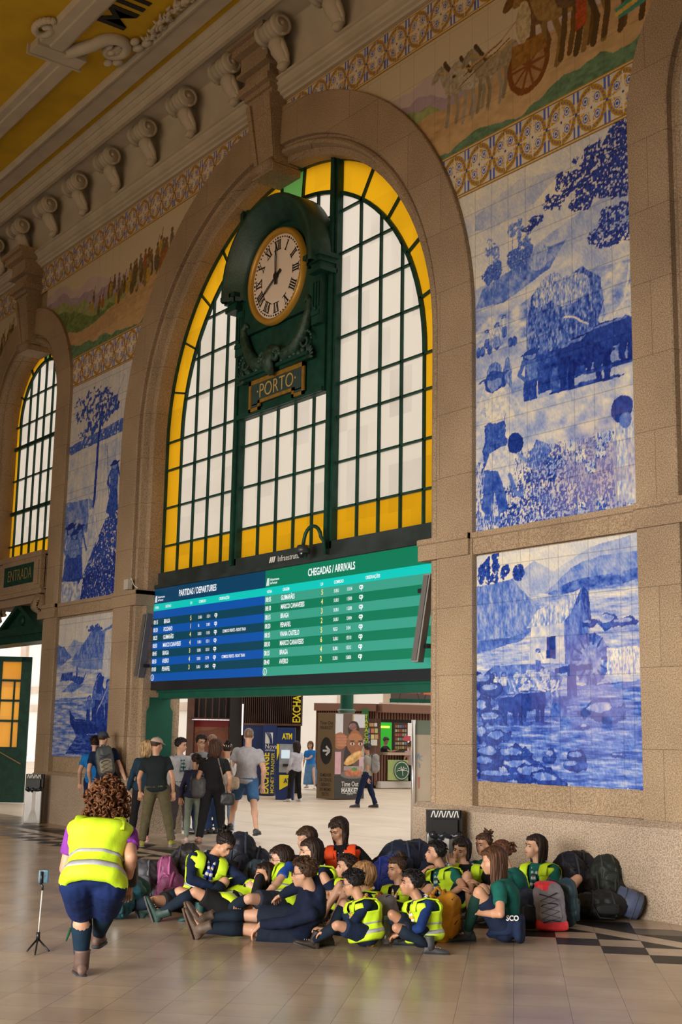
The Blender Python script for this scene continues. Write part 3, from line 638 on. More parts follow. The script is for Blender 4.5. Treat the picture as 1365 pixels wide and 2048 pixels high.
def frieze_pic(seed, crowd=False):
    def fn(U, V, W, H):
        x = U; y = V/H; n = fbm(U, V, 1.3, 4, seed)-.5; c = np.zeros(U.shape+(3,)); c[:] = np.array((.56, .47, .33))
        def col(m, base, amp=.3, sc=14, ax=1.0): t = fbm(U, V, sc, 3, seed+3, ax)-.5; c[m] = (np.array(base)*(1+amp*2*t[..., None]))[m]
        hill = .62+.16*np.sin(x*.55+seed)+.35*n; col(y < hill+.12, (.50, .40, .40), .12, 4); col(y < hill, (.34, .26, .32), .2, 6); col(y < hill-.10, (.26, .30, .13), .35, 10); col(y < hill-.2, (.12, .19, .07), .5, 20, .6)
        path = .34+.10*np.sin(x*.7+2+seed)+.2*n; col(y < path+.06, (.46, .29, .15), .25, 16, .5); col(y < path-.14, (.50, .33, .17), .2, 16, .5)
        col(y < .10+.3*n+.08*np.sin(x*1.3), (.10, .20, .12), .5, 24, .6)
        P = Pic(U, V, W, H, seed, .9, .006)
        def blob(cx, cy, rx, ry, b, rot=0):   # metres
            col(P.ell(cx/W, cy/H, rx/W, ry/H, rot), b, .5, 26)
        if not crowd:
            for i, (bx, by, sc_, b) in enumerate(((W*.50, .42, .95, (.36, .30, .22)), (W*.545, .36, .95, (.42, .36, .28)), (W*.585, .40, .95, (.30, .24, .16)), (W*.735, .50, 1.35, (.16, .08, .03)), (W*.765, .44, 1.4, (.30, .18, .06)), (W*.81, .48, 1.35, (.12, .065, .03)), (W*.845, .44, 1.35, (.09, .055, .03)))):
                for dx, fx in ((-.30, -.36), (-.20, -.16), (.20, .14), (.32, .36)): col(P.line([((bx+dx*sc_)/W, (by+.52*sc_)/H), ((bx+(fx+.05)*sc_)/W, (by+.24*sc_)/H), ((bx+fx*sc_)/W, (by+.02)/H)], .034*sc_), tuple(q*.75 for q in b), .25)
                blob(bx, by+.58*sc_, .40*sc_, .155*sc_, b); blob(bx+.26*sc_, by+.62*sc_, .17*sc_, .15*sc_, b)
                col(P.poly([((bx-.18*sc_)/W, (by+.70*sc_)/H), ((bx-.38*sc_)/W, (by+.52*sc_)/H), ((bx-.54*sc_)/W, (by+.92*sc_)/H), ((bx-.40*sc_)/W, (by+1.0*sc_)/H)]), b, .4, 26)
                blob(bx-.56*sc_, by+.88*sc_, .15*sc_, .07*sc_, tuple(q*.9 for q in b), .7); col(P.line([((bx-.40*sc_)/W, (by+1.0*sc_)/H), ((bx-.20*sc_)/W, (by+.72*sc_)/H)], .035*sc_), (.07, .04, .02), .4); col(P.line([((bx-.5*sc_)/W, (by+.9*sc_)/H), ((bx-.1*sc_)/W, (by+.7*sc_)/H), ((bx+.3*sc_)/W, (by+.74*sc_)/H)], .012), (.45, .30, .08), .3)
            wx, wz = .665, .36; col(P.ell(wx, wz, .36/W, .37/H), (.16, .05, .015), .2); col(P.ell(wx, wz, .28/W, .29/H), (.34, .19, .09), .3); col(P.ell(wx, wz, .06/W, .06/H), (.16, .05, .015), .2)
            for q in range(10):
                a = q*pi/5; col(P.line([(wx, wz), (wx+.33*cos(a)/W, wz+.34*sin(a)/H)], .018), (.20, .06, .02), .1)
            col(P.poly([(.625, .38), (.625, .56), (.70, .54), (.71, .42), (.67, .40)]), (.26, .12, .03), .5, 20); blob(W*.655, .70*H, .13, .28, (.48, .38, .22)); blob(W*.66, .90*H, .08, .09, (.24, .13, .06)); col(P.line([(.64, .74), (.60, .66), (.52, .60)], .014), (.45, .28, .16), .1); col(P.line([(.60, .66), (.50, .56)], .010), (.18, .10, .04), .1); col(P.line([(.62, .64), (.49, .50)], .010), (.18, .10, .04), .1)
            col(P.poly([(.775, .40), (.78, .74), (.805, .74), (.80, .42)]), (.36, .06, .02), .6, 40); col(P.poly([(.89, .48), (.885, .95), (1, 1.0), (1, .5)]), (.30, .20, .05), .6, 12); col(P.poly([(.91, .62), (.90, .98), (.955, 1.0), (.95, .60)]), (.42, .22, .36), .5, 12); col(P.poly([(.885, .86), (.88, 1), (.91, 1), (.91, .84)]), (.50, .10, .03), .3, 12); col(P.poly([(.86, .40), (.94, .48), (.975, .8), (1, .8), (.98, .44), (.93, .34), (.87, .32)]), (.05, .24, .18), .4, 20); col(P.line([(.865, .36), (.95, .42), (.985, .8)], .03), (.55, .38, .08), .3)
        else:
            r = np.random.RandomState(seed)
            for i in range(110):
                cx = W*(.28+.62*r.rand()**.8); cy = H*(.34+.30*r.rand()*(.4+.6*cx/W)+.14*(cx/W)); hh = .07+.15*(cx/W); b = [(.12, .07, .03), (.20, .13, .05), (.30, .22, .12), (.10, .08, .05), (.40, .25, .04), (.15, .12, .10), (.28, .10, .04)][i % 7]
                blob(cx, cy, hh*.45, hh, b); blob(cx, cy+hh*1.2, hh*.28, hh*.25, (.16, .09, .05))
                if i % 3 == 0: col(P.line([(cx/W, (cy+hh)/H), ((cx+.05)/W, (cy+hh*2.2)/H)], .012), (.16, .10, .06), .1)
        return grout(c, U, V, .1475, .003, .8)
    return fn
def outside(cx, sp, r):
    return lambda X, Z: ~(((np.abs(X-cx) < r) & (Z < sp)) | (np.hypot(X-cx, Z-sp) < r))
out_c = outside(CX, SPR, RO-.12); out_s = outside(SX, SS, SO-.12); out_t = outside(TX, SS, SO-.12)
keep_all = lambda X, Z: out_c(X, Z) & out_s(X, Z) & out_t(X, Z)
tag(paint_grid('tile_mural', -12.34, -9.49, 1.39, 4.40, 11.625, .0085, pic_mill, M_TILE), 'blue and white tile picture of a riverside cottage and wheel, low right', 'tile picture')
tag(paint_grid('tile_mural', -12.80, -9.46, 4.73, 9.75, 11.625, .0095, pic_harvest, M_TILE, keep_all), 'tall blue-white tile picture of a straw cart and reapers, right of the clock', 'tile picture')
tag(paint_grid('tile_mural', -25.79, -23.08, 1.40, 4.37, 11.625, .011, pic_river, M_TILE), 'blue and white tile picture of a dark boat on water, low on the left pier', 'tile picture')
tag(paint_grid('tile_mural', -25.80, -22.5, 4.71, 9.70, 11.625, .012, pic_vines, M_TILE, keep_all), 'tall blue-white tile picture of a tree and pickers, left of the clock', 'tile picture')
tag(paint_grid('tile_border', -13.6, -9.3, 9.75, 10.50, 11.62, .0085, bandpat, M_TILE, keep_all), 'ochre and blue rosette tile band under the chariot frieze, right of the arch', 'tile band')
tag(paint_grid('tile_border', -25.9, -21.9, 9.70, 10.43, 11.62, .011, bandpat, M_TILE, keep_all), 'short ochre and blue rosette tile band on the left pier', 'tile band')
tag(paint_grid('tile_border', -31.5, -8.0, 12.57, 13.27, 11.62, .0105, bandpat, M_TILE, keep_all), 'long ochre and blue rosette tile band directly under the white cornice', 'tile band')
tag(paint_grid('tile_frieze', -16.6, -8.6, 10.50, 12.57, 11.625, .011, frieze_pic(21), M_TILE, keep_all), 'coloured tile frieze of horses drawing a chariot, upper right', 'tile frieze')
tag(paint_grid('tile_frieze', -27.6, -19.0, 10.43, 12.57, 11.625, .014, frieze_pic(33, True), M_TILE, keep_all), 'coloured tile frieze of a marching crowd, between the small arch and the clock arch', 'tile frieze')
tag(paint_grid('tile_frieze', -33, -29.0, 10.43, 12.57, 11.625, .02, frieze_pic(41, True), M_TILE, keep_all), 'coloured tile frieze fragment at the far left edge, left of the small arch', 'tile frieze')

# ================================================================== the windows
def arch_pts(cx, sp, r, a0, a1, n, y): return [(cx+r*cos(a0+(a1-a0)*i/n), y, sp+r*sin(a0+(a1-a0)*i/n)) for i in range(n+1)]
def window(name, cx, sp, rg, rn, zb, rows, xs, vb_post, y=12.08, bottom=.55, radial=14, thick=()):
    """leaded window: milk glass field, amber border, green crown pane, dark bars"""
    fr = MB(K); bw = .017
    def bar(a, b, w=bw, d=.03):
        a = Vector(a); b = Vector(b); t = (b-a).normalized(); n = Vector((t.z, 0, -t.x)); fr.obox((a+b)/2-Vector((0, .0, 0)), (b-a)/2, n*w, (0, d, 0))
    def topz(x, r): return sp+sqrt(max(0, r*r-(x-cx)**2))
    for x in xs:
        rr = rn if abs(x-cx) < rn-.02 else rg; 
        zt = topz(x, rn) if abs(x-cx) < rn-.02 else sp
        bar((x, y, zb), (x, y, zt))
    for z in rows:
        lim = rg if z <= sp+.01 else sqrt(max(0, rn*rn-(z-sp)**2)); bar((cx-lim, y, z), (cx+lim, y, z), .045 if z in thick else bw)
    P = arch_pts(cx, sp, rn, 0, pi, 48, y)
    for a, b in zip(P[:-1], P[1:]): bar(a, b, .035)
    P = arch_pts(cx, sp, rg-.02, 0, pi, 48, y)
    for a, b in zip(P[:-1], P[1:]): bar(a, b, .05, .05)
    for sx in (-1, 1): bar((cx+sx*(rg-.02), y, zb), (cx+sx*(rg-.02), y, sp), .05, .05)
    angs = [radial*i for i in range(1, int(84/radial)+1)]; angs = [a for a in angs if a < 84]+[85]
    for a in angs:
        for th in (radians(a), pi-radians(a)): bar((cx+rn*cos(th), y, sp+rn*sin(th)), (cx+rg*cos(th), y, sp+rg*sin(th)))
    for px in vb_post:
        zt = topz(px, rg); fr.box(px-.10, px+.10, y-.10, y+.05, zb-.1, zt); fr.box(px-.045, px+.045, y-.16, y-.1, zb-.1, zt)
    fo = struct(fr, name, [M_GREEN])
    gl = MB(K); yy = y+.02
    rb = zb+bottom
    gl.cur = 0; top = arch_pts(cx, sp, rn, 0, pi, 48, yy)
    gl.add([(cx+rn, yy, rb)]+top+[(cx-rn, yy, rb)], [tuple(range(51))])
    gl.cur = 1; gl.add([(cx-rg, yy, zb), (cx+rg, yy, zb), (cx+rg, yy, rb), (cx-rg, yy, rb)], [(0, 1, 2, 3)])
    for sx in (-1, 1): gl.add([(cx+sx*rn, yy, rb), (cx+sx*rg, yy, rb), (cx+sx*rg, yy, sp), (cx+sx*rn, yy, sp)], [(0, 1, 2, 3)])
    A = arch_pts(cx, sp, rn, 0, pi, 72, yy); B = arch_pts(cx, sp, rg, 0, pi, 72, yy)
    for i in range(72):
        gl.cur = 2 if 34 <= i < 38 else 1; gl.add([A[i], B[i], B[i+1], A[i+1]], [(0, 1, 2, 3)])
    gl.build('glass', [M_GW, M_GA, M_GG], fo); return fo
vbx = [-21.43, -20.89, -20.35, -19.80, -18.54, -17.98, -17.43, -16.88, -15.63, -15.08, -14.53, -13.98]
window('window_1', CX, SPR, 4.36, 3.73, 5.07, [5.64, 6.42, 7.20, 7.78, 8.58, 9.34, 10.09, 10.87], vbx, (-19.2, -16.28))
window('window_2', SX, SS, 1.85, 1.45, 5.95, [6.5, 7.35, 8.2, 9.05, 9.62, 10.3], [SX+d for d in (-1.42, -.9, -.45, 0, .45, .9, 1.42)], (), radial=28, thick=(7.35, 9.05))
# transom beam under the big window
mb = MB(K); mb.box(CX-RI, CX+RI, 11.98, 12.25, 4.80, 5.09); mb.box(CX-RI, CX+RI, 11.9, 12.0, 4.77, 4.84); bm_ = struct(mb, 'trim_12', [mat('dark_transom', (.022, .032, .032), .45, var=.3, vscale=3)])
M_WHT = mat('white_lettering', (.72, .72, .70), .5)
mb = MB(K); text_mesh(mb, 'Infraestruturas', .10, (-17.72, 11.97, 4.90), (1, 0, 0), (0, 0, 1), width=.95)
for q in range(3): mb.extr([(-17.98+q*.06, 11.97, 4.90), (-17.94+q*.06, 11.97, 4.90), (-17.90+q*.06, 11.97, 5.0), (-17.94+q*.06, 11.97, 5.0)], (0, -.004, 0))
mb.build('beam_lettering', [M_WHT], bm_)

# ================================================================== the clock
ck = thing('station_clock', (CX*K, 11.9*K, 7.7*K), 'large dark green iron wall clock with a white dial and a PORTO plate', 'clock')
cz = 10.06
mb = MB(K); mb.box(-19.02, -16.34, 11.88, 12.03, 7.66, 9.2); mb.box(-18.95, -16.45, 11.80, 12.0, 9.2, 10.25)
mb.box(-19.02, -16.36, 11.84, 11.9, 7.66, 7.74)
pts = [(-18.98, 11.86, 9.2), (-16.4, 11.86, 9.2)]+arch_pts(CX, cz, 1.22, 0, pi, 32, 11.86); mb.extr(pts, (0, .17, 0)); mb.build('backboard', [M_GREEN], ck)
mb = MB(K); mb.smooth = True   # hooded arch: stepped rings
prof = [(1.45, 12.0), (1.45, 11.52), (1.42, 11.48), (1.36, 11.48), (1.33, 11.52), (1.30, 11.52), (1.28, 11.56), (1.22, 11.56), (1.20, 11.62), (1.13, 11.62), (1.11, 11.70), (1.04, 11.70), (1.02, 11.84)]
path = [((CX, 0, cz-.18), (-1, 0, 0), (0, 1, 0)), ((CX, 0, cz), (-1, 0, 0), (0, 1, 0))]+[((CX, 0, cz), (cos(pi-pi*q/40), 0, sin(pi-pi*q/40)), (0, 1, 0)) for q in range(1, 40)]+[((CX, 0, cz), (1, 0, 0), (0, 1, 0)), ((CX, 0, cz-.18), (1, 0, 0), (0, 1, 0))]
mb.sweep(prof, path); mb.build('hood', [mat('hood_iron', (.012, .052, .036), .42, var=.3, vscale=5, bump=.2, bscale=30)], ck)
for sx in (-1, 1):
    mb = MB(K); c = CX+sx*1.34
    for (h0, h1, ww, yf) in ((9.88, 9.96, .19, 11.62), (9.96, 10.04, .24, 11.56), (9.80, 9.88, .15, 11.68), (9.72, 9.80, .18, 11.64)): mb.box(c-ww, c+ww, yf, 12.0, h0, h1)
    mb.build('cornice_block', [M_GREEN], ck)
    mb = MB(K); c = CX+sx*1.22; mb.box(c-.13, c+.13, 11.78, 12.0, 8.85, 9.72)
    for xx in (-.1, 0, .1): mb.box(c+xx*.8-.02, c+xx*.8+.02, 11.76, 11.79, 9.15, 9.6)
    mb.box(c-.11, c+.11, 11.75, 11.79, 9.0, 9.08); mb.sph((c, 11.76, 9.12), .04); mb.build('pilaster', [M_GREEN], ck)
M_GREENO = mat('weathered_iron_ornament', (.016, .050, .032), .5, var=.5, vscale=14, bump=.4, bscale=40)
mb = MB(K); mb.smooth = True
for sx in (-1, 1):     # horn-of-plenty scrolls below the dial
    P = [(CX+sx*a, 11.78, 8.46+b*.85) for a, b in ((.12, .22), (.35, .05), (.62, .12), (.85, .38), (1.0, .72), (1.06, .98), (.98, 1.1), (.9, 1.02))]
    mb.tube(P, [.08, .13, .13, .11, .085, .07, .05, .03], 12)
    for q in range(9): mb.sph((CX+sx*(.28+.085*q), 11.76+.02*(q % 3), 8.42+.05*sin(q*2.1)), .060)
    for q in range(22): a = q*.36; mb.sph((CX+sx*(.95)+cos(a)*(.19-.007*q)*sx, 11.76, 8.62+sin(a)*(.19-.007*q)), .028)
    for q in range(6): a = -.2+q*.32; mb.tube([(CX+sx*1.0, 11.80, 8.32), (CX+sx*(1.0+.2*cos(a)), 11.75, 8.32+.24*sin(a))], [.05, .015], 6)
mb.build('fruit_scroll', [M_GREENO], ck)
mb = MB(K); mb.smooth = True
mb.tube([(CX, 11.74, 8.72), (CX, 11.66, 8.56), (CX, 11.62, 8.42), (CX, 11.66, 8.30), (CX, 11.72, 8.20)], [.15, .17, .15, .12, .05], 12, flat=.6, up=(0, 1, 0))
for sx in (-1, 1):
    for q in range(18): a = q*.4; mb.sph((CX+sx*(.20+cos(a)*(.12-.005*q)), 11.66, 8.52+sin(a)*(.14-.006*q)), .045)
mb.build('central_scroll', [M_GREENO], ck)
mb = MB(K); mb.box(-18.78, -16.62, 11.72, 12, 8.34, 8.40); mb.box(-18.72, -16.68, 11.66, 12, 8.40, 8.50) if False else None
for sx in (-1, 1):
    a, b = (CX+.18, -16.6) if sx > 0 else (-18.8, CX-.18)
    mb.box(a, b, 11.70, 12, 8.33, 8.38); mb.box(a, b, 11.76, 12, 8.28, 8.33); 
mb.build('ledge', [M_GREEN], ck)
nm = MB(K); mb = nm
mb.box(-18.52, -16.88, 11.835, 11.88, 7.82, 8.24); mb.box(-18.52, -18.25, 11.835, 11.88, 7.72, 7.84); mb.box(-17.15, -16.88, 11.835, 11.88, 7.72, 7.84)
mb.build('name_plate', [mat('plate_grey_green', (.030, .060, .060), .45)], ck)
mb = MB(K); g = .05; y0, y1 = 11.81, 11.84
for (a, b, c, d) in ((-18.57, -16.83, 8.20, 8.28), (-18.57, -18.50, 7.70, 8.28), (-16.90, -16.83, 7.70, 8.28), (-18.57, -18.20, 7.70, 7.76), (-17.20, -16.83, 7.70, 7.76), (-18.27, -18.20, 7.70, 7.88), (-17.20, -17.13, 7.70, 7.88), (-18.27, -17.13, 7.82, 7.88)): mb.box(a, b, y0, y1, c, d)
mb.build('plate_frame', [M_GOLD], ck)
mb = MB(K); text_mesh(mb, '·PORTO·', .26, (-17.70, 11.83, 7.92), (1, 0, 0), (0, 0, 1), width=.88, align='CENTER', bold=-.01, depth=.012)
mb.build('plate_lettering', [mat('dull_gold', (.50, .36, .12), .45)], ck)
def disc(mb, c, r, y0, y1, n=64):
    mb.extr([(c[0]+r*cos(2*pi*i/n), y0, c[1]+r*sin(2*pi*i/n)) for i in range(n)], (0, y1-y0, 0))
mb = MB(K); disc(mb, (CX, cz), .775, 11.78, 11.86); mb.build('dial', [mat('enamel_dial', (.78, .66, .55), .35)], ck)
mb = MB(K); mb.smooth = True
prof = [(.77, 11.80), (.78, 11.74), (.83, 11.70), (.88, 11.72), (.90, 11.80)]; mb.sweep(prof, [((CX, 0, cz), (cos(2*pi*q/72), 0, sin(2*pi*q/72)), (0, 1, 0)) for q in range(73)])
mb.build('bezel', [mat('brass_bezel', (.50, .27, .035), .35, metal=.25)], ck)
mb = MB(K)
for i, s_ in enumerate(['XII', 'I', 'II', 'III', 'IIII', 'V', 'VI', 'VII', 'VIII', 'IX', 'X', 'XI']):
    a = pi/2-i*pi/6; up = Vector((cos(a), 0, sin(a))); rt = Vector((sin(a), 0, -cos(a)))
    wd = {'I': .04, 'II': .09, 'III': .14, 'IIII': .19, 'V': .11, 'VI': .16, 'VII': .20, 'VIII': .24, 'IX': .16, 'X': .11, 'XI': .16, 'XII': .20}[s_]
    o = Vector((CX, 11.772, cz))+up*.50-rt*wd/2; x = 0
    strokes = []; cw = {'I': .05, 'V': .11, 'X': .11}; tot = sum(cw[c] for c in s_); x = 0; k = wd/tot
    for c in s_:
        ww = cw[c]*k
        def quad(xa, za, xb, zb_, w):
            p = [o+rt*(xa-w)+up*za, o+rt*(xa+w)+up*za, o+rt*(xb+w)+up*zb_, o+rt*(xb-w)+up*zb_]; mb.add(p, [(0, 1, 2, 3)])
        if c == 'I': quad(x+ww/2, 0, x+ww/2, .17, .014)
        if c == 'V': quad(x+ww/2, 0, x+ww*.12, .17, .016); quad(x+ww/2, 0, x+ww*.88, .17, .006)
        if c == 'X': quad(x+ww*.88, 0, x+ww*.12, .17, .016); quad(x+ww*.12, 0, x+ww*.88, .17, .006)
        x += ww
    a0 = o-rt*.012; mb.add([a0+up*.0-up*.012, a0+rt*(wd+.024)-up*.012, a0+rt*(wd+.024)+up*.004, a0+up*.004], [(0, 1, 2, 3)]); mb.add([a0+up*.166, a0+rt*(wd+.024)+up*.166, a0+rt*(wd+.024)+up*.182, a0+up*.182], [(0, 1, 2, 3)])
for i in range(60):
    a = i*pi/30; disc(mb, (CX+.725*cos(a), cz+.725*sin(a)), .016 if i % 5 else .022, 11.770, 11.779, 8)
mb.build('numerals', [M_BLACK], ck)
def hand(ang, L, wd, y, nm_):
    a = pi/2-ang; up = Vector((cos(a), 0, sin(a))); rt = Vector((sin(a), 0, -cos(a))); o = Vector((CX, y, cz)); mb = MB(K)
    for sg in (-1, 1): mb.extr([o+up*.06+rt*sg*wd*.5, o+up*.06+rt*sg*wd, o+up*L*.55+rt*sg*wd*1.3, o+up*L*.82+rt*sg*.006, o+up*L*.78, o+up*L*.55+rt*sg*wd*.75], (0, -.012, 0))
    mb.extr([o+up*L*.8-rt*.010, o+up*L*.8+rt*.010, o+up*L], (0, -.012, 0)); mb.extr([o-up*.16-rt*.03, o-up*.16+rt*.03, o+up*.08+rt*.022, o+up*.08-rt*.022], (0, -.012, 0)); disc(mb, (CX, cz), .06, y-.015, y)
    mb.build(nm_, [M_BLACK], ck)
hand(radians(238), .66, .018, 11.762, 'minute_hand'); hand(radians(359), .64, .02, 11.745, 'hour_hand')

# ================================================================== the departures and arrivals display
dp = thing('timetable_display', (-17.8*K, 11.95*K, 2.9*K), 'wide electronic timetable, blue departures half and green arrivals half, hung in the arch', 'display')
DX0, DXM, DX1, DZ0, DZ1, DY = -22.0, -17.98, -13.42, 2.93, 4.76, 11.92
mb = MB(K); mb.box(DX0-.02, DX1+.02, DY, DY+.22, DZ0-.17, DZ1+.03); mb.build('housing', [mat('housing', (.010, .013, .018), .4)], dp)
def em(name, c, k=.85): return mat(name, tuple(x*.3 for x in c), .35, emis=(c, k))
E_BL1 = em('screen_blue', (.0, .075, .36)); E_BL2 = em('screen_dark_teal', (.0, .048, .085)); E_CY = em('screen_cyan', (.0, .52, .46)); E_G1 = em('screen_green_dark', (.0, .17, .085)); E_G2 = em('screen_green_light', (.035, .31, .22)); E_W = em('screen_white', (.85, .9, .95)); E_Y = em('screen_yellow', (.95, .8, .25)); E_NB = em('screen_navy', (.0, .045, .11))
def panel(x0, x1, title, sub, rows, c1, c2, chead, first, last, nm_, pre):
    t = MB(K); H = DZ1-DZ0; hh = .30; y = DY-.006; z = DZ1
    def rect(a, b, c, d, m_): t.cur = m_; t.add([(a, y, c), (b, y, c), (b, y, d), (a, y, d)], [(0, 1, 2, 3)])
    n = first+len(rows)+last; rh = (H-hh-.14)/n
    rect(x0, x1, z-hh, z, 0); rect(x0, x1, z-hh-.14, z-hh, 1); z -= hh+.14
    for i in range(n): rect(x0, x1, z-rh*(i+1), z-rh*i, 2+(i % 2))
    sc = t.build(nm_, [chead, E_CY, c1, c2], dp)
    tx = MB(K); yt = DY-.010; R = (1, 0, 0); U = (0, 0, 1); W = x1-x0
    tx.cur = 0; text_mesh(tx, title, .12, (x0+W*.42, yt, DZ1-.21), R, U, width=.72, align='CENTER', bold=.02)
    text_mesh(tx, 'Infraestruturas', .040, (x0+.16, yt, DZ1-.19), R, U, width=.8, bold=.02); text_mesh(tx, 'de Portugal', .040, (x0+.16, yt, DZ1-.25), R, U, width=.8, bold=.02)
    for q in range(3): tx.add([(x0+.04+q*.033, yt, DZ1-.27), (x0+.062+q*.033, yt, DZ1-.27), (x0+.085+q*.022, yt, DZ1-.14), (x0+.068+q*.022, yt, DZ1-.14)], [(0, 1, 2, 3)])
    cols = (.02, .12, .36, .44, .62)
    for c, s_ in zip(cols, ('HORA', sub, 'LN', 'COMBOIO', 'OBSERVAÇÕES')): text_mesh(tx, s_, .052, (x0+W*(c if c > .05 else .015), yt, DZ1-hh-.10), R, U, width=.72, bold=.015)
    z = DZ1-hh-.14
    for i, r_ in enumerate(rows):
        zz = z-rh*(i+first+1)+rh*.28
        tx.cur = 0; text_mesh(tx, r_[0], rh*.52, (x0+.03, yt, zz), R, U, width=.68, bold=.02); text_mesh(tx, r_[1], rh*.52, (x0+W*.11, yt, zz), R, U, width=.66, bold=.02)
        text_mesh(tx, r_[3], rh*.36, (x0+W*.44, yt, zz+rh*.05), R, U, width=.7, bold=.01); text_mesh(tx, r_[4], rh*.36, (x0+W*.515, yt, zz+rh*.05), R, U, width=.7, bold=.01); text_mesh(tx, 'cp', rh*.55, (x0+W*.585, yt, zz+rh*.08), R, U, width=.9, bold=.03)
        if len(r_) > 5: text_mesh(tx, r_[5], rh*.36, (x0+W*.66, yt, zz+rh*.05), R, U, width=.62, bold=.015)
        tx.cur = 1; text_mesh(tx, r_[2], rh*.55, (x0+W*.365, yt, zz), R, U, width=.8, bold=.02)
    tx.cur = 0; c = (x0+.07, DZ0+.075); tx.sweep([(.050, 0), (.062, 0)], [((c[0], yt, c[1]), (cos(2*pi*q/24), 0, sin(2*pi*q/24)), (0, 1, 0)) for q in range(25)]); text_mesh(tx, 'i', .07, (c[0], yt, c[1]-.035), R, U, align='CENTER', bold=.02)
    tx.build('screen_lettering', [E_W, E_Y], sc)
panel(DX0, DXM-.02, 'PARTIDAS / DEPARTURES', 'DESTINO', [('08:15', 'BRAGA', '5', 'SUBU', '15211'), ('08:20', 'POCINHO', '1', 'IR', '21801'), ('08:25', 'GUIMARÃES', '4', 'SUBU', '15155', 'COMBOIO FRENTE - FRONT TRAIN'), ('08:30', 'MARCO CANAVESES', '4', 'SUBU', '15511'), ('08:45', 'BRAGA', '3', 'SUBU', '15213'), ('08:50', 'AVEIRO', '4', 'SUBU', '15719', 'COMBOIO FRENTE - FRONT TRAIN'), ('09:00', 'PENAFIEL', '3', 'SUBU', '15405')], E_BL1, E_BL2, E_NB, 1, 1, 'departures_screen', 0)
panel(DXM-.02, DX1, 'CHEGADAS / ARRIVALS', 'ORIGEM', [('08:05', 'GUIMARÃES', '5', 'SUBU', '15154'), ('08:10', 'MARCO CANAVESES', '4', 'SUBU', '15508'), ('08:15', 'BRAGA', '3', 'SUBU', '15208'), ('08:20', 'PENAFIEL', '2', 'SUBU', '15404'), ('08:25', 'VIANA CASTELO', '5', 'REGI', '3104'), ('08:30', 'MARCO CANAVESES', '6', 'SUBU', '15510'), ('08:35', 'BRAGA', '4', 'SUBU', '15212'), ('08:40', 'AVEIRO', '2', 'SUBU', '15808')], E_G2, E_G1, E_G1, 0, 1, 'arrivals_screen', 0)
# green lintel and jamb sheet
mb = MB(K); mb.box(CX-RI, CX+RI, 12.1, 12.3, 2.60, 2.78); mb.box(CX-RI, CX+RI, 12.05, 12.1, 2.72, 2.78); struct(mb, 'trim_13', [M_GREENP])
mb = MB(K); mb.extr([(CX-RI+.01, 11.85, 1.09), (CX-RI+.01, 12.42, 1.09), (CX-RI+.01, 12.42, 2.35), (CX-RI+.01, 12.36, 2.45), (CX-RI+.01, 12.36, 2.62), (CX-RI+.01, 11.9, 2.62), (CX-RI+.01, 11.9, 2.45), (CX-RI+.01, 11.85, 2.35)], (.03, 0, 0))
tag(mb.build('jamb_board', [M_GREENP]), 'dark green sheet on the left jamb below the timetable', 'board')
# thin loudspeaker columns on both jambs
for (xx, yy, lab) in ((-21.95, 11.68, 'left'), (-13.50, 11.64, 'right')):
    t = thing('line_speaker', (xx*K, yy*K, 3*K), 'slim grey column loudspeaker tilted beside the %s end of the timetable' % lab, 'loudspeaker')
    mb = MB(K); sgn = 1 if lab == 'left' else 1
    mb.obox((xx+.07*sgn, yy-.02, 3.62), (.045, .02, 0), (-.02, .07, 0), (.13*sgn, .0, .62)); mb.build('cabinet', [mat('speaker_grey', (.16, .145, .13), .5)], t)
    mb = MB(K); mb.obox((xx+.07*sgn+.01, yy-.10, 3.62), (.035, .015, 0), (-.003, .01, 0), (.13*sgn, 0, .60)); mb.build('grille', [mat('speaker_mesh', (.07, .065, .06), .6)], t)
    mb = MB(K); mb.box(xx-.12, xx+.1, yy+.02, yy+.12, 3.2, 3.26); mb.box(xx-.12, xx+.1, yy+.02, yy+.12, 4.0, 4.06); mb.build('bracket', [M_BLACK], t)
# dome camera on a curved arm
t = thing('dome_camera', (-16.3*K, 11.9*K, 5*K), 'small dome camera on a bent green pipe below the right window post', 'camera')
mb = MB(K); mb.smooth = True; mb.tube([(-16.22, 11.9, 4.86), (-16.22, 11.86, 5.08)]+[(-16.40+.18*cos(a*pi/8), 11.80-.01*a, 5.14+.20*sin(a*pi/8)) for a in range(0, 9)]+[(-16.58, 11.70, 5.03)], .032, 8); mb.build('arm', [M_GREEN], t)
mb = MB(K); mb.smooth = True; mb.tube([(-16.58, 11.70, 5.03), (-16.58, 11.70, 4.97), (-16.58, 11.70, 4.90)], [.09, .12, .12], 14); mb.build('collar', [mat('camera_grey', (.03, .035, .035), .4)], t)
mb = MB(K); mb.smooth = True; mb.ell((-16.58, 11.70, 4.90), (.09, 0, 0), (0, .09, 0), (0, 0, .10)); mb.build('dome', [mat('smoked_dome', (.01, .012, .014), .08)], t)
# small junction box on the string course, left
mb = MB(K); mb.box(-22.35, -22.17, 11.40, 11.50, 4.74, 4.94); jb = tag(mb.build('junction_box', [mat('box_grey', (.5, .47, .42), .5)]), 'small light grey box on the ledge at the left end of the timetable', 'box')
mb = MB(K); mb.tube([(-22.17, 11.45, 4.9), (-22.08, 11.42, 4.95), (-22.0, 11.45, 4.80), (-21.9, 11.48, 4.74)], .008, 6); mb.build('cable', [M_WHT], jb)

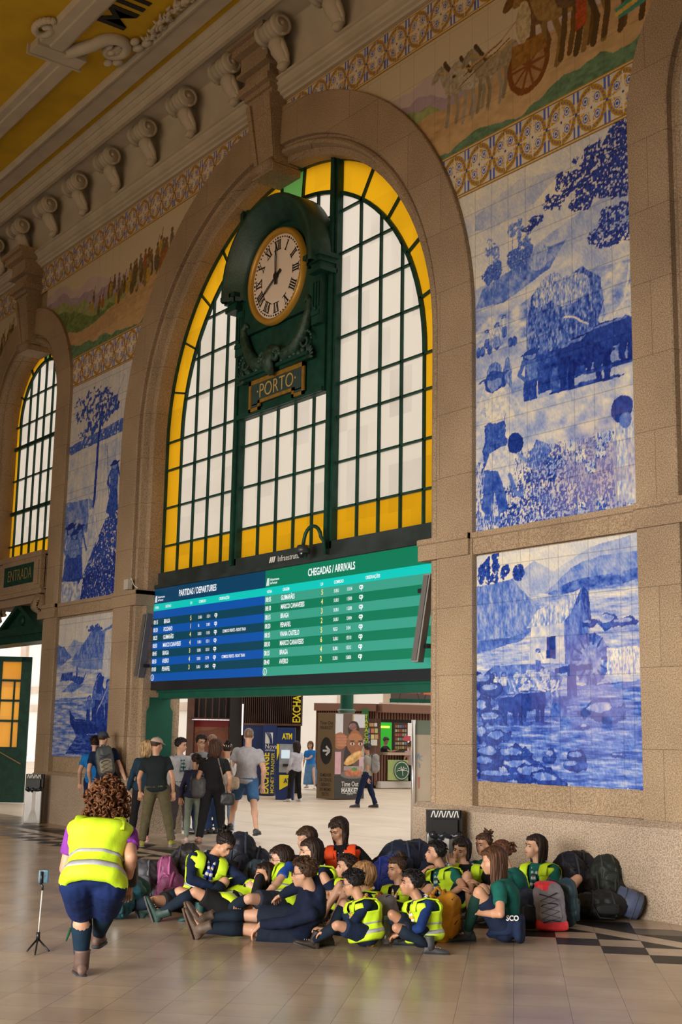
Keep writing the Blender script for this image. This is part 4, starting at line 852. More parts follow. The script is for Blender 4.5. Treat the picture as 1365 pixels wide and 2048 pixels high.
# ================================================================== the small left entrance
t = thing('entrance_balcony', (SX*K, 11.5*K, 5*K), 'carved stone sign block reading ENTRADA over the left doorway', 'sign')
mb = MB(K); a, b = SX-SI-.05, SX+SI+.22
mb.box(a, b, 11.50, 12.3, 5.10, 5.92); mb.box(a, b, 11.40, 12.3, 5.88, 6.0); mb.box(a, b, 11.44, 12.3, 5.02, 5.12); mb.box(SX+.75-1.15, SX+.75+1.15, 11.42, 11.5, 5.12, 5.88)
for sx in (-1, 1):
    mb.box(SX+.30+sx*1.42-.2, SX+.30+sx*1.42+.2, 11.40, 11.52, 5.14, 5.86); mb.box(SX+.30+sx*1.42-.12, SX+.30+sx*1.42+.12, 11.37, 11.42, 5.22, 5.78)
mb.box(a, b, 11.6, 12.2, 4.98, 5.05); mb.box(a+.4, b-.4, 11.55, 12.2, 4.84, 5.02)
mb.build('block', [M_STONE], t)
mb = MB(K); mb.box(SX+.75-.95, SX+.75+.95, 11.395, 11.42, 5.30, 5.76); mb.build('sign_plate', [M_GREEN], t)
mb = MB(K); text_mesh(mb, 'ENTRADA', .27, (SX+.75, 11.39, 5.40), (1, 0, 0), (0, 0, 1), align='CENTER', width=.80, bold=-.01, depth=.008); mb.build('sign_lettering', [mat('sign_gold', (.24, .19, .08), .5)], t)
for sx in (-1, 1):
    mb = MB(K); mb.smooth = True
    for q in range(20): a = q*.36; mb.tube([(SX+.30+sx*1.42-.15, 11.55+cos(a)*(.24-.010*q), 4.72+sin(a)*(.22-.010*q)), (SX+.30+sx*1.42+.15, 11.55+cos(a)*(.24-.010*q), 4.72+sin(a)*(.22-.010*q))], .045, 8)
    mb.tube([(SX+.30+sx*1.42, 11.6, 4.95), (SX+.30+sx*1.42, 11.52, 4.72), (SX+.30+sx*1.40, 11.7, 4.5)], [.2, .2, .1], 12)
    mb.build('console', [M_STONE], t)
t = thing('door_pediment', (SX*K, 11.8*K, 4*K), 'dark green triangular pediment over the left doorway', 'pediment')
mb = MB(K); mb.box(-33.4, SX+SI, 11.75, 12.3, 3.98, 4.30); mb.box(-33.4, SX+SI, 11.62, 12.3, 4.16, 4.32); mb.build('entablature', [M_GREEN], t)
mb = MB(K); mb.extr([(SX+.25-1.0, 11.75, 4.32), (SX+.25+1.0, 11.75, 4.32), (SX+.25, 11.75, 4.85)], (0, .4, 0)); mb.build('gable', [M_GREEN], t)
mb = MB(K)
for sx in (-1, 1): mb.extr([(SX+.25+sx*1.15, 11.6, 4.32), (SX+.25+sx*.98, 11.6, 4.32), (SX+.25, 11.6, 4.80), (SX+.25, 11.6, 4.92)], (0, .7, 0))
mb.build('raking_moulding', [M_GREEN], t)
mb = MB(K); mb.smooth = True; disc(mb, (SX+.25, 4.50), .12, 11.71, 11.76, 20); mb.build('rosette', [M_GREEN], t)
# open green door leaf with amber panes
H0 = at_z(-25, 1606); H1 = at_z(47, 1607)
dl = thing('door_leaf', H1, 'open dark green door leaf with amber panes at the left edge', 'door')
ax = (H1-H0); Lw = ax.length; ax.normalize(); nx_ = Vector((-ax.y, ax.x, 0))*.035
def leafbox(a, b, z0, z1, m_, nm_, th=1.0, par=dl):
    mb = MB(); c = H0+ax*(a+b)/2+Vector((0, 0, (z0+z1)/2)); mb.obox(c, ax*(b-a)/2, nx_*th, (0, 0, (z1-z0)/2)); return mb.build(nm_, m_, par)
DT = 3.45
mb = MB()
def lb(mb, a, b, z0, z1, th): c = H0+ax*(a+b)/2+Vector((0, 0, (z0+z1)/2)); mb.obox(c, ax*(b-a)/2, nx_*th, (0, 0, (z1-z0)/2))
lb(mb, Lw-.24, Lw, .02, DT, 1); lb(mb, 0, .15, .02, DT, 1); lb(mb, 0, Lw, DT-.12, DT, 1); lb(mb, 0, Lw, .02, 1.28, .9)
for z in (1.28, 1.92, 2.40, 2.88): lb(mb, 0, Lw, z-.025, z+.025, .8)
lb(mb, Lw*.52, Lw*.52+.04, 1.28, 2.88, .8); dfr = mb.build('leaf_frame', [M_GREEN], dl)
mb = MB(); lb(mb, .1, Lw-.22, 1.28, DT-.1, .15); mb.build('amber_panes', [glass_mat('door_amber', (1, .62, .01), 1.0)], dl)
mb = MB(); lb(mb, .12, Lw-.2, .35, .95, 1.15); lb(mb, .3, Lw-.4, .47, .83, 1.4); lb(mb, 0, Lw, .02, .2, 1.3); lb(mb, 0, Lw, 1.1, 1.16, 1.3); mb.build('raised_panel', [M_GREEN], dl)
mb = MB(); mb.tube([H0+Vector((0, 0, 1.30))-nx_*1.8, H0+ax*(Lw-.12)+Vector((0, 0, .92))-nx_*1.8], .014, 8); mb.build('push_bar', [mat('brass', (.4, .3, .15), .35, metal=.8)], dl)
# ================================================================== the concourse beyond the opening
def at_dep(px, py, dep):
    d = ray(px, py); t = dep/(d[0]*FG.x+d[1]*FG.y); return Vector((d[0]*t, d[1]*t, CAM_H+d[2]*t))
def dep_of(px, py): return at_z(px, py).dot(FG)
def slab(mb, px0, px1, y0, y1, dep, th=.05, pxb=None):
    """upright box facing the hall: its near face spans the given corners at a ground distance dep"""
    a = at_dep(px0, (y0+y1)/2, dep); b = at_dep(px1, (y0+y1)/2, dep); pm = (px0+px1)/2; z1 = at_dep(pm, y0, dep).z; z0 = max(0.0, at_dep(pm, y1, dep).z)
    c = (a+b)/2; c.z = (z0+z1)/2; c += FG*th/2
    mb.obox(c, RG*(b-a).length/2, FG*th/2, (0, 0, (z1-z0)/2)); return c
M_WALLW = mat('white_render', (.80, .77, .73), .8, var=.04, vscale=.5); M_LIME = mat('limestone', (.62, .50, .40), .75, var=.1, vscale=1)
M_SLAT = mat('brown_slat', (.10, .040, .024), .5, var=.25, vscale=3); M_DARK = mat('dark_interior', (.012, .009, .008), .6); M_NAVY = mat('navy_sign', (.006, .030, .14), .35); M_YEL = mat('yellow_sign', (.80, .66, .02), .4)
mb = MB(); mb.box(-110, 6, 34, 34.6, 0, 9); mb.cur = 1
for z in (2.9, 4.1): mb.box(-110, -58, 33.85, 34, z, z+.42)
for x in range(-108, 0, 9): mb.box(x, x+.9, 33.8, 34, 0, 9)
struct(mb, 'wall_concourse', [M_WALLW, M_LIME])
# iron column
cb = at_z(691, 1590); cb = at_dep(691, 1590, 38.0); cb.z = 0
t = thing('iron_column', cb, 'round green iron column rising behind the tall food advertisement', 'column')
mb = MB(); mb.smooth = True; r = 13.0*38/FPX
def lathe(mb, c, prof, n=20): mb.sweep(prof, [((c[0], c[1], c[2] if len(c) > 2 else 0), (cos(2*pi*q/n), sin(2*pi*q/n), 0), (0, 0, 1)) for q in range(n+1)])
lathe(mb, cb, [(r, 0), (r, 7.5)]); mb.build('shaft', [M_GREENP], t)
mb = MB(); mb.smooth = True; zz = at_dep(691, 1422, 38).z
lathe(mb, cb, [(r, zz+.06), (r*1.35, zz+.04), (r*1.4, zz), (r*1.2, zz-.04), (r*1.3, zz-.10), (r*1.25, zz-.14), (r*1.05, zz-.18), (r*1.4, zz-.9), (r*1.4, 0)]); mb.build('base_mouldings', [mat('column_grey_green', (.07, .14, .11), .4)], t)
# food advertisement: a tall two-sided box
d0 = dep_of(668, 1600); A = at_dep(633, 1590, d0+.35); B = at_dep(668, 1590, d0); C2 = at_dep(728, 1590, d0+.55)
ztop = at_dep(668, 1427, d0).z
for q in (A, B, C2): q.z = 0
t = thing('advertising_box', B, 'tall advertising box with a brown arrow side and a sandwich picture side', 'advertisement')
D4 = A+C2-B
mb = MB(); mb.extr([A+Vector((0, 0, .02)), B+Vector((0, 0, .02)), C2+Vector((0, 0, .02)), D4+Vector((0, 0, .02))], (0, 0, ztop)); mb.build('box', [mat('kraft_brown', (.19, .125, .06), .6)], t)
eR = (B-A).normalized(); nL = Vector((eR.y, -eR.x, 0)); wL = (B-A).length
def on(o, e, n, u, z, off=.006): return o+e*u+n*off+Vector((0, 0, z))
mb = MB(); c = on(A, eR, nL, wL*.52, ztop*.565); mb.cur = 0
mb.add([c+eR*(.27*wL/.9*cos(2*pi*i/40)*1.1)+UP*(.27*sin(2*pi*i/40)*1.35) for i in range(40)], [tuple(range(40))])
mb.build('arrow_disc', [mat('charcoal', (.022, .020, .018), .5)], t)
mb = MB(); c = on(A, eR, nL, wL*.52, ztop*.565, .012); 
for (p, q, w_) in (((-.11, 0), (.11, 0), .028), ((.0, .12), (.13, 0), .03), ((.0, -.12), (.13, 0), .03)):
    P = c+eR*p[0]+UP*p[1]; Q = c+eR*q[0]+UP*q[1]; dd = (Q-P).normalized(); pp = nL.cross(dd)*w_; mb.add([P-pp, Q-pp, Q+pp, P+pp], [(0, 1, 2, 3)])
mb.build('arrow', [M_WHT], t)
mb = MB()
text_mesh(mb, 'Time Out', .10, on(A, eR, nL, wL*.52, ztop*.87), eR, UP, align='CENTER', width=.8); text_mesh(mb, 'MARKET', .09, on(A, eR, nL, wL*.52, ztop*.815), eR, UP, align='CENTER', width=.9)
for i, s_ in enumerate(('O MELHOR', 'DA CIDADE,', 'DEBAIXO', 'DO MESMO', 'TECTO.')): text_mesh(mb, s_, .085, on(A, eR, nL, wL*.52, ztop*(.265-i*.055)), eR, UP, align='CENTER', width=.62, bold=.005)
mb.build('slogan', [mat('slogan_brown', (.030, .022, .016), .6)], t)
eP = (C2-B).normalized(); nP = Vector((eP.y, -eP.x, 0)); wP = (C2-B).length
def poster():
    nx, nz = 110, 190; U, V = np.meshgrid(np.linspace(0, 1, nx+1), np.linspace(0, 1, nz+1)); W_, H_ = 1.0, 2.1
    n = fbm(U, V*2, 12, 3, 4)-.5; c = np.zeros(U.shape+(3,)); c[:] = (.12, .075, .06)
    def E(cx, cy, rx, ry, rot=0): dx = (U-cx); dy = (V-cy); a, b = cos(rot), sin(rot); return ((dx*a+dy*2.1*b)/rx)**2+((-dx*b/2.1+dy*a)/ry)**2 < 1+.25*n
    def col(m, b, a=.25): c[m] = (np.array(b)*(1+a*2*n[..., None]))[m]
    col((U < .26) & (V > .70), (.62, .64, .68), .05); col((U > .62) & (V > .84), (.60, .62, .66), .05); col((U > .70) & (V > .5) & (V < .7), (.35, .33, .34)); col((U > .58) & (U < .62) & (V > .8), (.5, .36, .12))
    col((U < .2) & (V < .55) & (V > .2), (.60, .36, .42), .1); col((U > .82) & (V < .5) & (V > .25), (.60, .40, .46), .1); col(E(.45, .45, .16, .2), (.03, .02, .025))
    col(E(.62, .82, .20, .10), (.035, .018, .016), .8); col(E(.60, .85, .15, .04), (.20, .10, .09), 1.2); col(E(.68, .66, .28, .15), (.30, .115, .045), .12); col(E(.68, .72, .23, .05), (.42, .18, .08), .1)
    for ex in (.58, .86): col(E(ex, .645, .075, .016), (.62, .58, .55), .02); col(E(ex, .645, .030, .015), (.02, .012, .01), .05); col(E(ex, .68, .09, .008), (.04, .02, .015), .05)
    col(E(.74, .59, .06, .020), (.36, .15, .07)); col(E(.76, .545, .12, .022), (.32, .10, .09))
    col(E(.16, .68, .24, .10), (.36, .14, .07), .12)
    for q in range(4): col(E(.22, .735-q*.035, .18, .015), (.46, .20, .11), .1)
    col(E(.62, .475, .34, .055, .45), (.62, .34, .10), .5); col(E(.60, .49, .28, .025, .45), (.75, .48, .20), .3)
    col((U > .3) & (U < .95) & (V > .33) & (V < .38), (.36, .30, .30)); col(V < .285, (.035, .033, .035), .05); col(E(.62, .285, .42, .052), (.16, .15, .15), .05); col(E(.64, .30, .32, .045), (.46, .16, .08), .8); col(E(.66, .345, .10, .02), (.08, .22, .05), .5)
    P = [B+eP*(u*wP*.985+.01)+nP*.008+UP*(v*ztop*.985+.03) for v in np.linspace(0, 1, nz+1) for u in np.linspace(0, 1, nx+1)]
    me = bpy.data.meshes.new('food_picture'); F = [(r_*(nx+1)+q, r_*(nx+1)+q+1, (r_+1)*(nx+1)+q+1, (r_+1)*(nx+1)+q) for r_ in range(nz) for q in range(nx)]
    me.from_pydata([tuple(p) for p in P], [], F); ca = me.color_attributes.new('paint', 'FLOAT_COLOR', 'POINT')
    ca.data.foreach_set('color', np.concatenate([np.clip(c, 0, 1), np.ones(c.shape[:2]+(1,))], -1).reshape(-1).astype(np.float32)); me.materials.append(mat('poster_print', (.5, .5, .5), .5, attr='paint'))
    o = bpy.data.objects.new('food_picture', me); COL.objects.link(o); attach(o, t)
poster()
mb = MB(); text_mesh(mb, 'Time Out', .13, on(B, eP, nP, wP*.52, ztop*.155, .014), eP, UP, align='CENTER', width=.75, bold=.01); text_mesh(mb, 'MARKET', .11, on(B, eP, nP, wP*.52, ztop*.085, .014), eP, UP, align='CENTER', width=.95, bold=.03); text_mesh(mb, 'PORTO', .04, on(B, eP, nP, wP*.52, ztop*.055, .014), eP, UP, align='CENTER')
for z in (.135, .072): o = on(B, eP, nP, wP*.25, ztop*z, .014); mb.add([o, o+eP*wP*.52, o+eP*wP*.52+UP*.012, o+UP*.012], [(0, 1, 2, 3)])
mb.build('market_lettering', [M_WHT], t)
# exchange kiosk with slatted canopy
dk = dep_of(540, 1591)
t = thing('exchange_kiosk', at_dep(480, 1591, dk), 'dark brown slatted kiosk with an exchange counter on the left of the concourse', 'kiosk')
t.location.z = 0
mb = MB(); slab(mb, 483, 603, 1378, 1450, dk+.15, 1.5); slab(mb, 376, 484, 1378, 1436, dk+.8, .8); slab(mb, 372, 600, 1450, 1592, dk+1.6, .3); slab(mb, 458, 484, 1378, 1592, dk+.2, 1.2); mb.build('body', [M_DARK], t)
mb = MB()
for q in range(30):
    px = 484+q*4.1; slab(mb, px, px+1.0, 1380, 1449, dk, .12)
for q in range(8): px = 384+q*13.5; slab(mb, px, px+1.6, 1390, 1436, dk+.6, .1)
slab(mb, 382, 476, 1436, 1441, dk+.5, .2); slab(mb, 483, 603, 1447, 1451, dk-.02, .2); slab(mb, 372, 386, 1390, 1592, dk+.5, .4); mb.build('slats', [M_SLAT], t, ); t.children[-1]['kind'] = 'stuff'
mb = MB(); slab(mb, 486, 552, 1450, 1592, dk+.02, .3); mb.build('blue_panel', [M_NAVY], t)
mb = MB(); o = at_dep(597, 1446, dk-.06); text_mesh(mb, 'EXCHANGE', .22, at_dep(600.5, 1446, dk-.06), UP, -RG, width=.75, bold=.02); mb.build('canopy_lettering', [M_YEL], t)
mb = MB(); slab(mb, 484, 486.5, 1408, 1470, dk-.03, .05); slab(mb, 384, 459, 1438.5, 1440.5, dk+.5, .05); mb.build('light_strip', [mat('led', (.9, .85, .9), .5, emis=((1, .93, .95), 1.3))], t)
t = thing('red_poster', at_dep(420, 1530, dk+1.2), 'wide red and tan poster at the back of the exchange kiosk', 'poster')
mb = MB(); slab(mb, 384, 458, 1441, 1560, dk+1.1, .06); mb.build('print', [mat('poster_red', (.55, .24, .14), .5, col2=(.42, .16, .10), vscale=.8)], t)
mb = MB(); slab(mb, 384, 458, 1441, 1454, dk+1.06, .03); mb.build('header', [mat('poster_crimson', (.35, .02, .03), .5)], t)
mb = MB(); mb.smooth = True
P0_ = [at_dep(386, 1468, dk+1.05), at_dep(400, 1462, dk+1.05), at_dep(420, 1462, dk+1.05), at_dep(440, 1456, dk+1.05), at_dep(457, 1452, dk+1.05), at_dep(457, 1530, dk+1.05), at_dep(386, 1530, dk+1.05)]
mb.smooth = False; mb.add(P0_, [tuple(range(7))]); mb.build('hill_print', [mat('poster_ridge', (.30, .10, .055), .5, var=.3, vscale=2)], t)
# sign column and cash machine
t = thing('exchange_sign', at_dep(538, 1592, dk-.3), 'tall navy sign column with vertical yellow EXCHANGE lettering', 'sign'); t.location.z = 0
mb = MB(); slab(mb, 525, 551, 1450, 1590, dk-.35, .3); mb.build('column', [M_NAVY], t)
mb = MB(); text_mesh(mb, 'EXCHANGE', .20, at_dep(536.5, 1588, dk-.37), UP, -RG, fit=at_dep(536, 1507, dk).z-at_dep(536, 1588, dk).z, bold=.03)
text_mesh(mb, 'MONEY TRANSFER', .10, at_dep(547.5, 1587, dk-.37), UP, -RG, fit=at_dep(536, 1507, dk).z-at_dep(536, 1587, dk).z, bold=.005); mb.build('exchange_lettering', [M_YEL], t)
mb = MB(); text_mesh(mb, 'Nova', .13, at_dep(530, 1497, dk-.37), RG, UP, width=.85); text_mesh(mb, 'câmbios', .065, at_dep(530, 1502, dk-.37), RG, UP, width=.95)
o = at_dep(530.5, 1487, dk-.37); hs_ = at_dep(530, 1465, dk).z-at_dep(530, 1487, dk).z; ws_ = 15*dk/FPX
mb.add([o, o+RG*ws_, o+RG*ws_+UP*hs_, o+UP*hs_], [(0, 1, 2, 3)]); mb.build('logo', [M_WHT], t)
mb = MB(); mb.smooth = True
for k in range(3):
    P = [o-FG*.01+RG*(ws_*(.12+.22*k+.55*sin(q*.16)*(1-.2*k)))+UP*(hs_*(1-.09*q)) for q in range(12)]; mb.tube(P, .012, 5)
mb.build('logo_curl', [M_NAVY], t)
da = dep_of(575, 1601)
t = thing('cash_machine', at_dep(572, 1601, da), 'navy and yellow cash machine with ATM lettering beside the exchange sign', 'cash machine'); t.location.z = 0
mb = MB(); slab(mb, 553, 589, 1455, 1600, da+.25, .7); mb.build('cabinet', [M_NAVY], t)
mb = MB(); slab(mb, 559, 587, 1488, 1545, da+.18, .1); mb.build('console', [mat('machine_grey', (.30, .33, .36), .35, var=.1)], t)
mb = MB(); slab(mb, 563, 580, 1500, 1517, da+.14, .04); mb.build('screen', [mat('atm_screen', (.55, .7, .8), .3, emis=((.6, .75, .85), .5))], t)
mb = MB(); slab(mb, 566, 580, 1528, 1533, da+.12, .08); mb.build('keypad', [M_BLACK], t)
mb = MB(); 
mb.add([at_dep(559, 1550, da+.16), at_dep(580, 1550, da+.16), at_dep(578, 1570, da+.16), at_dep(559, 1580, da+.16)], [(0, 1, 2, 3)]); mb.add([at_dep(554, 1488, da+.16), at_dep(559, 1488, da+.16), at_dep(559, 1505, da+.16), at_dep(554, 1522, da+.16)], [(0, 1, 2, 3)]); text_mesh(mb, 'ATM', .15, at_dep(565, 1478, da+.23), RG, UP, bold=.04, fit=20*da/FPX); mb.build('yellow_panel', [M_YEL], t)
mb = MB(); text_mesh(mb, 'ATM', .12, at_dep(568, 1566, da+.14), RG, UP, bold=.03, width=.8); mb.build('lower_lettering', [M_NAVY], t)
# market kiosk
dm = dep_of(760, 1577)
KA = at_dep(628, 1577, dm+.2); KB = at_dep(752, 1577, dm-.2); KC = at_dep(880, 1577, dm+1.2)
t = thing('market_kiosk', KB, 'brown ribbed kiosk with an open counter at the right of the concourse', 'kiosk'); t.location.z = 0
zt = at_dep(740, 1408, dm).z; ze = at_dep(740, 1438, dm).z; zc = at_dep(780, 1507, dm).z
def wallseg(mb, a, b, z0, z1, th=.1, off=0.0):
    a = Vector((a.x, a.y, 0)); b = Vector((b.x, b.y, 0)); e = (b-a).normalized(); n = Vector((e.y, -e.x, 0)); c = (a+b)/2+n*off; c.z = (z0+z1)/2; mb.obox(c, e*(b-a).length/2, n*th/2, (0, 0, (z1-z0)/2)); return e, n
mb = MB(); wallseg(mb, KA, KB, zt-.25, zt, .5); wallseg(mb, KB, KC, zt-.28, zt, .7); mb.build('roof_fascia', [mat('fascia_brown', (.20, .10, .065), .5)], t)
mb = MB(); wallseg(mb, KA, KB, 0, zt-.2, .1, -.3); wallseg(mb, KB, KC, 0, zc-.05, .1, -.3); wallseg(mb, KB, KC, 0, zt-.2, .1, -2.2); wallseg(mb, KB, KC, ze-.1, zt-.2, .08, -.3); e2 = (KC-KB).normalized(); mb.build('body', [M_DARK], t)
mb = MB()
for (a, b, z0, z1, n_) in ((KA, KB, 0.1, zt-.25, 26), (KB, KC, ze, zt-.28, 22), (KB, KC, .25, zc-.05, 24)):
    for q in range(n_): p = a.lerp(b, (q+.5)/n_); e = (b-a).normalized(); w_ = (b-a).length/n_*.28; wallseg(mb, p-e*w_, p+e*w_, z0, z1, .12, -.1)
o = mb.build('ribs', [mat('rib_brown', (.17, .075, .05), .5)], t); o['kind'] = 'stuff'
mb = MB(); wallseg(mb, KB+e2*.3, KC, zc-.05, zc+.03, .7, -.1); mb.build('counter_top', [mat('counter_wood', (.45, .33, .24), .4)], t)
mb = MB(); wallseg(mb, KB+e2*.1, KC, .02, .24, .3, 0); mb.build('kerb', [mat('kerb_white', (.55, .50, .45), .6)], t)
t2 = t
mb = MB(); slab(mb, 724, 737, 1418, 1505, dm-.55, .05); t3 = thing('green_banner', at_dep(730, 1505, dm-.55), 'narrow green vertical banner with yellow letters on the kiosk corner', 'banner'); mb.build('cloth', [mat('banner_green', (.01, .14, .04), .5)], t3)
mb = MB()
for i, ch in enumerate('TABACOS'): text_mesh(mb, ch, .13, at_dep(733, 1437+i*9.2, dm-.57), RG, UP, align='CENTER')
mb.build('banner_lettering', [M_YEL], t3)
t4 = thing('kiosk_sign', at_dep(805, 1560, dm), 'yellow and green square sign with a round palm emblem on the kiosk counter', 'sign')
ds = (at_dep(805, 1577, dm+.5)).dot(FG)
mb = MB(); slab(mb, 776, 817, 1520, 1561, ds-.55, .05); mb.build('board', [mat('sign_yellow_green', (.60, .55, .10), .5, col2=(.18, .38, .20), vscale=.7)], t4)
mb = MB(); c = at_dep(804, 1541, ds-.58); 
for (rr, m_, off) in ((.30, 0, 0), (.265, 1, -.01), (.24, 0, -.02)):
    mb.cur = m_; mb.add([c+FG*off+RG*rr*.9*cos(2*pi*q/30)+UP*rr*1.1*sin(2*pi*q/30) for q in range(30)], [tuple(range(30))])
mb.cur = 1
for q in range(6): a = q*pi/5; mb.tube([c-FG*.04+RG*.02, c-FG*.04+RG*(.02+.14*cos(a))+UP*(.14*sin(a)), c-FG*.04+RG*(.02+.19*cos(a))+UP*(.13*sin(a)-.04)], .012, 5)
mb.tube([c-FG*.04+RG*.02, c-FG*.04+RG*.04-UP*.17], .012, 5); mb.build('emblem', [mat('emblem_green', (.02, .10, .05), .5), M_WHT], t4)
# goods and notices inside the kiosk
t5 = thing('notice_board', at_dep(756, 1500, dm-.1), 'brown board with rows of coloured leaflets left of the kiosk counter', 'notice board')
mb = MB(); slab(mb, 736, 762, 1437, 1512, dm-.15, .05); mb.build('board', [M_SLAT], t5)
cs = [(.6, .35, .15), (.7, .68, .62), (.2, .4, .5), (.65, .2, .12), (.5, .55, .2), (.15, .2, .5), (.7, .62, .3)]
i = 0
for (a, b, y0, y1) in ((739, 748, 1446, 1453), (749, 755, 1446, 1453), (735, 740, 1457, 1466), (742, 749, 1457, 1466), (750, 756, 1457, 1466), (735, 740, 1469, 1478), (742, 749, 1469, 1478), (750, 757, 1469, 1478), (742, 755, 1479, 1491), (734, 740, 1482, 1488)):
    mb = MB(); slab(mb, a, b, y0, y1, dm-.18, .01); mb.build('leaflet', [mat('leaflet_%d' % i, cs[i % 7], .6)], t5); i += 1
t6 = thing('cold_cabinet', at_dep(773, 1500, ds+1.0), 'lit green drinks cabinet inside the kiosk', 'cabinet')
mb = MB(); slab(mb, 762, 784, 1442, 1504, ds+1.0, .3); mb.build('cabinet', [mat('lit_green', (.03, .42, .04), .4, emis=((.04, .5, .03), .5))], t6)
mb = MB(); slab(mb, 762, 780, 1452, 1456, ds+.95, .05); mb.build('light', [mat('lit_yellow', (.9, .85, .1), .4, emis=((1, .9, .1), 1.2))], t6)
t7 = thing('display_shelf', at_dep(803, 1500, ds+1.0), 'glazed shelf of small packets behind the kiosk counter', 'shelf')
mb = MB(); slab(mb, 789, 816, 1445, 1506, ds+1.0, .3); mb.build('cabinet', [mat('shelf_brown', (.12, .08, .055), .4)], t7)
random.seed(3); k = 0
for r_ in range(6):
    for c_ in range(5):
        mb = MB(); y_ = 1450+r_*8.5; x_ = 791+c_*4.7; slab(mb, x_, x_+3.6, y_, y_+5.5, ds+.95, .06); mb.build('packet', [mat('packet_%d' % k, random.choice(cs+[(.55, .1, .08), (.5, .45, .4)]), .5)], t7); k += 1
mb = MB(); slab(mb, 809, 822, 1472, 1482, ds-.1, .1); tag(mb.build('pink_sign', [mat('pink', (.65, .08, .12), .5)]), 'small pink sign above the kiosk counter by the customer', 'sign')
# terrace level with orange parasols, upper right of the opening
t = thing('terrace', at_dep(830, 1405, 46), 'terrace edge with a green rail over the market kiosk', 'terrace'); t.location.z = 0
z_ = at_dep(830, 1405, 44.5).z
mb = MB(); slab(mb, 780, 900, 1398, 1406, 45.1, .1); mb.build('rail', [M_GREENP], t)
mb = MB(); zr_ = at_dep(815, 1398, 45.6).z; c = at_dep(840, 1398, 45.9); c.z = zr_-.16-.05; mb.obox(c, RG*1.5, FG*.8, (0, 0, .05)); mb.build('deck', [M_LIME], t)
mb = MB(); slab(mb, 766, 781, 1360, 1600, 46, .5); mb.build('stone_post', [M_LIME], t)
mb = MB(); slab(mb, 781, 900, 1340, 1398, 46.4, .05); mb.build('window_glass', [mat('grey_glass', (.16, .14, .13), .15)], t)
for (a, b, y0, y1, lab) in ((795, 842, 1370, 1386, 'left'), (848, 880, 1370, 1389, 'right')):
    t = thing('terrace_chair', at_dep((a+b)/2, 1398, 45.6), 'orange terrace chair, the %s one above the kiosk roof' % lab, 'chair')
    mb = MB(); slab(mb, a, b, y0, y1, 45.5, .4); mb.build('seat', [mat('orange_'+lab, (.75, .19, .05), .5)], t)
    for q in (0.15, .85):
        mb = MB(); p = at_dep(a+(b-a)*q, y1, 45.6); mb.tube([p, Vector((p.x, p.y, zr_-.16))+RG*.12*(1 if q > .5 else -1)], .012, 6); mb.build('leg', [M_BLACK], t)
# grey service board with chrome post
dp_ = dep_of(826, 1683)
t = thing('service_board', at_dep(826, 1683, dp_), 'grey metal board on a chrome post standing just inside the opening', 'board'); t.location.z = 0
mb = MB(); slab(mb, 829, 905, 1470, 1679, dp_+.05, .08); mb.build('panel', [mat('grey_board', (.30, .245, .18), .6, var=.08, vscale=2)], t)
mb = MB(); slab(mb, 829, 905, 1441, 1470, dp_+.05, .09); mb.build('top_panel', [mat('green_grey', (.10, .12, .09), .35)], t)
mb = MB(); mb.smooth = True; p = at_dep(826, 1683, dp_); p.z = 0; q = Vector((p.x, p.y, at_dep(826, 1440, dp_).z)); mb.tube([p, q], .036, 14); mb.build('post', [mat('chrome', (.55, .53, .52), .22, metal=.85)], t)
mb = MB(); c = at_dep(839, 1519, dp_+.03)
for (a, b) in (((-.05, .03), (.05, .06)), ((-.05, .03), (-.02, .10)), ((-.02, .10), (.0, .0)), ((.0, .0), (.05, -.02)), ((-.04, -.04), (.0, -.08)), ((0, -.08), (0, -.14))): mb.tube([c+RG*a[0]+UP*a[1], c+RG*b[0]+UP*b[1]], .005, 5)
mb.build('blue_scrawl', [mat('scrawl_blue', (.10, .25, .40), .6)], t)
mb = MB(); c = at_dep(838, 1567, dp_+.03); mb.tube([c+UP*.09-RG*.02, c+UP*.1+RG*.02], .005, 5); mb.tube([c+UP*.09, c-UP*.08], .006, 5); mb.build('red_scrawl', [mat('scrawl_red', (.45, .05, .04), .6)], t)

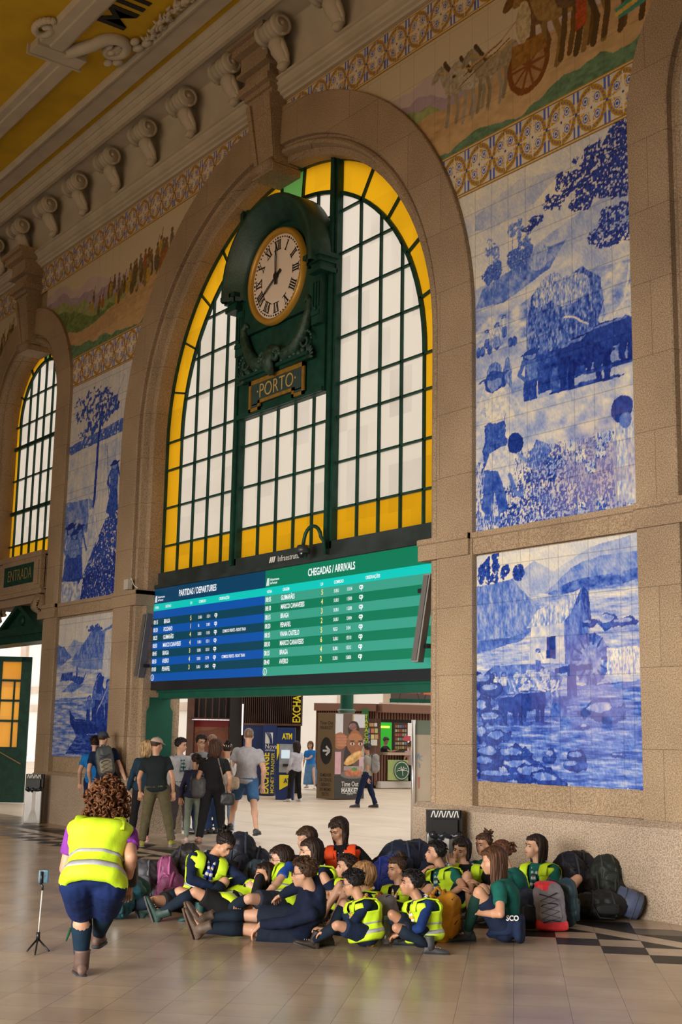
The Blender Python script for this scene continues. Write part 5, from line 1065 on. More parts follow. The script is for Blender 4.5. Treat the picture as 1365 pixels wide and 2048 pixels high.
# ================================================================== waste bins
M_STEEL = mat('brushed_steel', (.22, .21, .20), .36, metal=.8, var=.08, vscale=3)
def bin_(px0, px1, yb, yt, label, gap):
    r_ = ray((px0+px1)/2, yb); d = (11.46*K-gap)/r_[1]*(r_[0]*FG.x+r_[1]*FG.y); a = at_dep(px0, yb, d); b = at_dep(px1, yb, d); w_ = (b-a).length; c = (a+b)/2; c.z = 0; h = at_dep((px0+px1)/2, yt, d).z
    t = thing('waste_bin', c, label, 'bin')
    mb = MB(); dep = w_*.42
    mb.rbox(c+UP*(h*.36), RG*w_*.5, FG*dep*.5, UP*h*.37, .12); mb.build('steel_body', [M_STEEL], t)
    mb = MB(); mb.obox(c+UP*(h*.86)+FG*.02, RG*w_*.5, FG*dep*.48, UP*h*.14); mb.build('black_hood', [M_BLACK], t)
    mb = MB(); mb.obox(c+UP*(h*.955)-FG*(dep*.5), RG*w_*.42, FG*.012, UP*h*.05); mb.build('printed_band', [mat('band_print', (.02, .02, .02), .5)], t)
    mb = MB()
    for q in range(11): o = c+UP*(h*.955)-FG*(dep*.5+.016)+RG*(w_*(.36-.072*q)); mb.obox(o, RG*.006+UP*0, FG*.001, UP*h*.04+RG*(.012 if q % 3 else -.008))
    mb.build('band_strokes', [M_WHT], t)
    mb = MB(); mb.obox(c+UP*(h*.80)-FG*(dep*.46), RG*w_*.36, FG*.03, UP*h*.09); mb.build('opening', [M_BLACK], t)
    mb = MB(); mb.smooth = True; P = []
    for q in range(13): P.append(c+RG*(w_*(-.40+.80*q/12))+UP*(h*(.69+.02*sin(q*2.3)))-FG*(dep*.5+.02*sin(q*1.3)))
    mb.tube(P, [.035+.012*sin(q*1.7) for q in range(13)], 8); mb.build('bin_liner', [mat('black_plastic', (.02, .025, .032), .25, bump=.4, bscale=30)], t)
    mb = MB()
    for q in range(9): o = c-FG*(dep*.5+.004)+RG*(w_*(-.06+.02*q)); mb.add([o+UP*h*.03+RG*(-.05+.012*q)*(1.4), o+UP*h*.03+RG*(-.042+.012*q)*1.4, o+UP*h*.28+RG*.006, o+UP*h*.28], [(0, 1, 2, 3)]); mb.add([o+UP*h*.28, o+UP*h*.28+RG*.006, o+UP*h*.70+RG*.008, o+UP*h*.70], [(0, 1, 2, 3)])
    mb.build('white_print', [mat('print_white', (.62, .60, .57), .4)], t)
bin_(48, 83, 1637, 1548, 'steel and black waste bin by the left entrance pier', .30)
bin_(853, 924, 1764, 1620, 'steel and black waste bin against the right pier behind the seated group', .30)
# ================================================================== people
DG = bpy.context.evaluated_depsgraph_get()
_mats = {}
def cmat(col, kind='cloth', rough=.85):
    key = (col, kind)
    if key not in _mats:
        n = 'fabric' if kind == 'cloth' else kind
        if kind == 'cloth': _mats[key] = mat('fabric', col, rough, spec=.2, var=.10, vscale=14, bump=.28, bscale=16)
        elif kind == 'skin': _mats[key] = mat('skin', col, .5, var=.07, vscale=12)
        elif kind == 'hair':
            m = mat('hair', col, .55, var=.55, vscale=34, bump=.5, bscale=34, spec=.3); _mats[key] = m; nt = m.node_tree
            mp = nt.nodes.new('ShaderNodeMapping'); mp.inputs['Scale'].default_value = (1.6, 1.6, .16); tc = [n for n in nt.nodes if n.type == 'TEX_COORD'][0]; nt.links.new(tc.outputs['Object'], mp.inputs['Vector'])
            for n in nt.nodes:
                if n.type == 'TEX_NOISE': nt.links.new(mp.outputs[0], n.inputs['Vector'])
        elif kind == 'vest': _mats[key] = mat('vest_fabric', col, .7, var=.06, vscale=10, bump=.35, bscale=11)
        else: _mats[key] = mat(kind, col, rough, var=.15, vscale=12, bump=.15, bscale=25)
    return _mats[key]
def remesh(mb, name, mat_, parent, vox=.012, smooth=4, disp=0.0, extra=None):
    me = mb.mesh(name, mat_); ob = bpy.data.objects.new(name, me); COL.objects.link(ob)
    m = ob.modifiers.new('r', 'REMESH'); m.mode = 'VOXEL'; m.voxel_size = vox; m.use_smooth_shade = True
    if smooth: m = ob.modifiers.new('s', 'SMOOTH'); m.iterations = smooth; m.factor = .5
    if disp:
        if 'folds' not in bpy.data.textures: t = bpy.data.textures.new('folds', 'CLOUDS'); t.noise_scale = .09; t.noise_depth = 2
        m = ob.modifiers.new('d', 'DISPLACE'); m.texture = bpy.data.textures['folds']; m.strength = disp; m.mid_level = .5; m.texture_coords = 'GLOBAL'
    bpy.context.view_layer.update(); dg = bpy.context.evaluated_depsgraph_get()
    new = bpy.data.meshes.new_from_object(ob.evaluated_get(dg), depsgraph=dg)
    ob.modifiers.clear(); ob.data = new; bpy.data.meshes.remove(me)
    new.materials.clear(); new.materials.append(mat_); new.polygons.foreach_set('use_smooth', [True]*len(new.polygons))
    if extra is not None:
        bm = bmesh.new(); bm.from_mesh(new); em_ = extra.mesh('x', mat_); bm.from_mesh(em_); bm.to_mesh(new); bm.free(); bpy.data.meshes.remove(em_)
        new.polygons.foreach_set('use_smooth', [True]*len(new.polygons))
    attach(ob, parent); return ob
def ik(a, T, l1, l2, hint):
    a = Vector(a); T = Vector(T); v = T-a; d = v.length; mx = (l1+l2)*.998
    if d > mx: v = v*(mx/d); T = a+v; d = mx
    if d < abs(l1-l2)+.02: d = abs(l1-l2)+.02
    n = v.normalized(); x = (l1*l1-l2*l2+d*d)/(2*d); h = sqrt(max(0, l1*l1-x*x)); hp = Vector(hint)-n*Vector(hint).dot(n)
    hp = hp.normalized() if hp.length > 1e-4 else n.orthogonal().normalized()
    return a+n*x+hp*h, a+n*d
def fdir(deg): a = radians(deg); return -FG*cos(a)-RG*sin(a)
PROF = [(-.16, .060, .050), (-.10, .088, .066), (0, .098, .072), (.15, .092, .066), (.35, .080, .060), (.55, .088, .066), (.72, .100, .070), (.84, .106, .064), (.92, .098, .054), (.97, .066, .046), (1.02, .040, .040), (1.08, .034, .036)]
def prof_at(t):
    for (a, b) in zip(PROF[:-1], PROF[1:]):
        if a[0] <= t <= b[0]: k = (t-a[0])/(b[0]-a[0]); return a[1]+(b[1]-a[1])*k, a[2]+(b[2]-a[2])*k
    return (PROF[0] if t < PROF[0][0] else PROF[-1])[1:]
class Body: pass
def torso_ring(B, t, infl, n=28, flare=0.0, sq=.8):
    w_, d_ = prof_at(t); w_ = w_*B.H*B.bw+infl+flare; d_ = d_*B.H*B.bd+infl+flare
    k = max(-.2, min(1.1, t)); c = B.pel*(1-k)**2+B.mid*2*k*(1-k)+B.neck*k*k if 0 <= k <= 1 else (B.pel+(B.mid-B.pel).normalized()*(k*B.spl) if k < 0 else B.neck+(B.neck-B.mid).normalized()*((k-1)*B.spl))
    out = []
    for i in range(n):
        a = 2*pi*i/n; cx, sx = cos(a), sin(a); out.append(c+B.left*(w_*math.copysign(abs(cx)**sq, cx))+B.fwd*(d_*math.copysign(abs(sx)**sq, sx)))
    return out
def loft(mb, rings, cap=True):
    n = len(rings[0]); V = [p for r in rings for p in r]; F = []
    for j in range(len(rings)-1):
        for i in range(n): a = j*n+i; b = j*n+(i+1) % n; F.append((a, b, b+n, a+n))
    if cap: F.append(tuple(range(n))[::-1]); F.append(tuple(range((len(rings)-1)*n, len(rings)*n)))
    return mb.add(V, F)
def hand(mb, W, d, side, up, s, curl=.6):
    """palm and five bent fingers; d = direction the hand points, up = back of the hand, side = +1/-1 thumb side"""
    d = d.normalized(); n = (up-d*up.dot(d)); n = n.normalized() if n.length > .1 else d.orthogonal().normalized(); w_ = d.cross(n)*side
    mb.rbox(W+d*.045*s, w_*.038*s, n*.015*s, d*.05*s, .5)
    for i, (L, off) in enumerate(((.070, .030), (.078, .010), (.072, -.011), (.056, -.030))):
        p = W+d*.085*s+w_*off*s; q = p; pts = [W+d*.05*s+w_*off*s*.8, p]; a = .15
        for k in range(3): a += curl*.55; q = q+(d*cos(a)-n*sin(a)+w_*off*1.2)*(L*s*(.42, .32, .26)[k]); pts.append(q)
        mb.tube(pts, [.0095*s, .0095*s, .0088*s, .0080*s, .0062*s], 8); mb.sph(q, .0062*s, 8, 5)
    q = W+d*.02*s+w_*.026*s; pts = [q]
    for k, L in enumerate((.04, .032, .026)): q = q+(d*(.72+.1*k)+w_*(.62-.25*k)-n*(.2+.15*k*curl)).normalized()*L*s; pts.append(q)
    mb.tube(pts, [.013*s, .0115*s, .010*s, .0075*s], 8); mb.sph(q, .0075*s, 8, 5)
def head_geo(mb, B):
    c, f, u, l, s = B.hc, B.hf, B.hu, B.hl, B.hs
    def E(x, y, z, rx, ry, rz): mb.ell(c+l*x*s+f*y*s+u*z*s, l*rx*s, f*ry*s, u*rz*s, 18, 12)
    E(0, -.012, .035, .074, .094, .082); E(0, .028, -.040, .058, .062, .076); E(0, .062, -.092, .028, .026, .022); E(0, .012, -.03, .066, .07, .06)
    for q in (-1, 1): E(q*.040, .050, -.030, .024, .026, .026); E(q*.074, -.004, -.018, .009, .019, .030); E(q*.030, .070, .020, .028, .014, .010)
    mb.tube([c+f*.082*s+u*.008*s, c+f*.098*s-u*.018*s, c+f*.107*s-u*.034*s], [.009*s, .011*s, .014*s], 10); E(0, .100, -.036, .015, .013, .011); E(0, .085, -.062, .024, .014, .018)
def face_parts(B, root, glasses=None, smile=False, lip=(.42, .13, .11)):
    c, f, u, l, s = B.hc, B.hf, B.hu, B.hl, B.hs
    W = cmat((.50, .44, .40), 'eye_white', .5); I = cmat((.035, .016, .008), 'iris', .2)
    for q in (-1, 1):
        e = c+l*q*.031*s+f*.0735*s-u*.002*s
        mb = MB(); mb.smooth = True; mb.ell(e, l*.0145*s, f*.0085*s, u*.0065*s, 12, 8); mb.cur = 1; mb.ell(e+f*.0038*s, l*.0062*s, f*.0062*s, u*.0060*s, 10, 8)
        mb.cur = 2; mb.tube([e-l*.0155*s-f*.002*s, e-l*.006*s+f*.0075*s+u*.0070*s, e+l*.006*s+f*.0075*s+u*.0070*s, e+l*.0155*s-f*.002*s], [.0022*s, .0036*s, .0036*s, .0022*s], 6); mb.build('eye', [W, I, cmat(B.haircol, 'hair')], root)
        mb = MB(); mb.smooth = True; mb.tube([c+l*q*.012*s+f*.090*s+u*.020*s, c+l*q*.032*s+f*.090*s+u*.027*s, c+l*q*.052*s+f*.074*s+u*.020*s], [.0035*s, .0050*s, .002*s], 6); mb.build('eyebrow', [cmat(B.haircol, 'hair')], root)
    mb = MB(); mb.smooth = True
    if smile:
        mb.tube([c+l*-.028*s+f*.086*s-u*.055*s, c+l*-.012*s+f*.0985*s-u*.064*s, c+l*.012*s+f*.0985*s-u*.064*s, c+l*.028*s+f*.086*s-u*.055*s], [.003*s, .0085*s, .0085*s, .003*s], 8)
        mb.build('lips', [cmat(lip, 'lip', .4)], root); mb = MB(); mb.smooth = True; mb.ell(c+f*.1035*s-u*.062*s, l*.018*s, f*.004*s, u*.0055*s); mb.build('teeth', [cmat((.8, .76, .7), 'teeth', .3)], root)
    else:
        for dz, r in ((-.0585, .0048), (-.066, .0058)): mb.tube([c+l*-.022*s+f*.0925*s-u*.062*s, c+f*.1005*s+u*dz*s, c+l*.022*s+f*.0925*s-u*.062*s], [.002*s, r*s, .002*s], 8)
        mb.build('lips', [cmat(lip, 'lip', .4)], root)
    if glasses:
        mb = MB(); mb.smooth = True
        for q in (-1, 1):
            g = c+l*q*.033*s+f*.098*s-u*.004*s; mb.tube([g+l*.024*s*cos(2*pi*k/16)+u*.019*s*sin(2*pi*k/16) for k in range(17)], .0022*s, 6, cap=False)
            mb.tube([g+l*q*.024*s, c+l*q*.072*s+f*.07*s-u*.0*s, c+l*q*.078*s-f*.005*s], .0022*s, 6)
        mb.tube([c-l*.010*s+f*.104*s, c+l*.010*s+f*.104*s], .0022*s, 6); mb.build('glasses', [cmat(glasses, 'frame', .3)], root)
def hair(B, root, style, col, length=.25):
    c, f, u, l, s = B.hc, B.hf, B.hu, B.hl, B.hs; rs = random.Random(hash((round(c.x, 2), style)) % 1000)
    mb = MB(); mb.smooth = True; nu, nv = 90, 60
    hl_ = {'buzz': .012, 'short': .0}.get(style, 0); P = []; keep = []
    thick = {'buzz': .004, 'short': .013, 'bun': .008, 'pony': .010, 'curly': .03, 'bob': .022}.get(style, .014)
    R = (.078+thick, .098+thick, .088+thick)
    for j in range(nv+1):
        ph = -pi/2+pi*j/nv
        for i in range(nu):
            th = 2*pi*i/nu; k = 1+.022*sin(th*13+3*sin(ph*5))+.010*sin(th*31+ph*9)
            if style == 'buzz': k = 1
            P.append((R[0]*cos(ph)*cos(th)*k, -.012+R[1]*cos(ph)*sin(th)*k, .033+R[2]*sin(ph)*k))
    def ok(x, y, z):
        low = -.030 if style in ('short', 'buzz', 'bun', 'pony') else -.075
        if z < low: return False
        lim = .034-.55*max(0, .085-z)
        if z < .088 and y > lim+.02: return False
        if z < .0 and y > -.005: return False
        return True
    F = []
    for j in range(nv):
        for i in range(nu):
            a = j*nu+i; b = j*nu+(i+1) % nu; q = [a, b, b+nu, a+nu]; m = [sum(P[k][d] for k in q)/4 for d in range(3)]
            if ok(*m): F.append(tuple(q))
    mb.add([c+l*p[0]*s+f*p[1]*s+u*p[2]*s for p in P], F)
    dn = (-UP*.8-u*.2)
    if style != 'buzz':     # locks swept back from the hairline
        for q in range(54):
            az = -100+200*(q+.5)/54+rs.uniform(-2, 2); a = radians(az); zl = .092-.00082*max(0, abs(az)-35)*1.25
            pts = []
            for k in range(5):
                z = zl+.012*k-.0006*k*k*8; zz = max(-.99, min(.99, (z-.033)/R[2])); rr = sqrt(1-zz*zz); aa = a*(1+.30*k/ max(1, 1)) if abs(az) > 8 else a+.05*k
                pts.append(c+l*(R[0]*1.02*rr*sin(aa)*s)+f*((-.012+R[1]*1.02*rr*cos(aa))*s)+u*(z*s))
            mb.tube(pts, [.004*s, .008*s, .009*s, .008*s, .003*s], 6)
    if style in ('long', 'bob', 'curlylong'):
        N = 84 if length > .2 else 60
        for q in range(N):
            az = rs.uniform(84, 276); a = radians(az); cx, sy = sin(a), cos(a)   # 0 = front
            pts = []; r0 = 1.0+.10*rs.random()
            for el in (75, 48, 20, -6):
                e = radians(el); pts.append(c+l*(R[0]*r0*cos(e)*cx*s)+f*((-.012+R[1]*r0*cos(e)*sy)*s)+u*((.033+R[2]*sin(e))*s))
            p = pts[-1]; out = (l*cx+f*(sy if sy < 0 else sy*.3)); L = length*s*rs.uniform(.70, 1.08); n = 5; wv = rs.uniform(0, 6)
            for k in range(1, n+1):
                w_ = .012*sin(wv+k*(2.6 if style == 'curlylong' else 1.1))
                pts.append(p+dn*(L*k/n)+out*(.006*sin(k*pi/n)-.030*k/n*s)+l*w_+f*w_*.6)
            mb.tube(pts, [.010*s, .014*s, .016*s, .017*s, .016*s, .015*s, .013*s, .010*s, .004*s], 6)
    if style in ('short',):
        for q in range(80):
            az = radians(rs.uniform(-180, 180)); el = radians(rs.uniform(38 if math.cos(az) > .2 else 5, 82)); b0 = c+l*(R[0]*cos(el)*sin(az)*s)+f*((-.012+R[1]*cos(el)*cos(az))*s)+u*((.033+R[2]*sin(el))*s)
            dd = (l*sin(az)+f*cos(az)*1.0-u*rs.uniform(-.2, .5)+l*rs.uniform(-.7, .7)).normalized(); mb.tube([b0-dd*.012*s, b0+dd*.012*s+u*.004*s, b0+dd*.028*s], [.009*s, .008*s, .002*s], 6)
    if style in ('curly',):
        for q in range(440):
            az = radians(rs.uniform(40, 320)); el = math.asin(rs.uniform(-.75, 1)); rr = rs.uniform(1.0, 1.42)
            if math.cos(az) > .3 and el < .6: continue
            b0 = c+l*(R[0]*rr*cos(el)*sin(az)*s)+f*((-.012+R[1]*rr*cos(el)*cos(az))*s)+u*((.02+R[2]*rr*sin(el))*s)-UP*(.05*s if el < 0 else 0)
            w0 = rs.uniform(0, 6); ax = Vector((rs.uniform(-1, 1), rs.uniform(-1, 1), rs.uniform(-1, 1))).normalized(); bx = ax.orthogonal().normalized(); by = ax.cross(bx)
            mb.tube([b0+bx*(.017*s*cos(w0+k*1.0))+by*(.017*s*sin(w0+k*1.0))+ax*(.007*k*s) for k in range(8)], [.004*s]+[.0075*s]*6+[.003*s], 5)
    if style in ('bun', 'pony'):
        b0 = c-f*(.105 if style == 'pony' else .085)*s+u*(.050 if style == 'pony' else .105)*s
        for q in range(34):
            a = rs.uniform(0, 6.28); e = rs.uniform(-1.2, 1.4); r = .036*s
            p = b0+(l*cos(a)*cos(e)+u*sin(e)+f*sin(a)*cos(e))*r; mb.tube([p, p+Vector((rs.uniform(-1, 1), rs.uniform(-1, 1), rs.uniform(-1, 1)))*.03*s, p+Vector((rs.uniform(-1, 1), rs.uniform(-1, 1), rs.uniform(-1, 1)))*.035*s], [.012*s, .012*s, .004*s], 6)
        mb.sph(b0, .040*s)
        if style == 'pony' and length > 0:
            for q in range(26):
                a = rs.uniform(0, 6.28); k0 = b0+(l*cos(a)+u*sin(a)*.6)*.02*s; pts = [k0]
                for k in range(1, 6): pts.append(k0-f*.035*s*sin(k*.5)+dn*(length*s*k/5)+(l*cos(a)+f*sin(a))*.018*s+l*.01*sin(k*2+q))
                mb.tube(pts, [.010*s, .012*s, .012*s, .011*s, .008*s, .003*s], 6)
    if style == 'buzz': pass
    return mb.build('hair', [cmat(col, 'hair')], root)
def cap_hat(B, root, col):
    c, f, u, l, s = B.hc, B.hf, B.hu, B.hl, B.hs; mb = MB(); mb.smooth = True; rings = []
    for j in range(9):
        e = radians(90*j/8.0); rings.append([c+l*(.088*cos(e)*cos(2*pi*i/28)*s)+f*((-.010+.106*cos(e)*sin(2*pi*i/28))*s)+u*((.040+.085*sin(e))*s) for i in range(28)])
    loft(mb, rings, cap=False); mb.sph(c+u*.126*s-f*.01*s, .008*s)
    P = []; n = 12
    for i in range(n+1): a = radians(25+130*i/n); P.append((cos(a), sin(a)))
    top = [c+l*(.086*x*s)+f*((-.012+.104*y)*s)+u*.048*s for x, y in P]; out = [c+l*(.082*x*s)+f*((-.0+.104*y+.072*max(0, y-.25))*s)+u*.032*s for x, y in P]
    m = len(top); mb.add(top+out+[p-u*.006*s for p in top]+[p-u*.006*s for p in out], [(i, i+1, m+i+1, m+i) for i in range(m-1)]+[(2*m+i, 3*m+i, 3*m+i+1, 2*m+i+1) for i in range(m-1)]+[(m+i, m+i+1, 3*m+i+1, 3*m+i) for i in range(m-1)])
    return mb.build('cap', [cmat(col)], root)
def shoe(an, toe_dir, up, s, col, sole, root, name='shoe', high=False, shaft=.05):
    """rounded shoe standing under the ankle joint an"""
    d = toe_dir.normalized(); n = (up-d*up.dot(d)).normalized(); w_ = d.cross(n); mb = MB(); mb.smooth = True; base = an-n*.076*s
    st = [(-.075, .028, .050), (-.060, .036, .085), (-.02, .038, .100 if high else .085), (.03, .040, .075), (.09, .046, .052), (.14, .045, .044), (.175, .036, .036), (.195, .014, .018)]
    rings = []
    for (x, hw, h) in st: rings.append([base+d*x*s+w_*(hw*cos(a)*s)+n*((h*(.5+.5*sin(a)))*s) for a in [2*pi*i/16 for i in range(16)]])
    loft(mb, rings)
    if high: mb.tube([an-n*.035*s+d*.005*s, an+n*.02*s-d*.008*s, an+n*.085*s-d*.012*s, an+n*.10*s-d*.012*s], [shaft*.98, shaft, shaft*1.04, shaft*1.12], 16)
    mb.cur = 1; rings = []
    for (x, hw, h) in st: rings.append([base+d*x*1.03*s+w_*(max(hw, .02)*1.10*math.copysign(abs(cos(a))**.6, cos(a))*s)+n*((-.004+.012*math.copysign(abs(sin(a))**.6, sin(a)))*s) for a in [2*pi*i/16 for i in range(16)]])
    loft(mb, rings); mb.cur = 2
    for k in range(4): p = base+d*(.03+.022*k)*s+n*(.076-.006*k)*s; mb.tube([p-w_*.018*s, p+n*.006*s, p+w_*.018*s], .0035*s, 5)
    return mb.build(name, [cmat(col, 'shoe_leather', .6), cmat(sole, 'sole', .7), cmat((.35, .33, .3), 'lace', .7)], root)
SKIN = (.50, .265, .165); SKL = (.58, .33, .22); SKD = (.40, .20, .12)
HIVIS = (.56, .82, .015); NAVY = (.006, .014, .042); BLK = (.010, .010, .012); DKBR = (.022, .011, .007)
def person(label, H, pel, neck, face, head, hface, htilt, LA, RA, LL, RL, top=NAVY, sleeve='long', bottom=NAVY, bot='shorts', socks=None, shoes=((.03, .03, .03), (.08, .08, .08)), hs='short', hcol=DKBR, hlen=.25, vest=None, vopen=.25,
           skin=SKIN, scarf=None, glasses=None, smile=False, cap=None, bw=1.0, bd=1.0, q=1.0, group=None, hroll=0, high=False, curl=.6, hood=False, thick=1.0, feet=None, faceon=True, hip=1.0, hump=.0, lt=None, slen=.80, headk=1.0, extra_skirt=None):
    B = Body(); B.H = H; B.pel = Vector(pel); B.neck = Vector(neck); B.bw = bw; B.bd = bd; B.haircol = hcol
    F0 = fdir(face); sp = B.neck-B.pel; B.spl = sp.length; su = sp.normalized()
    B.left = su.cross(F0).normalized(); B.fwd = B.left.cross(su).normalized(); B.mid = (B.pel+B.neck)/2-B.fwd*(.05+hump)
    k = H/1.7; B.hs = (.45+.55*k)*.98*headk
    hd = Vector(head)-B.neck; B.hc = B.neck+hd.normalized()*(.106*H if H > 1.5 else .115*H)
    hf = fdir(hface); hf = (hf*cos(radians(htilt))-UP*sin(radians(htilt))).normalized(); hl = UP.cross(hf).normalized(); hu = hf.cross(hl).normalized()
    if hroll: r_ = Matrix.Rotation(radians(hroll), 3, hf); hl = r_ @ hl; hu = r_ @ hu
    B.hf, B.hl, B.hu = hf, hl, hu
    root = thing('person', (B.pel.x, B.pel.y, 0), label, 'person', group); root.location = (B.pel.x, B.pel.y, 0)
    shd = {1: B.neck-su*.035*H+B.left*.098*H*bw, -1: B.neck-su*.035*H-B.left*.098*H*bw}
    hips = {1: B.pel+B.left*.052*H*hip, -1: B.pel-B.left*.052*H*hip}
    ua, fa, th, sh = .168*H, .150*H, .240*H, .235*H
    arm = {}; leg = {}
    if feet is None:
        for A in (LL, RL): A[0].z = max(A[0].z, .080*k)
    for sd, A in ((1, LA), (-1, RA)):
        el, wr = ik(shd[sd], A[0], ua, fa, A[1]); arm[sd] = (shd[sd], el, wr, A[2] if len(A) > 2 else (wr-el).normalized())
    for sd, A in ((1, LL), (-1, RL)):
        kn, an = ik(hips[sd], A[0], th, sh, A[1]); leg[sd] = (hips[sd], kn, an, A[2] if len(A) > 2 else B.fwd)
    vox = .0105/q; LT = lt or thick
    # ---- continuous body
    mb = MB(); head_geo(mb, B); T = thick
    mb.cap(B.neck-su*.03*H, B.hc-hu*.05*B.hs-hf*.015*B.hs, .040*H*.85*.95, .052*B.hs, 16)
    loft(mb, [torso_ring(B, t, -.012) for t in (-.12, 0, .2, .4, .6, .75, .85, .92, .98)])
    fg = MB()
    for sd in (1, -1):
        s0, el, wr, hd_ = arm[sd]; mb.cap(s0, el, .030*H*T*.95, .0235*H*T); mb.cap(el, wr, .0235*H*T, .0150*H*T); e3 = el.lerp(wr, .3); mb.sph(e3, .0245*H*T)
        ss = k*.98; back = (B.fwd*.3+UP*1.0); w_ = hd_.cross(back)
        hand(fg, wr, hd_, 1 if sd > 0 else -1, back, ss, curl)
        mb.ell(wr+hd_*.03*ss, w_.normalized()*.030*ss, w_.normalized().cross(hd_)*.017*ss, hd_*.045*ss)
        h0, kn, an, td = leg[sd]; mb.cap(h0, kn, .052*H*LT, .0305*H*LT); mb.cap(kn, an, .0300*H*LT, .0200*H*LT); c3 = kn.lerp(an, .30); bk = (c3-(h0+an)/2); mb.ell(c3-(B.fwd*.012), (.034*H*LT, 0, 0), (0, .034*H*LT, 0), (an-kn)*.26)
        nu_ = (kn-an).normalized() if feet == 'leg' else UP; mb.cap(an, an+td.normalized()*.07*k-nu_*.035*k, .0185*H, .012*H)
    remesh(mb, 'body', cmat(skin, 'skin'), root, vox, 4, 0, extra=fg if q > .5 else None)
    # ---- clothing
    def cl_top():
        mb = MB(); I = .012; loft(mb, [torso_ring(B, t, I, flare=.006 if t < .1 else 0) for t in (-.10, .0, .15, .3, .45, .6, .72, .82, .9, .95, .985, 1.03)])
        for sd in (1, -1):
            s0, el, wr, _ = arm[sd]; mb.sph(s0, .0355*H*T*1.02); r0, r1, r2 = .036*H*T, .030*H*T, .0215*H*T
            if sleeve == 'long': mb.cap(s0, el, r0, r1); mb.tube([el, el.lerp(wr, .5), el.lerp(wr, .95)], [r1, .028*H*T, r2], 14); mb.sph(el, r1)
            elif sleeve == 'short': mb.tube([s0, s0.lerp(el, .62)], [r0*1.05, r1*1.22], 14)
        if hood: mb.ell(B.neck-B.fwd*.045-su*.005, B.left*.085*k, B.fwd*.05*k, su*.06*k); mb.tube([B.neck+B.left*.06*k+su*.0, B.neck+B.fwd*.055*k-su*.03*k, B.neck-B.left*.06*k], .022*k, 10)
        return mb
    if sleeve == 'none' or top is not None: remesh(cl_top(), 'top', cmat(top), root, .0125/q, 3, .016)
    mb = MB()
    if bot in ('shorts', 'trousers', 'leggings'):
        lo = bot == 'leggings'; I = .006 if lo else .016; loft(mb, [torso_ring(B, t, I if t > -.08 else I-.004) for t in (-.16, -.10, -.03, .05, .12)])
        for sd in (1, -1):
            h0, kn, an, _ = leg[sd]; r0 = .057*H*LT+(0 if lo else .012)
            if bot == 'shorts': mb.sph(h0, r0); mb.tube([h0, h0.lerp(kn, slen)], [r0, .046*H*LT+.012], 16)
            else:
                r1 = .034*H*T+(0.004 if lo else .020); r2 = .023*H*T+(.003 if lo else .026); mb.cap(h0, kn, r0, r1, 16); mb.tube([kn, kn.lerp(an, .28), kn.lerp(an, .5), kn.lerp(an, 1.0)], [r1, max(r1, .042*H*T), .037*H*T, r2], 16); mb.ell(kn.lerp(an, .30)-B.fwd*.012, (.041*H*T, 0, 0), (0, .041*H*T, 0), (an-kn)*.27)
        remesh(mb, {'shorts': 'shorts', 'trousers': 'trousers', 'leggings': 'leggings'}[bot], cmat(bottom), root, .0125/q, 3, .014 if not lo else .004)
    elif bot == 'dress':
        an = (leg[1][2]+leg[-1][2])/2; rings = [torso_ring(B, .12, .014), torso_ring(B, 0, .018)]
        base = torso_ring(B, 0, .02); 
        for q_ in (.35, .7, .95): rings.append([p.lerp(an+(p-B.pel)*1.5, q_) for p in base])
        loft(mb, rings); remesh(mb, 'skirt', cmat(bottom), root, .016/q, 2, .02)
    if socks:
        mb = MB(); mb.smooth = True
        for sd in (1, -1):
            h0, kn, an, _ = leg[sd]; P = [an, an.lerp(kn, .35), an.lerp(kn, .66), an.lerp(kn, .90)]; mb2 = MB(); mb2.smooth = True; mb2.tube(P, [.0225*H*LT, .029*H*LT, .0365*H*LT, .033*H*LT], 16); mb2.build('sock', [cmat(socks)], root)
    for sd in (1, -1):
        _, kn, an, td = leg[sd]; up = (kn-an).normalized() if feet == 'leg' else UP
        if feet == 'leg': up = (kn-an).normalized()
        shoe(an, td, up, k*1.02, shoes[0], shoes[1], root, 'boot' if high else 'shoe', high, max(.048*k, .0245*H*LT+.004))
    # ---- safety vest
    if vest:
        mb = MB(); mb.smooth = True; n = 48; ts = [-.14+.05*i for i in range(22)]; rings = [torso_ring(B, min(t, .965), .030+.016*max(0, min(1, (t-.5)/.25))+.004*sin(t*17+B.pel.x*3), n, flare=.016*max(0, .25-t)*4) for t in ts]
        rings = [[p+(B.left*sin(i*.9+j*.4)+B.fwd*cos(i*1.1+j*.3))*.0035 for i, p in enumerate(r)] for j, r in enumerate(rings)]
        V = [p for r in rings for p in r]; Fc = []; St = []
        for j in range(len(ts)-1):
            for i in range(n):
                a = 2*pi*(i+.5)/n; t_ = ts[j]+.025; front = sin(a) > 0; lat = abs(cos(a)); stripe = False
                if lat > .90 and t_ > .66 and t_ < .93: continue
                if front and lat < vopen*(.15+.85*max(0, t_)): continue
                if not front and lat < .35 and t_ > .93: continue
                fc = (j*n+i, j*n+(i+1) % n, (j+1)*n+(i+1) % n, (j+1)*n+i)
                if (.08 < t_ < .16) or (.30 < t_ < .38): St.append(fc)
                Fc.append(fc)
        mb.add(V, Fc)
        for sd in (1, -1):
            def cp(t, off): w__, d__ = prof_at(t); return B.pel.lerp(B.neck, t)+B.left*sd*.070*H*bw+B.fwd*((d__*H*bd+.030)*off)
            mb.tube([cp(.70, 1), cp(.82, 1.02), cp(.92, .95)+su*.010*H, cp(1.0, 0)+su*.006*H+B.fwd*.004, cp(.92, -.95)+su*.010*H, cp(.82, -1.02), cp(.70, -1)], [.030*H, .030*H, .028*H, .027*H, .028*H, .030*H, .030*H], 12, flat=.22, up=B.fwd)
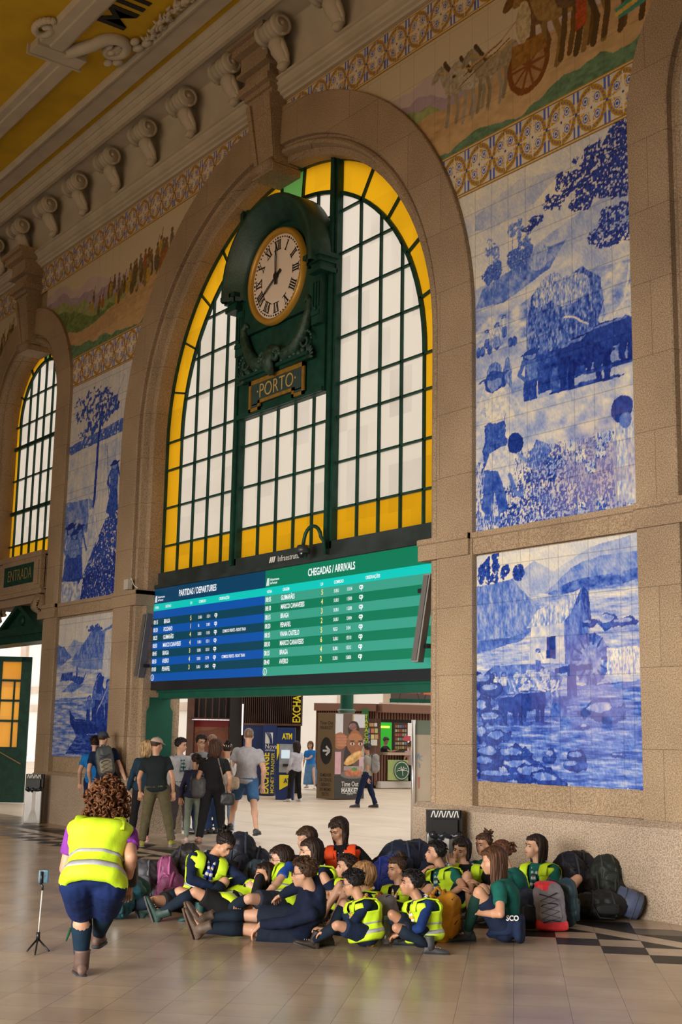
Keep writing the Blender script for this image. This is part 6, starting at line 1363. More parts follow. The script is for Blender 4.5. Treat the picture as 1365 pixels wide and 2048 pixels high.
        vo = mb.build('safety_vest', [cmat(vest, 'vest')], root); m = vo.modifiers.new('thick', 'SOLIDIFY'); m.thickness = .004
        mb = MB(); mb.smooth = True; cen = B.pel.lerp(B.neck, .3); mb.add([p+(p-B.pel.lerp(B.neck, max(0, min(1, (p-B.pel).dot(su)/B.spl)))).normalized()*.0045 for p in V], St); so = mb.build('reflective_band', [cmat((.36, .37, .42), 'reflective', .35)], vo)
        m = so.modifiers.new('thick', 'SOLIDIFY'); m.thickness = .002
    if scarf:
        mb = MB(); mb.smooth = True; nk = B.neck+su*.02; r = .060*k+.008
        ring = [nk+B.left*(r*cos(a))+B.fwd*(r*1.05*sin(a))-su*(.02+.035*sin(a)) for a in [radians(90+360*i/20) for i in range(21)]]
        for i in range(20): mb.cur = (i//2) % 2; mb.tube([ring[i], ring[i+1]], .017*k, 8)
        kn_ = nk+B.fwd*(.105*k+.02)-su*.15*k
        for sd in (-1, 1):
            P = [nk+B.left*sd*.045*k+B.fwd*(.060*k+.01)-su*.05*k, kn_+B.left*sd*.012]; P += [kn_+B.left*sd*.022-su*.06*k, kn_+B.left*sd*.04-su*.15*k-B.fwd*.01]
            Q = [P[0].lerp(P[1], i/4) for i in range(4)]+[P[1].lerp(P[2], i/2) for i in range(2)]+[P[2].lerp(P[3], i/3) for i in range(4)]
            for i in range(len(Q)-1): mb.cur = i % 2; mb.tube([Q[i], Q[i+1]], .017*k if i < 5 else .020*k, 8, flat=1.0)
        mb.cur = 1; mb.build('neckerchief', [cmat(scarf[0]), cmat(scarf[1])], root); mb = MB(); mb.smooth = True; mb.ell(kn_, B.left*.020*k, B.fwd*.016*k, su*.016*k); mb.build('woggle', [cmat((.20, .07, .03), 'woggle')], root)
    if hs: hair(B, root, hs, hcol, hlen)
    if cap: cap_hat(B, root, cap)
    if faceon: face_parts(B, root, glasses, smile)
    root['_'] = 0; del root['_']
    B.root = root; B.arm = arm; B.leg = leg; B.k = k; B.su = su; return B
def backpack(name, c, up, out, side, w_, h, d, cols, label, straps=True, mesh_lines=False, pocket=True, roll=None, group=None):
    """c = centre, up/out/side unit vectors (out = away from the wearer's back)"""
    c = Vector(c); up = Vector(up).normalized(); out = Vector(out); out = (out-up*out.dot(up)).normalized(); side = up.cross(out)
    lo = c-up*h/2; t = thing(name, (c.x, c.y, max(0, lo.z)), label, 'backpack', group)
    mb = MB(); mb.rbox(c, side*w_/2, out*d/2, up*h/2, .45); mb.ell(c+up*h*.40, side*w_*.40, out*d*.42, up*h*.14); remesh(mb, 'pack_body', cmat(cols[0], 'nylon', .55), t, .014, 3, .03)
    if pocket:
        mb = MB(); mb.rbox(c+out*d*.42-up*h*.14, side*w_*.36, out*d*.22, up*h*.25, .5); remesh(mb, 'front_pocket', cmat(cols[1], 'nylon', .55), t, .013, 3, .02)
    mb = MB(); mb.smooth = True; mb.tube([c+up*h*.38+side*w_*.34*cos(pi*i/10)*1.0+out*(d*.30)+up*(h*.10*sin(pi*i/10)) for i in range(11)], .006, 6); mb.tube([c+out*d*.62+side*w_*.26*cos(pi*i/8)-up*(h*.02-h*.05*sin(pi*i/8)) for i in range(9)], .005, 6); mb.build('zip', [cmat((.02, .02, .025), 'zip')], t)
    mb = MB(); mb.smooth = True; mb.tube([c+up*h*.47+side*.04-out*d*.2, c+up*h*.56+side*.02-out*d*.25, c+up*h*.56-side*.02-out*d*.25, c+up*h*.47-side*.04-out*d*.2], .010, 8); mb.build('grab_handle', [cmat(cols[2], 'webbing')], t)
    if straps:
        for sd in (-1, 1):
            mb = MB(); mb.smooth = True; mb.tube([c+up*h*.42+side*sd*w_*.25-out*d*.42, c+up*h*.50+side*sd*w_*.32-out*d*.75, c+up*h*.25+side*sd*w_*.40-out*d*1.05, c-up*h*.10+side*sd*w_*.42-out*d*.95, c-up*h*.38+side*sd*w_*.42-out*d*.5], [.018, .022, .022, .014, .010], 8, flat=.5); mb.build('shoulder_strap', [cmat(cols[2], 'webbing')], t)
    if mesh_lines:
        mb = MB(); mb.smooth = True; z = [(-.28, .25), (.28, .10), (-.28, -.02), (.28, -.16), (-.28, -.30), (.26, -.38)]
        mb.tube([c+out*d*.66+side*w_*a+up*h*b for a, b in z], .006, 6); mb.tube([c+out*d*.66-side*w_*a+up*h*b for a, b in z], .006, 6); mb.build('bungee_cord', [cmat((.02, .03, .06), 'cord')], t)
    if roll:
        mb = MB(); mb.smooth = True; mb.tube([c+up*h*.56-side*w_*.5, c+up*h*.56+side*w_*.5], .065, 16); mb.build('rolled_mat', [cmat(roll, 'foam')], t)
    return t
def lump(name, pts, col, label, cat='backpack', disp=.055, vox=.016, parts=()):
    """soft bag lying on the floor, built from (centre, rx, ry, rz) lobes in the camera-free ground frame"""
    c0 = pts[0][0]; t = thing(name, (c0.x, c0.y, 0), label, cat); mb = MB()
    for (c, a, b, h) in pts: mb.ell(c, RG*a, FG*b, UP*h, 18, 12)
    o = remesh(mb, 'bag_body', cmat(col, 'nylon', .6), t, vox, 3, disp)
    for v in o.data.vertices:
        if v.co.z < .004: v.co.z = .004
    for i, (c, a, b, h) in enumerate(pts):
        for k in ((-.45, .1), (.4, -.1)) if i == 0 else ((.05, .15),):
            m_ = MB(); m_.smooth = True; P_ = []
            for q in range(13):
                th = -.9+q*.24; e_ = sqrt(1-k[0]**2); p_ = c+RG*(a*(k[0]+k[1]*sin(th)))-FG*(b*e_*cos(th)*1.04)+UP*(h*e_*sin(th)*1.04); p_.z = max(.01, p_.z); P_.append(p_)
            m_.tube(P_, .013, 6, flat=.5); m_.build('compression_strap', [cmat(tuple(min(1, q*1.9+.012) for q in col), 'webbing')], t)
        m_ = MB(); m_.smooth = True; m_.rbox(c-FG*b*.88-UP*h*.15+RG*a*.1, RG*a*.45, FG*b*.22, UP*h*.38, .5); m_.tube([c-FG*b*1.10-UP*h*.0+RG*a*(.1+.4*cos(q_*pi/8)) + UP*h*.2*sin(q_*pi/8) for q_ in range(9)], .005, 5); m_.build('pocket', [cmat(tuple(q*1.25+.003 for q in col), 'nylon', .6)], t)
    for (nm, P, r, cc) in parts:
        mb = MB(); mb.smooth = True; mb.tube(P, r, 8, flat=.5 if nm.endswith('strap') else 1.0); mb.build(nm, [cmat(cc, 'webbing')], t)
    return t
# ---------------------------------------------------------------- placing the figures
CAMP = Vector((0, 0, CAM_H))
def sol(parent, px, py, L, s=0):
    """point on the sight line of (px,py) at distance L from its parent joint; s = +1 farther, -1 nearer"""
    d = Vector(ray(px, py)).normalized(); w_ = Vector(parent)-CAMP; t0 = w_.dot(d); perp2 = max(0, w_.length_squared-t0*t0)
    return CAMP+d*(t0+s*sqrt(max(0, L*L-perp2)))
def near(ref, px, py, off=0.0): return at_dep(px, py, Vector(ref).dot(FG)+off)
C_ = -FG; L_ = -RG; R_ = RG; A_ = FG        # towards the camera, picture left, picture right, away
def seat(px, fy, H, z=.105): p = at_z(px, fy); p.z = z; return p
TEAL = (.008, .105, .085)
def P(H, pel, neck, ns, head, hs_off=0, **k):
    pl = pel; nk = sol(pl, neck[0], neck[1], .285*H, ns); hd = sol(nk, head[0], head[1], .115*H, hs_off); return pl, nk, hd
# ---- the leader crouching forward in the foreground
pl = at_dep(187, 1768, 9.0); nk = sol(pl, 205, 1652, .285*1.6, 1); hd = sol(nk, 214, 1608, .18, 1)
f1 = at_z(163, 1945, .085); f1 = at_dep(163, 1925, at_z(163, 1950).dot(FG)); f1.z = .078; f2 = at_dep(190, 1905, at_z(190, 1925).dot(FG)); f2.z = .078
def crouch():
    H = 1.6
    return person('woman in a lime vest, purple tee and navy shorts, back turned, nearest the camera', H, pl, nk, 176, hd, 165, 30,
       (near(pl, 168, 1770, .40), -UP+L_*.5+C_*.3, A_-UP*.2), (near(pl, 256, 1765, .16), C_-UP*.3+R_*.3, -UP), (f1, A_*1+L_*.10, A_*1+L_*.35), (f2, A_+R_*.15, A_), top=(.20, .035, .30), sleeve='short', bottom=(.006, .018, .085), bot='shorts', socks=(.006, .022, .045),
       shoes=((.12, .07, .055), (.035, .035, .045)), hs='curly', hcol=(.11, .040, .013), vest=HIVIS, vopen=.3, bw=1.20, bd=1.5, thick=1.22, lt=1.3, slen=1.02, high=True, faceon=False, hip=1.3, headk=1.05)
LEAD = crouch()
# ---- the seated group
def G(label, H, pel, neck, ns, head, face, hface, tilt, LA, RA, LL, RL, **k):
    nk = sol(pel, neck[0], neck[1], .285*H, ns); hd = sol(nk, head[0], head[1], .12*H, k.pop('hso', 0)); 
    return person(label, H, pel, nk, face, hd, hface, tilt, LA, RA, LL, RL, **k)
GRP = None
SO = (.008, .016, .030); DBOOT = ((.03, .035, .035), (.06, .06, .065))
# 1 girl with a bun, looking down
p = seat(392, 1832, 1.62)
G('girl with a dark bun and lime vest over navy hoodie looking down at her hands', 1.62, p, (422, 1712), 1, (447, 1690), -20, -55, 42,
  (near(p, 440, 1772, -.10), R_), (near(p, 430, 1776, -.18), L_+C_*.5), (near(p, 398, 1826, -.35), UP+R_*.8+C_*.3, L_+C_*.3), (near(p, 243, 1836, -.15), UP*.3+C_, L_*.5+UP*.9), top=NAVY, bottom=BLK, socks=SO, shoes=((.01, .06, .05), (.06, .06, .06)), high=True, hs='bun', hcol=(.012, .007, .006), vest=HIVIS, vopen=.30, scarf=((.02, .05, .3), (.6, .6, .6)), hood=True, skin=SKIN, feet=None)
# 2 laughing girl lying back
p = seat(448, 1842, 1.6)
G('laughing girl with long dark hair reclining against her friend, lime vest', 1.6, p, (503, 1778), 1, (527, 1752), 30, 55, -8,
  (near(p, 505, 1806, -.05), C_+UP), (near(p, 474, 1805, -.10), C_+UP*.6), (near(p, 318, 1858, -.12), UP+C_*.2, L_*.4+UP), (near(p, 288, 1850, .12), UP, L_*.4+UP), top=BLK, bottom=BLK, socks=SO, shoes=((.02, .05, .045), (.07, .07, .07)), high=True, hs='long', hlen=.28, hcol=(.018, .008, .005), vest=HIVIS, vopen=.1, smile=True, skin=SKIN)
# 3 girl with glasses
p = seat(562, 1842, 1.62)
G('girl with round glasses, dark shoulder hair, lime vest over blue tee', 1.62, p, (574, 1752), 1, (560, 1718), 70, 78, 5,
  (near(p, 516, 1806, -.20), C_+R_-UP*.5), (near(p, 500, 1800, -.05), -UP+C_*.4), (near(p, 440, 1838, -.1), UP*.5+C_, L_+UP*.4), (near(p, 440, 1838, .2), UP*.6, L_+UP*.4), top=(.015, .06, .30), sleeve='short', bottom=(.02, .025, .04), socks=SO, hs='bob', hlen=.17, hcol=DKBR, glasses=(.25, .2, .16), vest=HIVIS, scarf=((.03, .08, .4), (.6, .6, .62)), skin=SKL)
# 4 boy with glasses, legs stretched out
p = seat(592, 1880, 1.72)
G('boy with glasses and wavy brown hair in navy hoodie, legs stretched out to the left', 1.72, p, (630, 1785), -1, (609, 1747), 88, 95, 4,
  (near(p, 521, 1849, -.12), C_*.8+R_*.6-UP*.2, L_*.8-UP*.8), (near(p, 560, 1792, .30), UP*.2+C_), (near(p, 392, 1856, -.05), UP+C_*.25, UP*.9+L_*.35), (near(p, 405, 1838, .18), UP, UP*.9+L_*.5), top=(.008, .014, .038), bottom=(.012, .02, .038), socks=SO, shoes=((.10, .065, .045), (.09, .05, .035)), high=True, hs='short', hcol=(.045, .022, .011), glasses=(.03, .015, .01), hood=True, skin=SKL, feet='leg')
# 5 brown head behind
p = seat(603, 1808, 1.5)
G('brown-haired child in lime vest half hidden behind the long-haired girl', 1.5, p, (604, 1712), 0, (611, 1680), 30, 60, 10, (near(p, 590, 1790, -.2), L_), (near(p, 620, 1790, -.2), R_), (near(p, 570, 1815, -.2), UP+L_), (near(p, 630, 1815, -.2), UP+R_), top=NAVY, hs='bob', hlen=.08, hcol=(.05, .026, .014), vest=HIVIS, faceon=False, skin=SKL, bottom=BLK)
# 6 long haired girl in profile
p = seat(645, 1832, 1.62)
G('girl in profile with long dark hair and navy sweater, behind the boy', 1.62, p, (636, 1735), 0, (620, 1700), 75, 80, 8, (near(p, 595, 1800, -.1), C_-UP), (near(p, 600, 1795, .1), -UP), (near(p, 560, 1825, -.1), UP+C_), (near(p, 565, 1820, .2), UP), top=NAVY, hs='long', hlen=.34, hcol=(.022, .011, .008), vest=HIVIS, skin=SKL, bottom=BLK)
# 7 orange vest
p = seat(687, 1802, 1.66, .14)
G('girl in an orange safety vest with a blue and white neckerchief, sitting highest', 1.66, p, (684, 1693), 0, (676, 1656), 8, 48, 26, (near(p, 715, 1770, -.15), R_), (near(p, 662, 1768, -.15), L_), (near(p, 720, 1800, -.25), UP*.3+R_+C_*.5), (near(p, 655, 1800, -.25), UP*.3+L_+C_*.5), top=BLK, hs='long', hlen=.26, hcol=DKBR, vest=(.95, .085, .01), vopen=.16, scarf=((.02, .05, .35), (.62, .64, .7)), skin=SKIN, bottom=BLK)
# 8 purple sleeved child
p = seat(690, 1842, 1.4)
G('dark-haired child in a purple tee and lime vest reaching an arm out to the left', 1.4, p, (706, 1765), 0, (692, 1734), 60, 75, 0, (near(p, 660, 1785, -.25), C_), (near(p, 648, 1785, .0), C_*.5-UP), (near(p, 645, 1845, -.25), UP+C_*.5), (near(p, 650, 1840, .1), UP), top=(.20, .035, .30), sleeve='short', hs='short', hcol=DKBR, vest=HIVIS, skin=SKIN, bottom=NAVY, curl=.3)
# 9 blond bob
p = seat(735, 1862, 1.35)
G('child with a blond bob turned away, lime vest and yellow neckerchief', 1.35, p, (735, 1784), 0, (725, 1748), 100, 120, 5, (near(p, 700, 1835, -.1), C_-UP), (near(p, 705, 1830, .15), -UP), (near(p, 662, 1850, -.05), UP+C_), (near(p, 665, 1845, .1), UP), top=NAVY, hs='bob', hlen=.13, hcol=(.34, .19, .085), vest=HIVIS, scarf=((.62, .36, .03), (.7, .68, .6)), skin=SKL, faceon=False, bottom=NAVY)
# 10 small boy with glasses, front
p = seat(733, 1898, 1.30)
G('small boy with glasses and black hair, lime vest, cross-legged at the front', 1.30, p, (722, 1800), 0, (705, 1764), 72, 105, 12, (near(p, 655, 1862, -.12), C_*.6-UP*.6+R_*.2), (near(p, 650, 1858, .08), -UP), (near(p, 628, 1882, -.02), UP*.7+C_*.9, L_+UP*.3), (near(p, 655, 1880, .12), UP*.9+A_*.3, C_*.5+L_), top=NAVY, bottom=(.010, .02, .05), socks=SO, shoes=((.03, .022, .018), (.05, .04, .035)), high=True, hs='short', hcol=(.006, .005, .006), glasses=(.15, .15, .16), vest=HIVIS, vopen=.15, scarf=((.62, .36, .03), (.45, .42, .40)), skin=SKIN)
# 11 girl with yellow scarf
p = seat(800, 1858, 1.38)
G('girl with tied brown hair, black top and yellow-white neckerchief in the middle', 1.38, p, (801, 1772), 0, (793, 1738), 35, 55, 6, (near(p, 788, 1806, -.15), R_), (near(p, 778, 1808, -.1), L_), (near(p, 840, 1850, -.1), UP+R_), (near(p, 760, 1850, -.15), UP+L_), top=BLK, hs='bun', hcol=(.045, .022, .012), vest=HIVIS, vopen=.32, scarf=((.60, .36, .04), (.68, .64, .56)), skin=SKIN, bottom=NAVY)
# 12 boy front right
p = seat(850, 1900, 1.32)
G('boy with short black hair in blue hoodie and lime vest sitting against a yellow backpack', 1.32, p, (842, 1800), 0, (822, 1766), 68, 80, -4, (near(p, 800, 1868, -.12), C_-UP*.4+R_*.4), (near(p, 800, 1868, .1), -UP), (near(p, 862, 1893, -.2), L_+UP*.4+C_*.3, R_+L_*.2), (near(p, 800, 1892, .2), UP*.5+L_, R_), top=(.008, .028, .13), bottom=(.008, .014, .03), socks=SO, shoes=((.04, .042, .045), (.06, .06, .06)), high=True, hs='short', hcol=(.006, .005, .006), vest=HIVIS, vopen=.2, scarf=((.68, .66, .60), (.60, .36, .04)), hood=True, skin=SKD)
# 13 boy in green tee
p = seat(895, 1832, 1.45)
G('boy with black hair in green tee and lime vest looking up to the left', 1.45, p, (887, 1737), 0, (870, 1704), 55, 82, -6, (near(p, 888, 1795, -.25), R_+C_), (near(p, 850, 1742, -.05), L_-UP*.5), (near(p, 940, 1830, -.2), UP+R_*.3+C_*.3), (near(p, 860, 1835, -.2), UP+L_), top=TEAL, sleeve='short', hs='short', hcol=(.007, .006, .006), vest=HIVIS, vopen=.3, scarf=((.5, .55, .6), (.01, .10, .10)), skin=SKIN, bottom=NAVY)
# 14 curly dark hair resting head on hand
p = seat(932, 1822, 1.55)
G('girl with curly dark hair resting her cheek on her hand, lime vest', 1.55, p, (934, 1730), 0, (921, 1697), 15, 30, 12, (near(p, 945, 1780, -.25), R_), (near(p, 905, 1733, -.12), -UP+L_*.4, UP), (near(p, 975, 1822, -.2), UP+R_), (near(p, 905, 1820, -.3), UP*1.2+L_*.3), top=BLK, hs='long', hlen=.16, hcol=(.010, .007, .006), vest=HIVIS, vopen=.38, scarf=((.02, .05, .12), (.6, .62, .65)), skin=SKL, hroll=-14, bottom=BLK)
# 15 half-hidden
p = seat(975, 1818, 1.5)
G('girl with tied-back hair peeking out behind the two green tees', 1.5, p, (978, 1722), 0, (969, 1693), 30, 50, 5, (near(p, 960, 1785, -.2), R_), (near(p, 955, 1785, -.2), L_), (near(p, 1000, 1815, -.2), UP), (near(p, 945, 1815, -.2), UP), top=TEAL, sleeve='short', hs='bun', hcol=(.06, .03, .015), skin=SKIN, bottom=NAVY)
# 16 curly ponytail
p = seat(1040, 1850, 1.6)
G('girl with a curly auburn ponytail in a green tee, back towards the wall', 1.6, p, (1018, 1740), 0, (1000, 1700), 110, 105, 6, (near(p, 965, 1800, -.2), C_-UP), (near(p, 960, 1770, .1), -UP, L_+UP*.6), (near(p, 960, 1845, .1), UP+C_), (near(p, 965, 1835, .3), UP), top=TEAL, sleeve='short', hs='pony', hlen=.0, hcol=(.075, .028, .012), skin=SKIN, bottom=(.012, .02, .045), faceon=False)
# 17 long brown hair, front right
p = seat(1012, 1884, 1.62)
G17 = G('girl with very long brown hair, green tee and navy jumper tied at the waist', 1.62, p, (1003, 1760), 0, (985, 1722), 105, 100, 8, (near(p, 958, 1826, -.12), C_-UP*.6+R_*.3), (near(p, 945, 1790, .22), -UP), (near(p, 935, 1872, -.02), UP+C_*.3, L_+C_*.3), (near(p, 930, 1868, .28), UP, L_+C_*.3), top=TEAL, sleeve='short', bottom=(.010, .018, .045), socks=(.008, .04, .03), shoes=((.03, .04, .045), (.05, .055, .06)), high=True, hs='long', hlen=.46, hcol=(.070, .028, .012), skin=SKIN, faceon=False)
# jumper tied at the waist hanging down the back with white lettering
B = G17; mb = MB(); back = -B.fwd
rings = [torso_ring(B, t, .030+.02*(1 if t < 0 else 0), 28) for t in (.26, .2, .1, 0, -.08, -.16)]; loft(mb, rings); c0 = B.pel+back*.13
mb.rbox(c0+B.left*.03-UP*.0, B.left*.15, back*.035, UP*.12, .5); jo = remesh(mb, 'tied_jumper', cmat((.010, .020, .055)), B.root, .012, 3, .02)
for v in jo.data.vertices: v.co.z = max(.006, v.co.z)
mb = MB(); o = near(B.pel, 1013, 1841, -.235); text_mesh(mb, 'SCO', .042, o, RG, UP, bold=.03, width=.9); mb.build('jumper_lettering', [M_WHT], jo)
# 18 girl by the wall
p = seat(1082, 1828, 1.62)
G('girl with long dark hair in green tee and lime vest, farthest right by the wall', 1.62, p, (1080, 1728), 0, (1069, 1690), 40, 70, -5, (near(p, 1060, 1790, -.25), R_), (near(p, 1052, 1785, -.2), L_), (near(p, 1110, 1825, -.2), UP+R_), (near(p, 1050, 1825, -.2), UP+L_), top=TEAL, sleeve='short', hs='long', hlen=.26, hcol=DKBR, vest=HIVIS, vopen=.38, scarf=((.5, .55, .6), (.01, .10, .10)), skin=SKL, bottom=NAVY)

# ---- people standing behind them
def stand(label, H, feet, dep, head, face, hface, tilt=0, wl=None, wr=None, lean=0, stance=None, hx=0, **k):
    """feet: two floor pixels or ground points; stands upright between them"""
    A = [at_z(q[0], q[1]) for q in feet] if dep is None else [at_dep(q[0], q[1], dep) for q in feet]
    A = [Vector((a.x, a.y, 0)) for a in A]
    dmean = sum(a.dot(FG) for a in A)/2
    hd = at_dep(head[0], head[1], dmean); F0 = fdir(face); mid = (A[0]+A[1])/2
    pel = Vector((mid.x*.5+hd.x*.5, mid.y*.5+hd.y*.5, .515*H)); nk = Vector((hd.x, hd.y, .515*H+.287*H))-F0*.02; hd2 = nk+Vector((0, 0, .115*H))+F0*.03
    left = UP.cross(F0)
    def W(w_, sd):
        if w_ is None: return (pel+left*sd*.15*H-UP*.03*H+F0*.04, left*sd*.4-F0, -UP)
        return (at_dep(w_[0], w_[1], dmean+(w_[2] if len(w_) > 2 else 0)), left*sd*.5-UP-F0*.3)
    an = []
    for a in A: b = a.copy(); b.z = .082*H/1.7; an.append(b)
    if (an[0]-an[1]).dot(left) < 0: an = an[::-1]
    td = F0
    return person(label, H, pel, nk, face, hd2, hface, tilt, W(wl, 1), W(wr, -1), (an[0], F0, td+left*.2), (an[1], F0, td-left*.2), q=k.pop('q', .72), **k)
GR = 15
man_cap = stand('man in navy tee and dark cap with a grey backpack, beside the left pier', 1.76, [(205, 1668), (232, 1668)], None, (206, 1485), 165, -150, 5, wr=(252, 1562, -.1), top=(.008, .018, .055), sleeve='short', bottom=(.02, .025, .05), bot='shorts', hs='buzz', hcol=(.05, .03, .02), cap=(.05, .075, .10), faceon=False, skin=SKL)
stand('person in bright blue tee and cap, half hidden behind the backpack man', 1.66, [(176, 1662), (196, 1660)], None, (190, 1498), 170, 175, 0, top=(.01, .16, .48), sleeve='short', bottom=(.008, .018, .06), bot='shorts', hs='short', hcol=DKBR, cap=(.02, .03, .05), faceon=False, skin=SKL)
stand('man in black polo, beige cap and olive trousers seen from behind', 1.68, [(283, 1693), (343, 1693)], None, (314, 1484), 175, -130, 10, top=(.012, .018, .020), sleeve='short', bottom=(.10, .085, .045), bot='trousers', shoes=((.25, .23, .03), (.18, .19, .22)), hs='buzz', hcol=(.05, .03, .02), cap=(.48, .38, .31), faceon=False, skin=SKIN)
stand('blond woman in dark leggings half hidden behind the man with the beige cap', 1.62, [(262, 1684), (292, 1682)], None, (296, 1500), 160, -150, 0, top=(.015, .035, .06), bottom=BLK, bot='leggings', shoes=((.75, .30, .32), (.7, .68, .65)), hs='long', hlen=.18, hcol=(.40, .26, .13), faceon=False, skin=SKL)
stand('youth in light grey hoodie with a backpack strap, looking right', 1.66, [(342, 1675), (372, 1668)], None, (362, 1493), -35, -75, 5, wr=(341, 1582, -.05), top=(.36, .36, .38), bottom=(.055, .045, .05), bot='trousers', shoes=((.10, .11, .16), (.55, .53, .5)), hs='short', hcol=(.012, .008, .007), hood=True, skin=SKL, scarf=((.02, .12, .14), (.3, .35, .35)))
stand('dark-haired man with glasses in a grey jacket at the back of the standing group', 1.72, [(392, 1668), (412, 1668)], None, (403, 1488), 20, -30, 8, top=(.28, .29, .30), bottom=(.03, .06, .16), bot='trousers', hs='short', hcol=(.012, .008, .007), glasses=(.03, .03, .03), skin=SKL)
stand('balding man in a dark jacket behind the woman in black', 1.74, [(418, 1668), (437, 1668)], None, (425, 1488), 100, 150, 5, top=(.02, .025, .035), bottom=(.02, .04, .10), bot='trousers', hs='buzz', hcol=(.20, .11, .07), faceon=False, skin=SKL)
kid = stand('girl with tied dark hair, patterned leggings and a navy backpack, back turned', 1.40, [(372, 1684), (394, 1682)], None, (392, 1532), 165, 150, 0, top=(.03, .03, .07), bottom=(.22, .27, .22), bot='leggings', shoes=((.6, .45, .42), (.5, .4, .35)), hs='pony', hlen=.12, hcol=(.022, .012, .010), faceon=False, skin=SKIN)
wblack = stand('woman all in black with auburn shoulder hair and a crossbody bag, back turned', 1.66, [(398, 1688), (444, 1684)], None, (431, 1503), 175, 178, 0, top=BLK, sleeve='short', bottom=BLK, bot='trousers', shoes=((.30, .16, .12), (.1, .08, .07)), hs='long', hlen=.22, hcol=(.055, .020, .010), faceon=False, skin=SKIN)
stand('person in white cap, white hoodie and pale jeans behind the man in grey', 1.60, [(442, 1674), (462, 1672)], None, (455, 1508), 170, 175, 0, top=(.62, .60, .58), bottom=(.34, .44, .58), bot='trousers', shoes=((.5, .5, .5), (.4, .4, .4)), hs='bun', hcol=(.02, .012, .01), cap=(.62, .56, .50), faceon=False, skin=SKIN)
tall = stand('tall man in grey tee and denim shorts, back turned, facing the concourse', 1.86, [(457, 1674), (514, 1686)], None, (498, 1466), 178, 178, 0, top=(.36, .35, .38), sleeve='short', bottom=(.045, .12, .26), bot='shorts', shoes=((.045, .045, .045), (.03, .03, .03)), hs='buzz', hcol=(.16, .10, .065), faceon=False, skin=SKL)
stand('woman in pale shirt and black trousers using the cash machine', 1.58, [(578, 1604), (600, 1603)], None, (593, 1496), 140, 150, 0, wr=(576, 1545, .15), top=(.45, .45, .52), bottom=BLK, bot='trousers', shoes=((.6, .6, .6), (.4, .4, .4)), hs='long', hlen=.34, hcol=(.02, .012, .010), faceon=False, skin=SKL, q=.5)
stand('woman in blue top and long denim skirt walking beside the advertising box', 1.54, [(614, 1578), (630, 1580)], None, (621, 1494), 15, 20, 5, wl=(608, 1520, -.2), top=(.02, .16, .50), sleeve='short', bottom=(.10, .22, .40), bot='dress', shoes=((.7, .7, .7), (.5, .5, .5)), hs='long', hlen=.20, hcol=(.16, .07, .03), skin=SKL, q=.5)
walk = stand('man in grey tee and navy track trousers walking left with a grey backpack', 1.56, [(714, 1616), (752, 1616)], None, (735, 1500), 100, 130, 0, wl=(737, 1560, -.1), top=(.30, .29, .25), sleeve='short', bottom=(.010, .018, .055), bot='trousers', shoes=((.05, .05, .05), (.1, .1, .1)), hs='short', hcol=(.04, .035, .03), faceon=False, skin=SKIN, q=.6)
kw = at_dep(772, 1500, ds+.55); zk = 0
stand('kiosk attendant in dark tee leaning over the counter', 1.72, [(766, 1577), (778, 1577)], ds+.6, (772, 1480), -60, -60, 25, wr=(796, 1500, -.2), wl=(790, 1502, .0), top=(.03, .03, .035), sleeve='short', bottom=BLK, bot='trousers', hs='short', hcol=(.10, .09, .08), skin=SKIN, q=.45)
stand('customer in pink patterned top and dark trousers at the kiosk counter', 1.56, [(812, 1577), (824, 1577)], None, (820, 1495), 150, 160, 0, wl=(808, 1528, -.1), top=(.46, .30, .30), sleeve='short', bottom=(.012, .018, .03), bot='trousers', hs='bun', hcol=(.14, .09, .06), faceon=False, skin=SKIN, q=.45)

# ================================================================== things carried or worn
B = man_cap; bk = -B.fwd
backpack('backpack', B.pel.lerp(B.neck, .60)+bk*.20, B.su, bk, None, .30, .50, .20, ((.06, .07, .075), (.26, .22, .15), (.05, .06, .06)), 'grey and khaki backpack with crossed cords on the man by the left pier', mesh_lines=True)
B = walk; bk = -B.fwd
backpack('backpack', B.pel.lerp(B.neck, .58)+bk*.19, B.su, bk, None, .28, .44, .17, ((.22, .21, .21), (.26, .25, .25), (.1, .1, .1)), 'grey backpack on the man walking past the advertising box')
B = kid; bk = -B.fwd
backpack('backpack', B.pel.lerp(B.neck, .50)+bk*.15, B.su, bk, None, .24, .34, .14, ((.015, .03, .07), (.02, .04, .08), (.01, .02, .05)), 'navy backpack on the girl in patterned leggings')
def shoulder_bag(B, a, b, col, scol, label, w_=.24, h=.2, sd=1):
    t = thing('shoulder_bag', (b.x, b.y, b.z-h/2), label, 'bag'); mb = MB(); mb.rbox(b, RG*w_/2, FG*.05, UP*h/2, .5); remesh(mb, 'bag_body', cmat(col, 'leather', .5), t, .014, 3, .015)
    mb = MB(); mb.smooth = True; mb.tube([a, a.lerp(b+UP*h*.4, .5)-FG*.03, b+UP*h*.45], .014, 8, flat=.4); mb.build('strap', [cmat(scol, 'strap')], t); return t
B = wblack; bk = -B.fwd
shoulder_bag(B, B.neck-B.left*.05+bk*.10, near(B.pel, 455, 1598, -.14), BLK, (.16, .12, .10), 'small black bag on a strap across the back of the woman in black')
shoulder_bag(B, B.neck+B.left*.12+bk*.05, near(B.pel, 398, 1575, -.08), (.05, .05, .05), (.45, .36, .28), 'dark tote bag with a pale strap on the left shoulder of the woman in black', .26, .34)
shoulder_bag(B, near(B.neck, 462, 1520, .5), near(B.pel, 467, 1566, .30), (.40, .30, .20), (.6, .56, .5), 'tan bag hanging from the person in the white cap', .2, .2)
B = LEAD
t = thing('black_case', near(B.pel, 259, 1747, .1), 'small black case held in the right hand of the leaning woman', 'case')
c = near(B.pel, 259, 1747, .14); mb = MB(); mb.rbox(c, RG*.055+FG*.03, FG*.04, UP*.095, .3); mb.build('case_body', [cmat((.010, .010, .012), 'nylon', .5)], t)
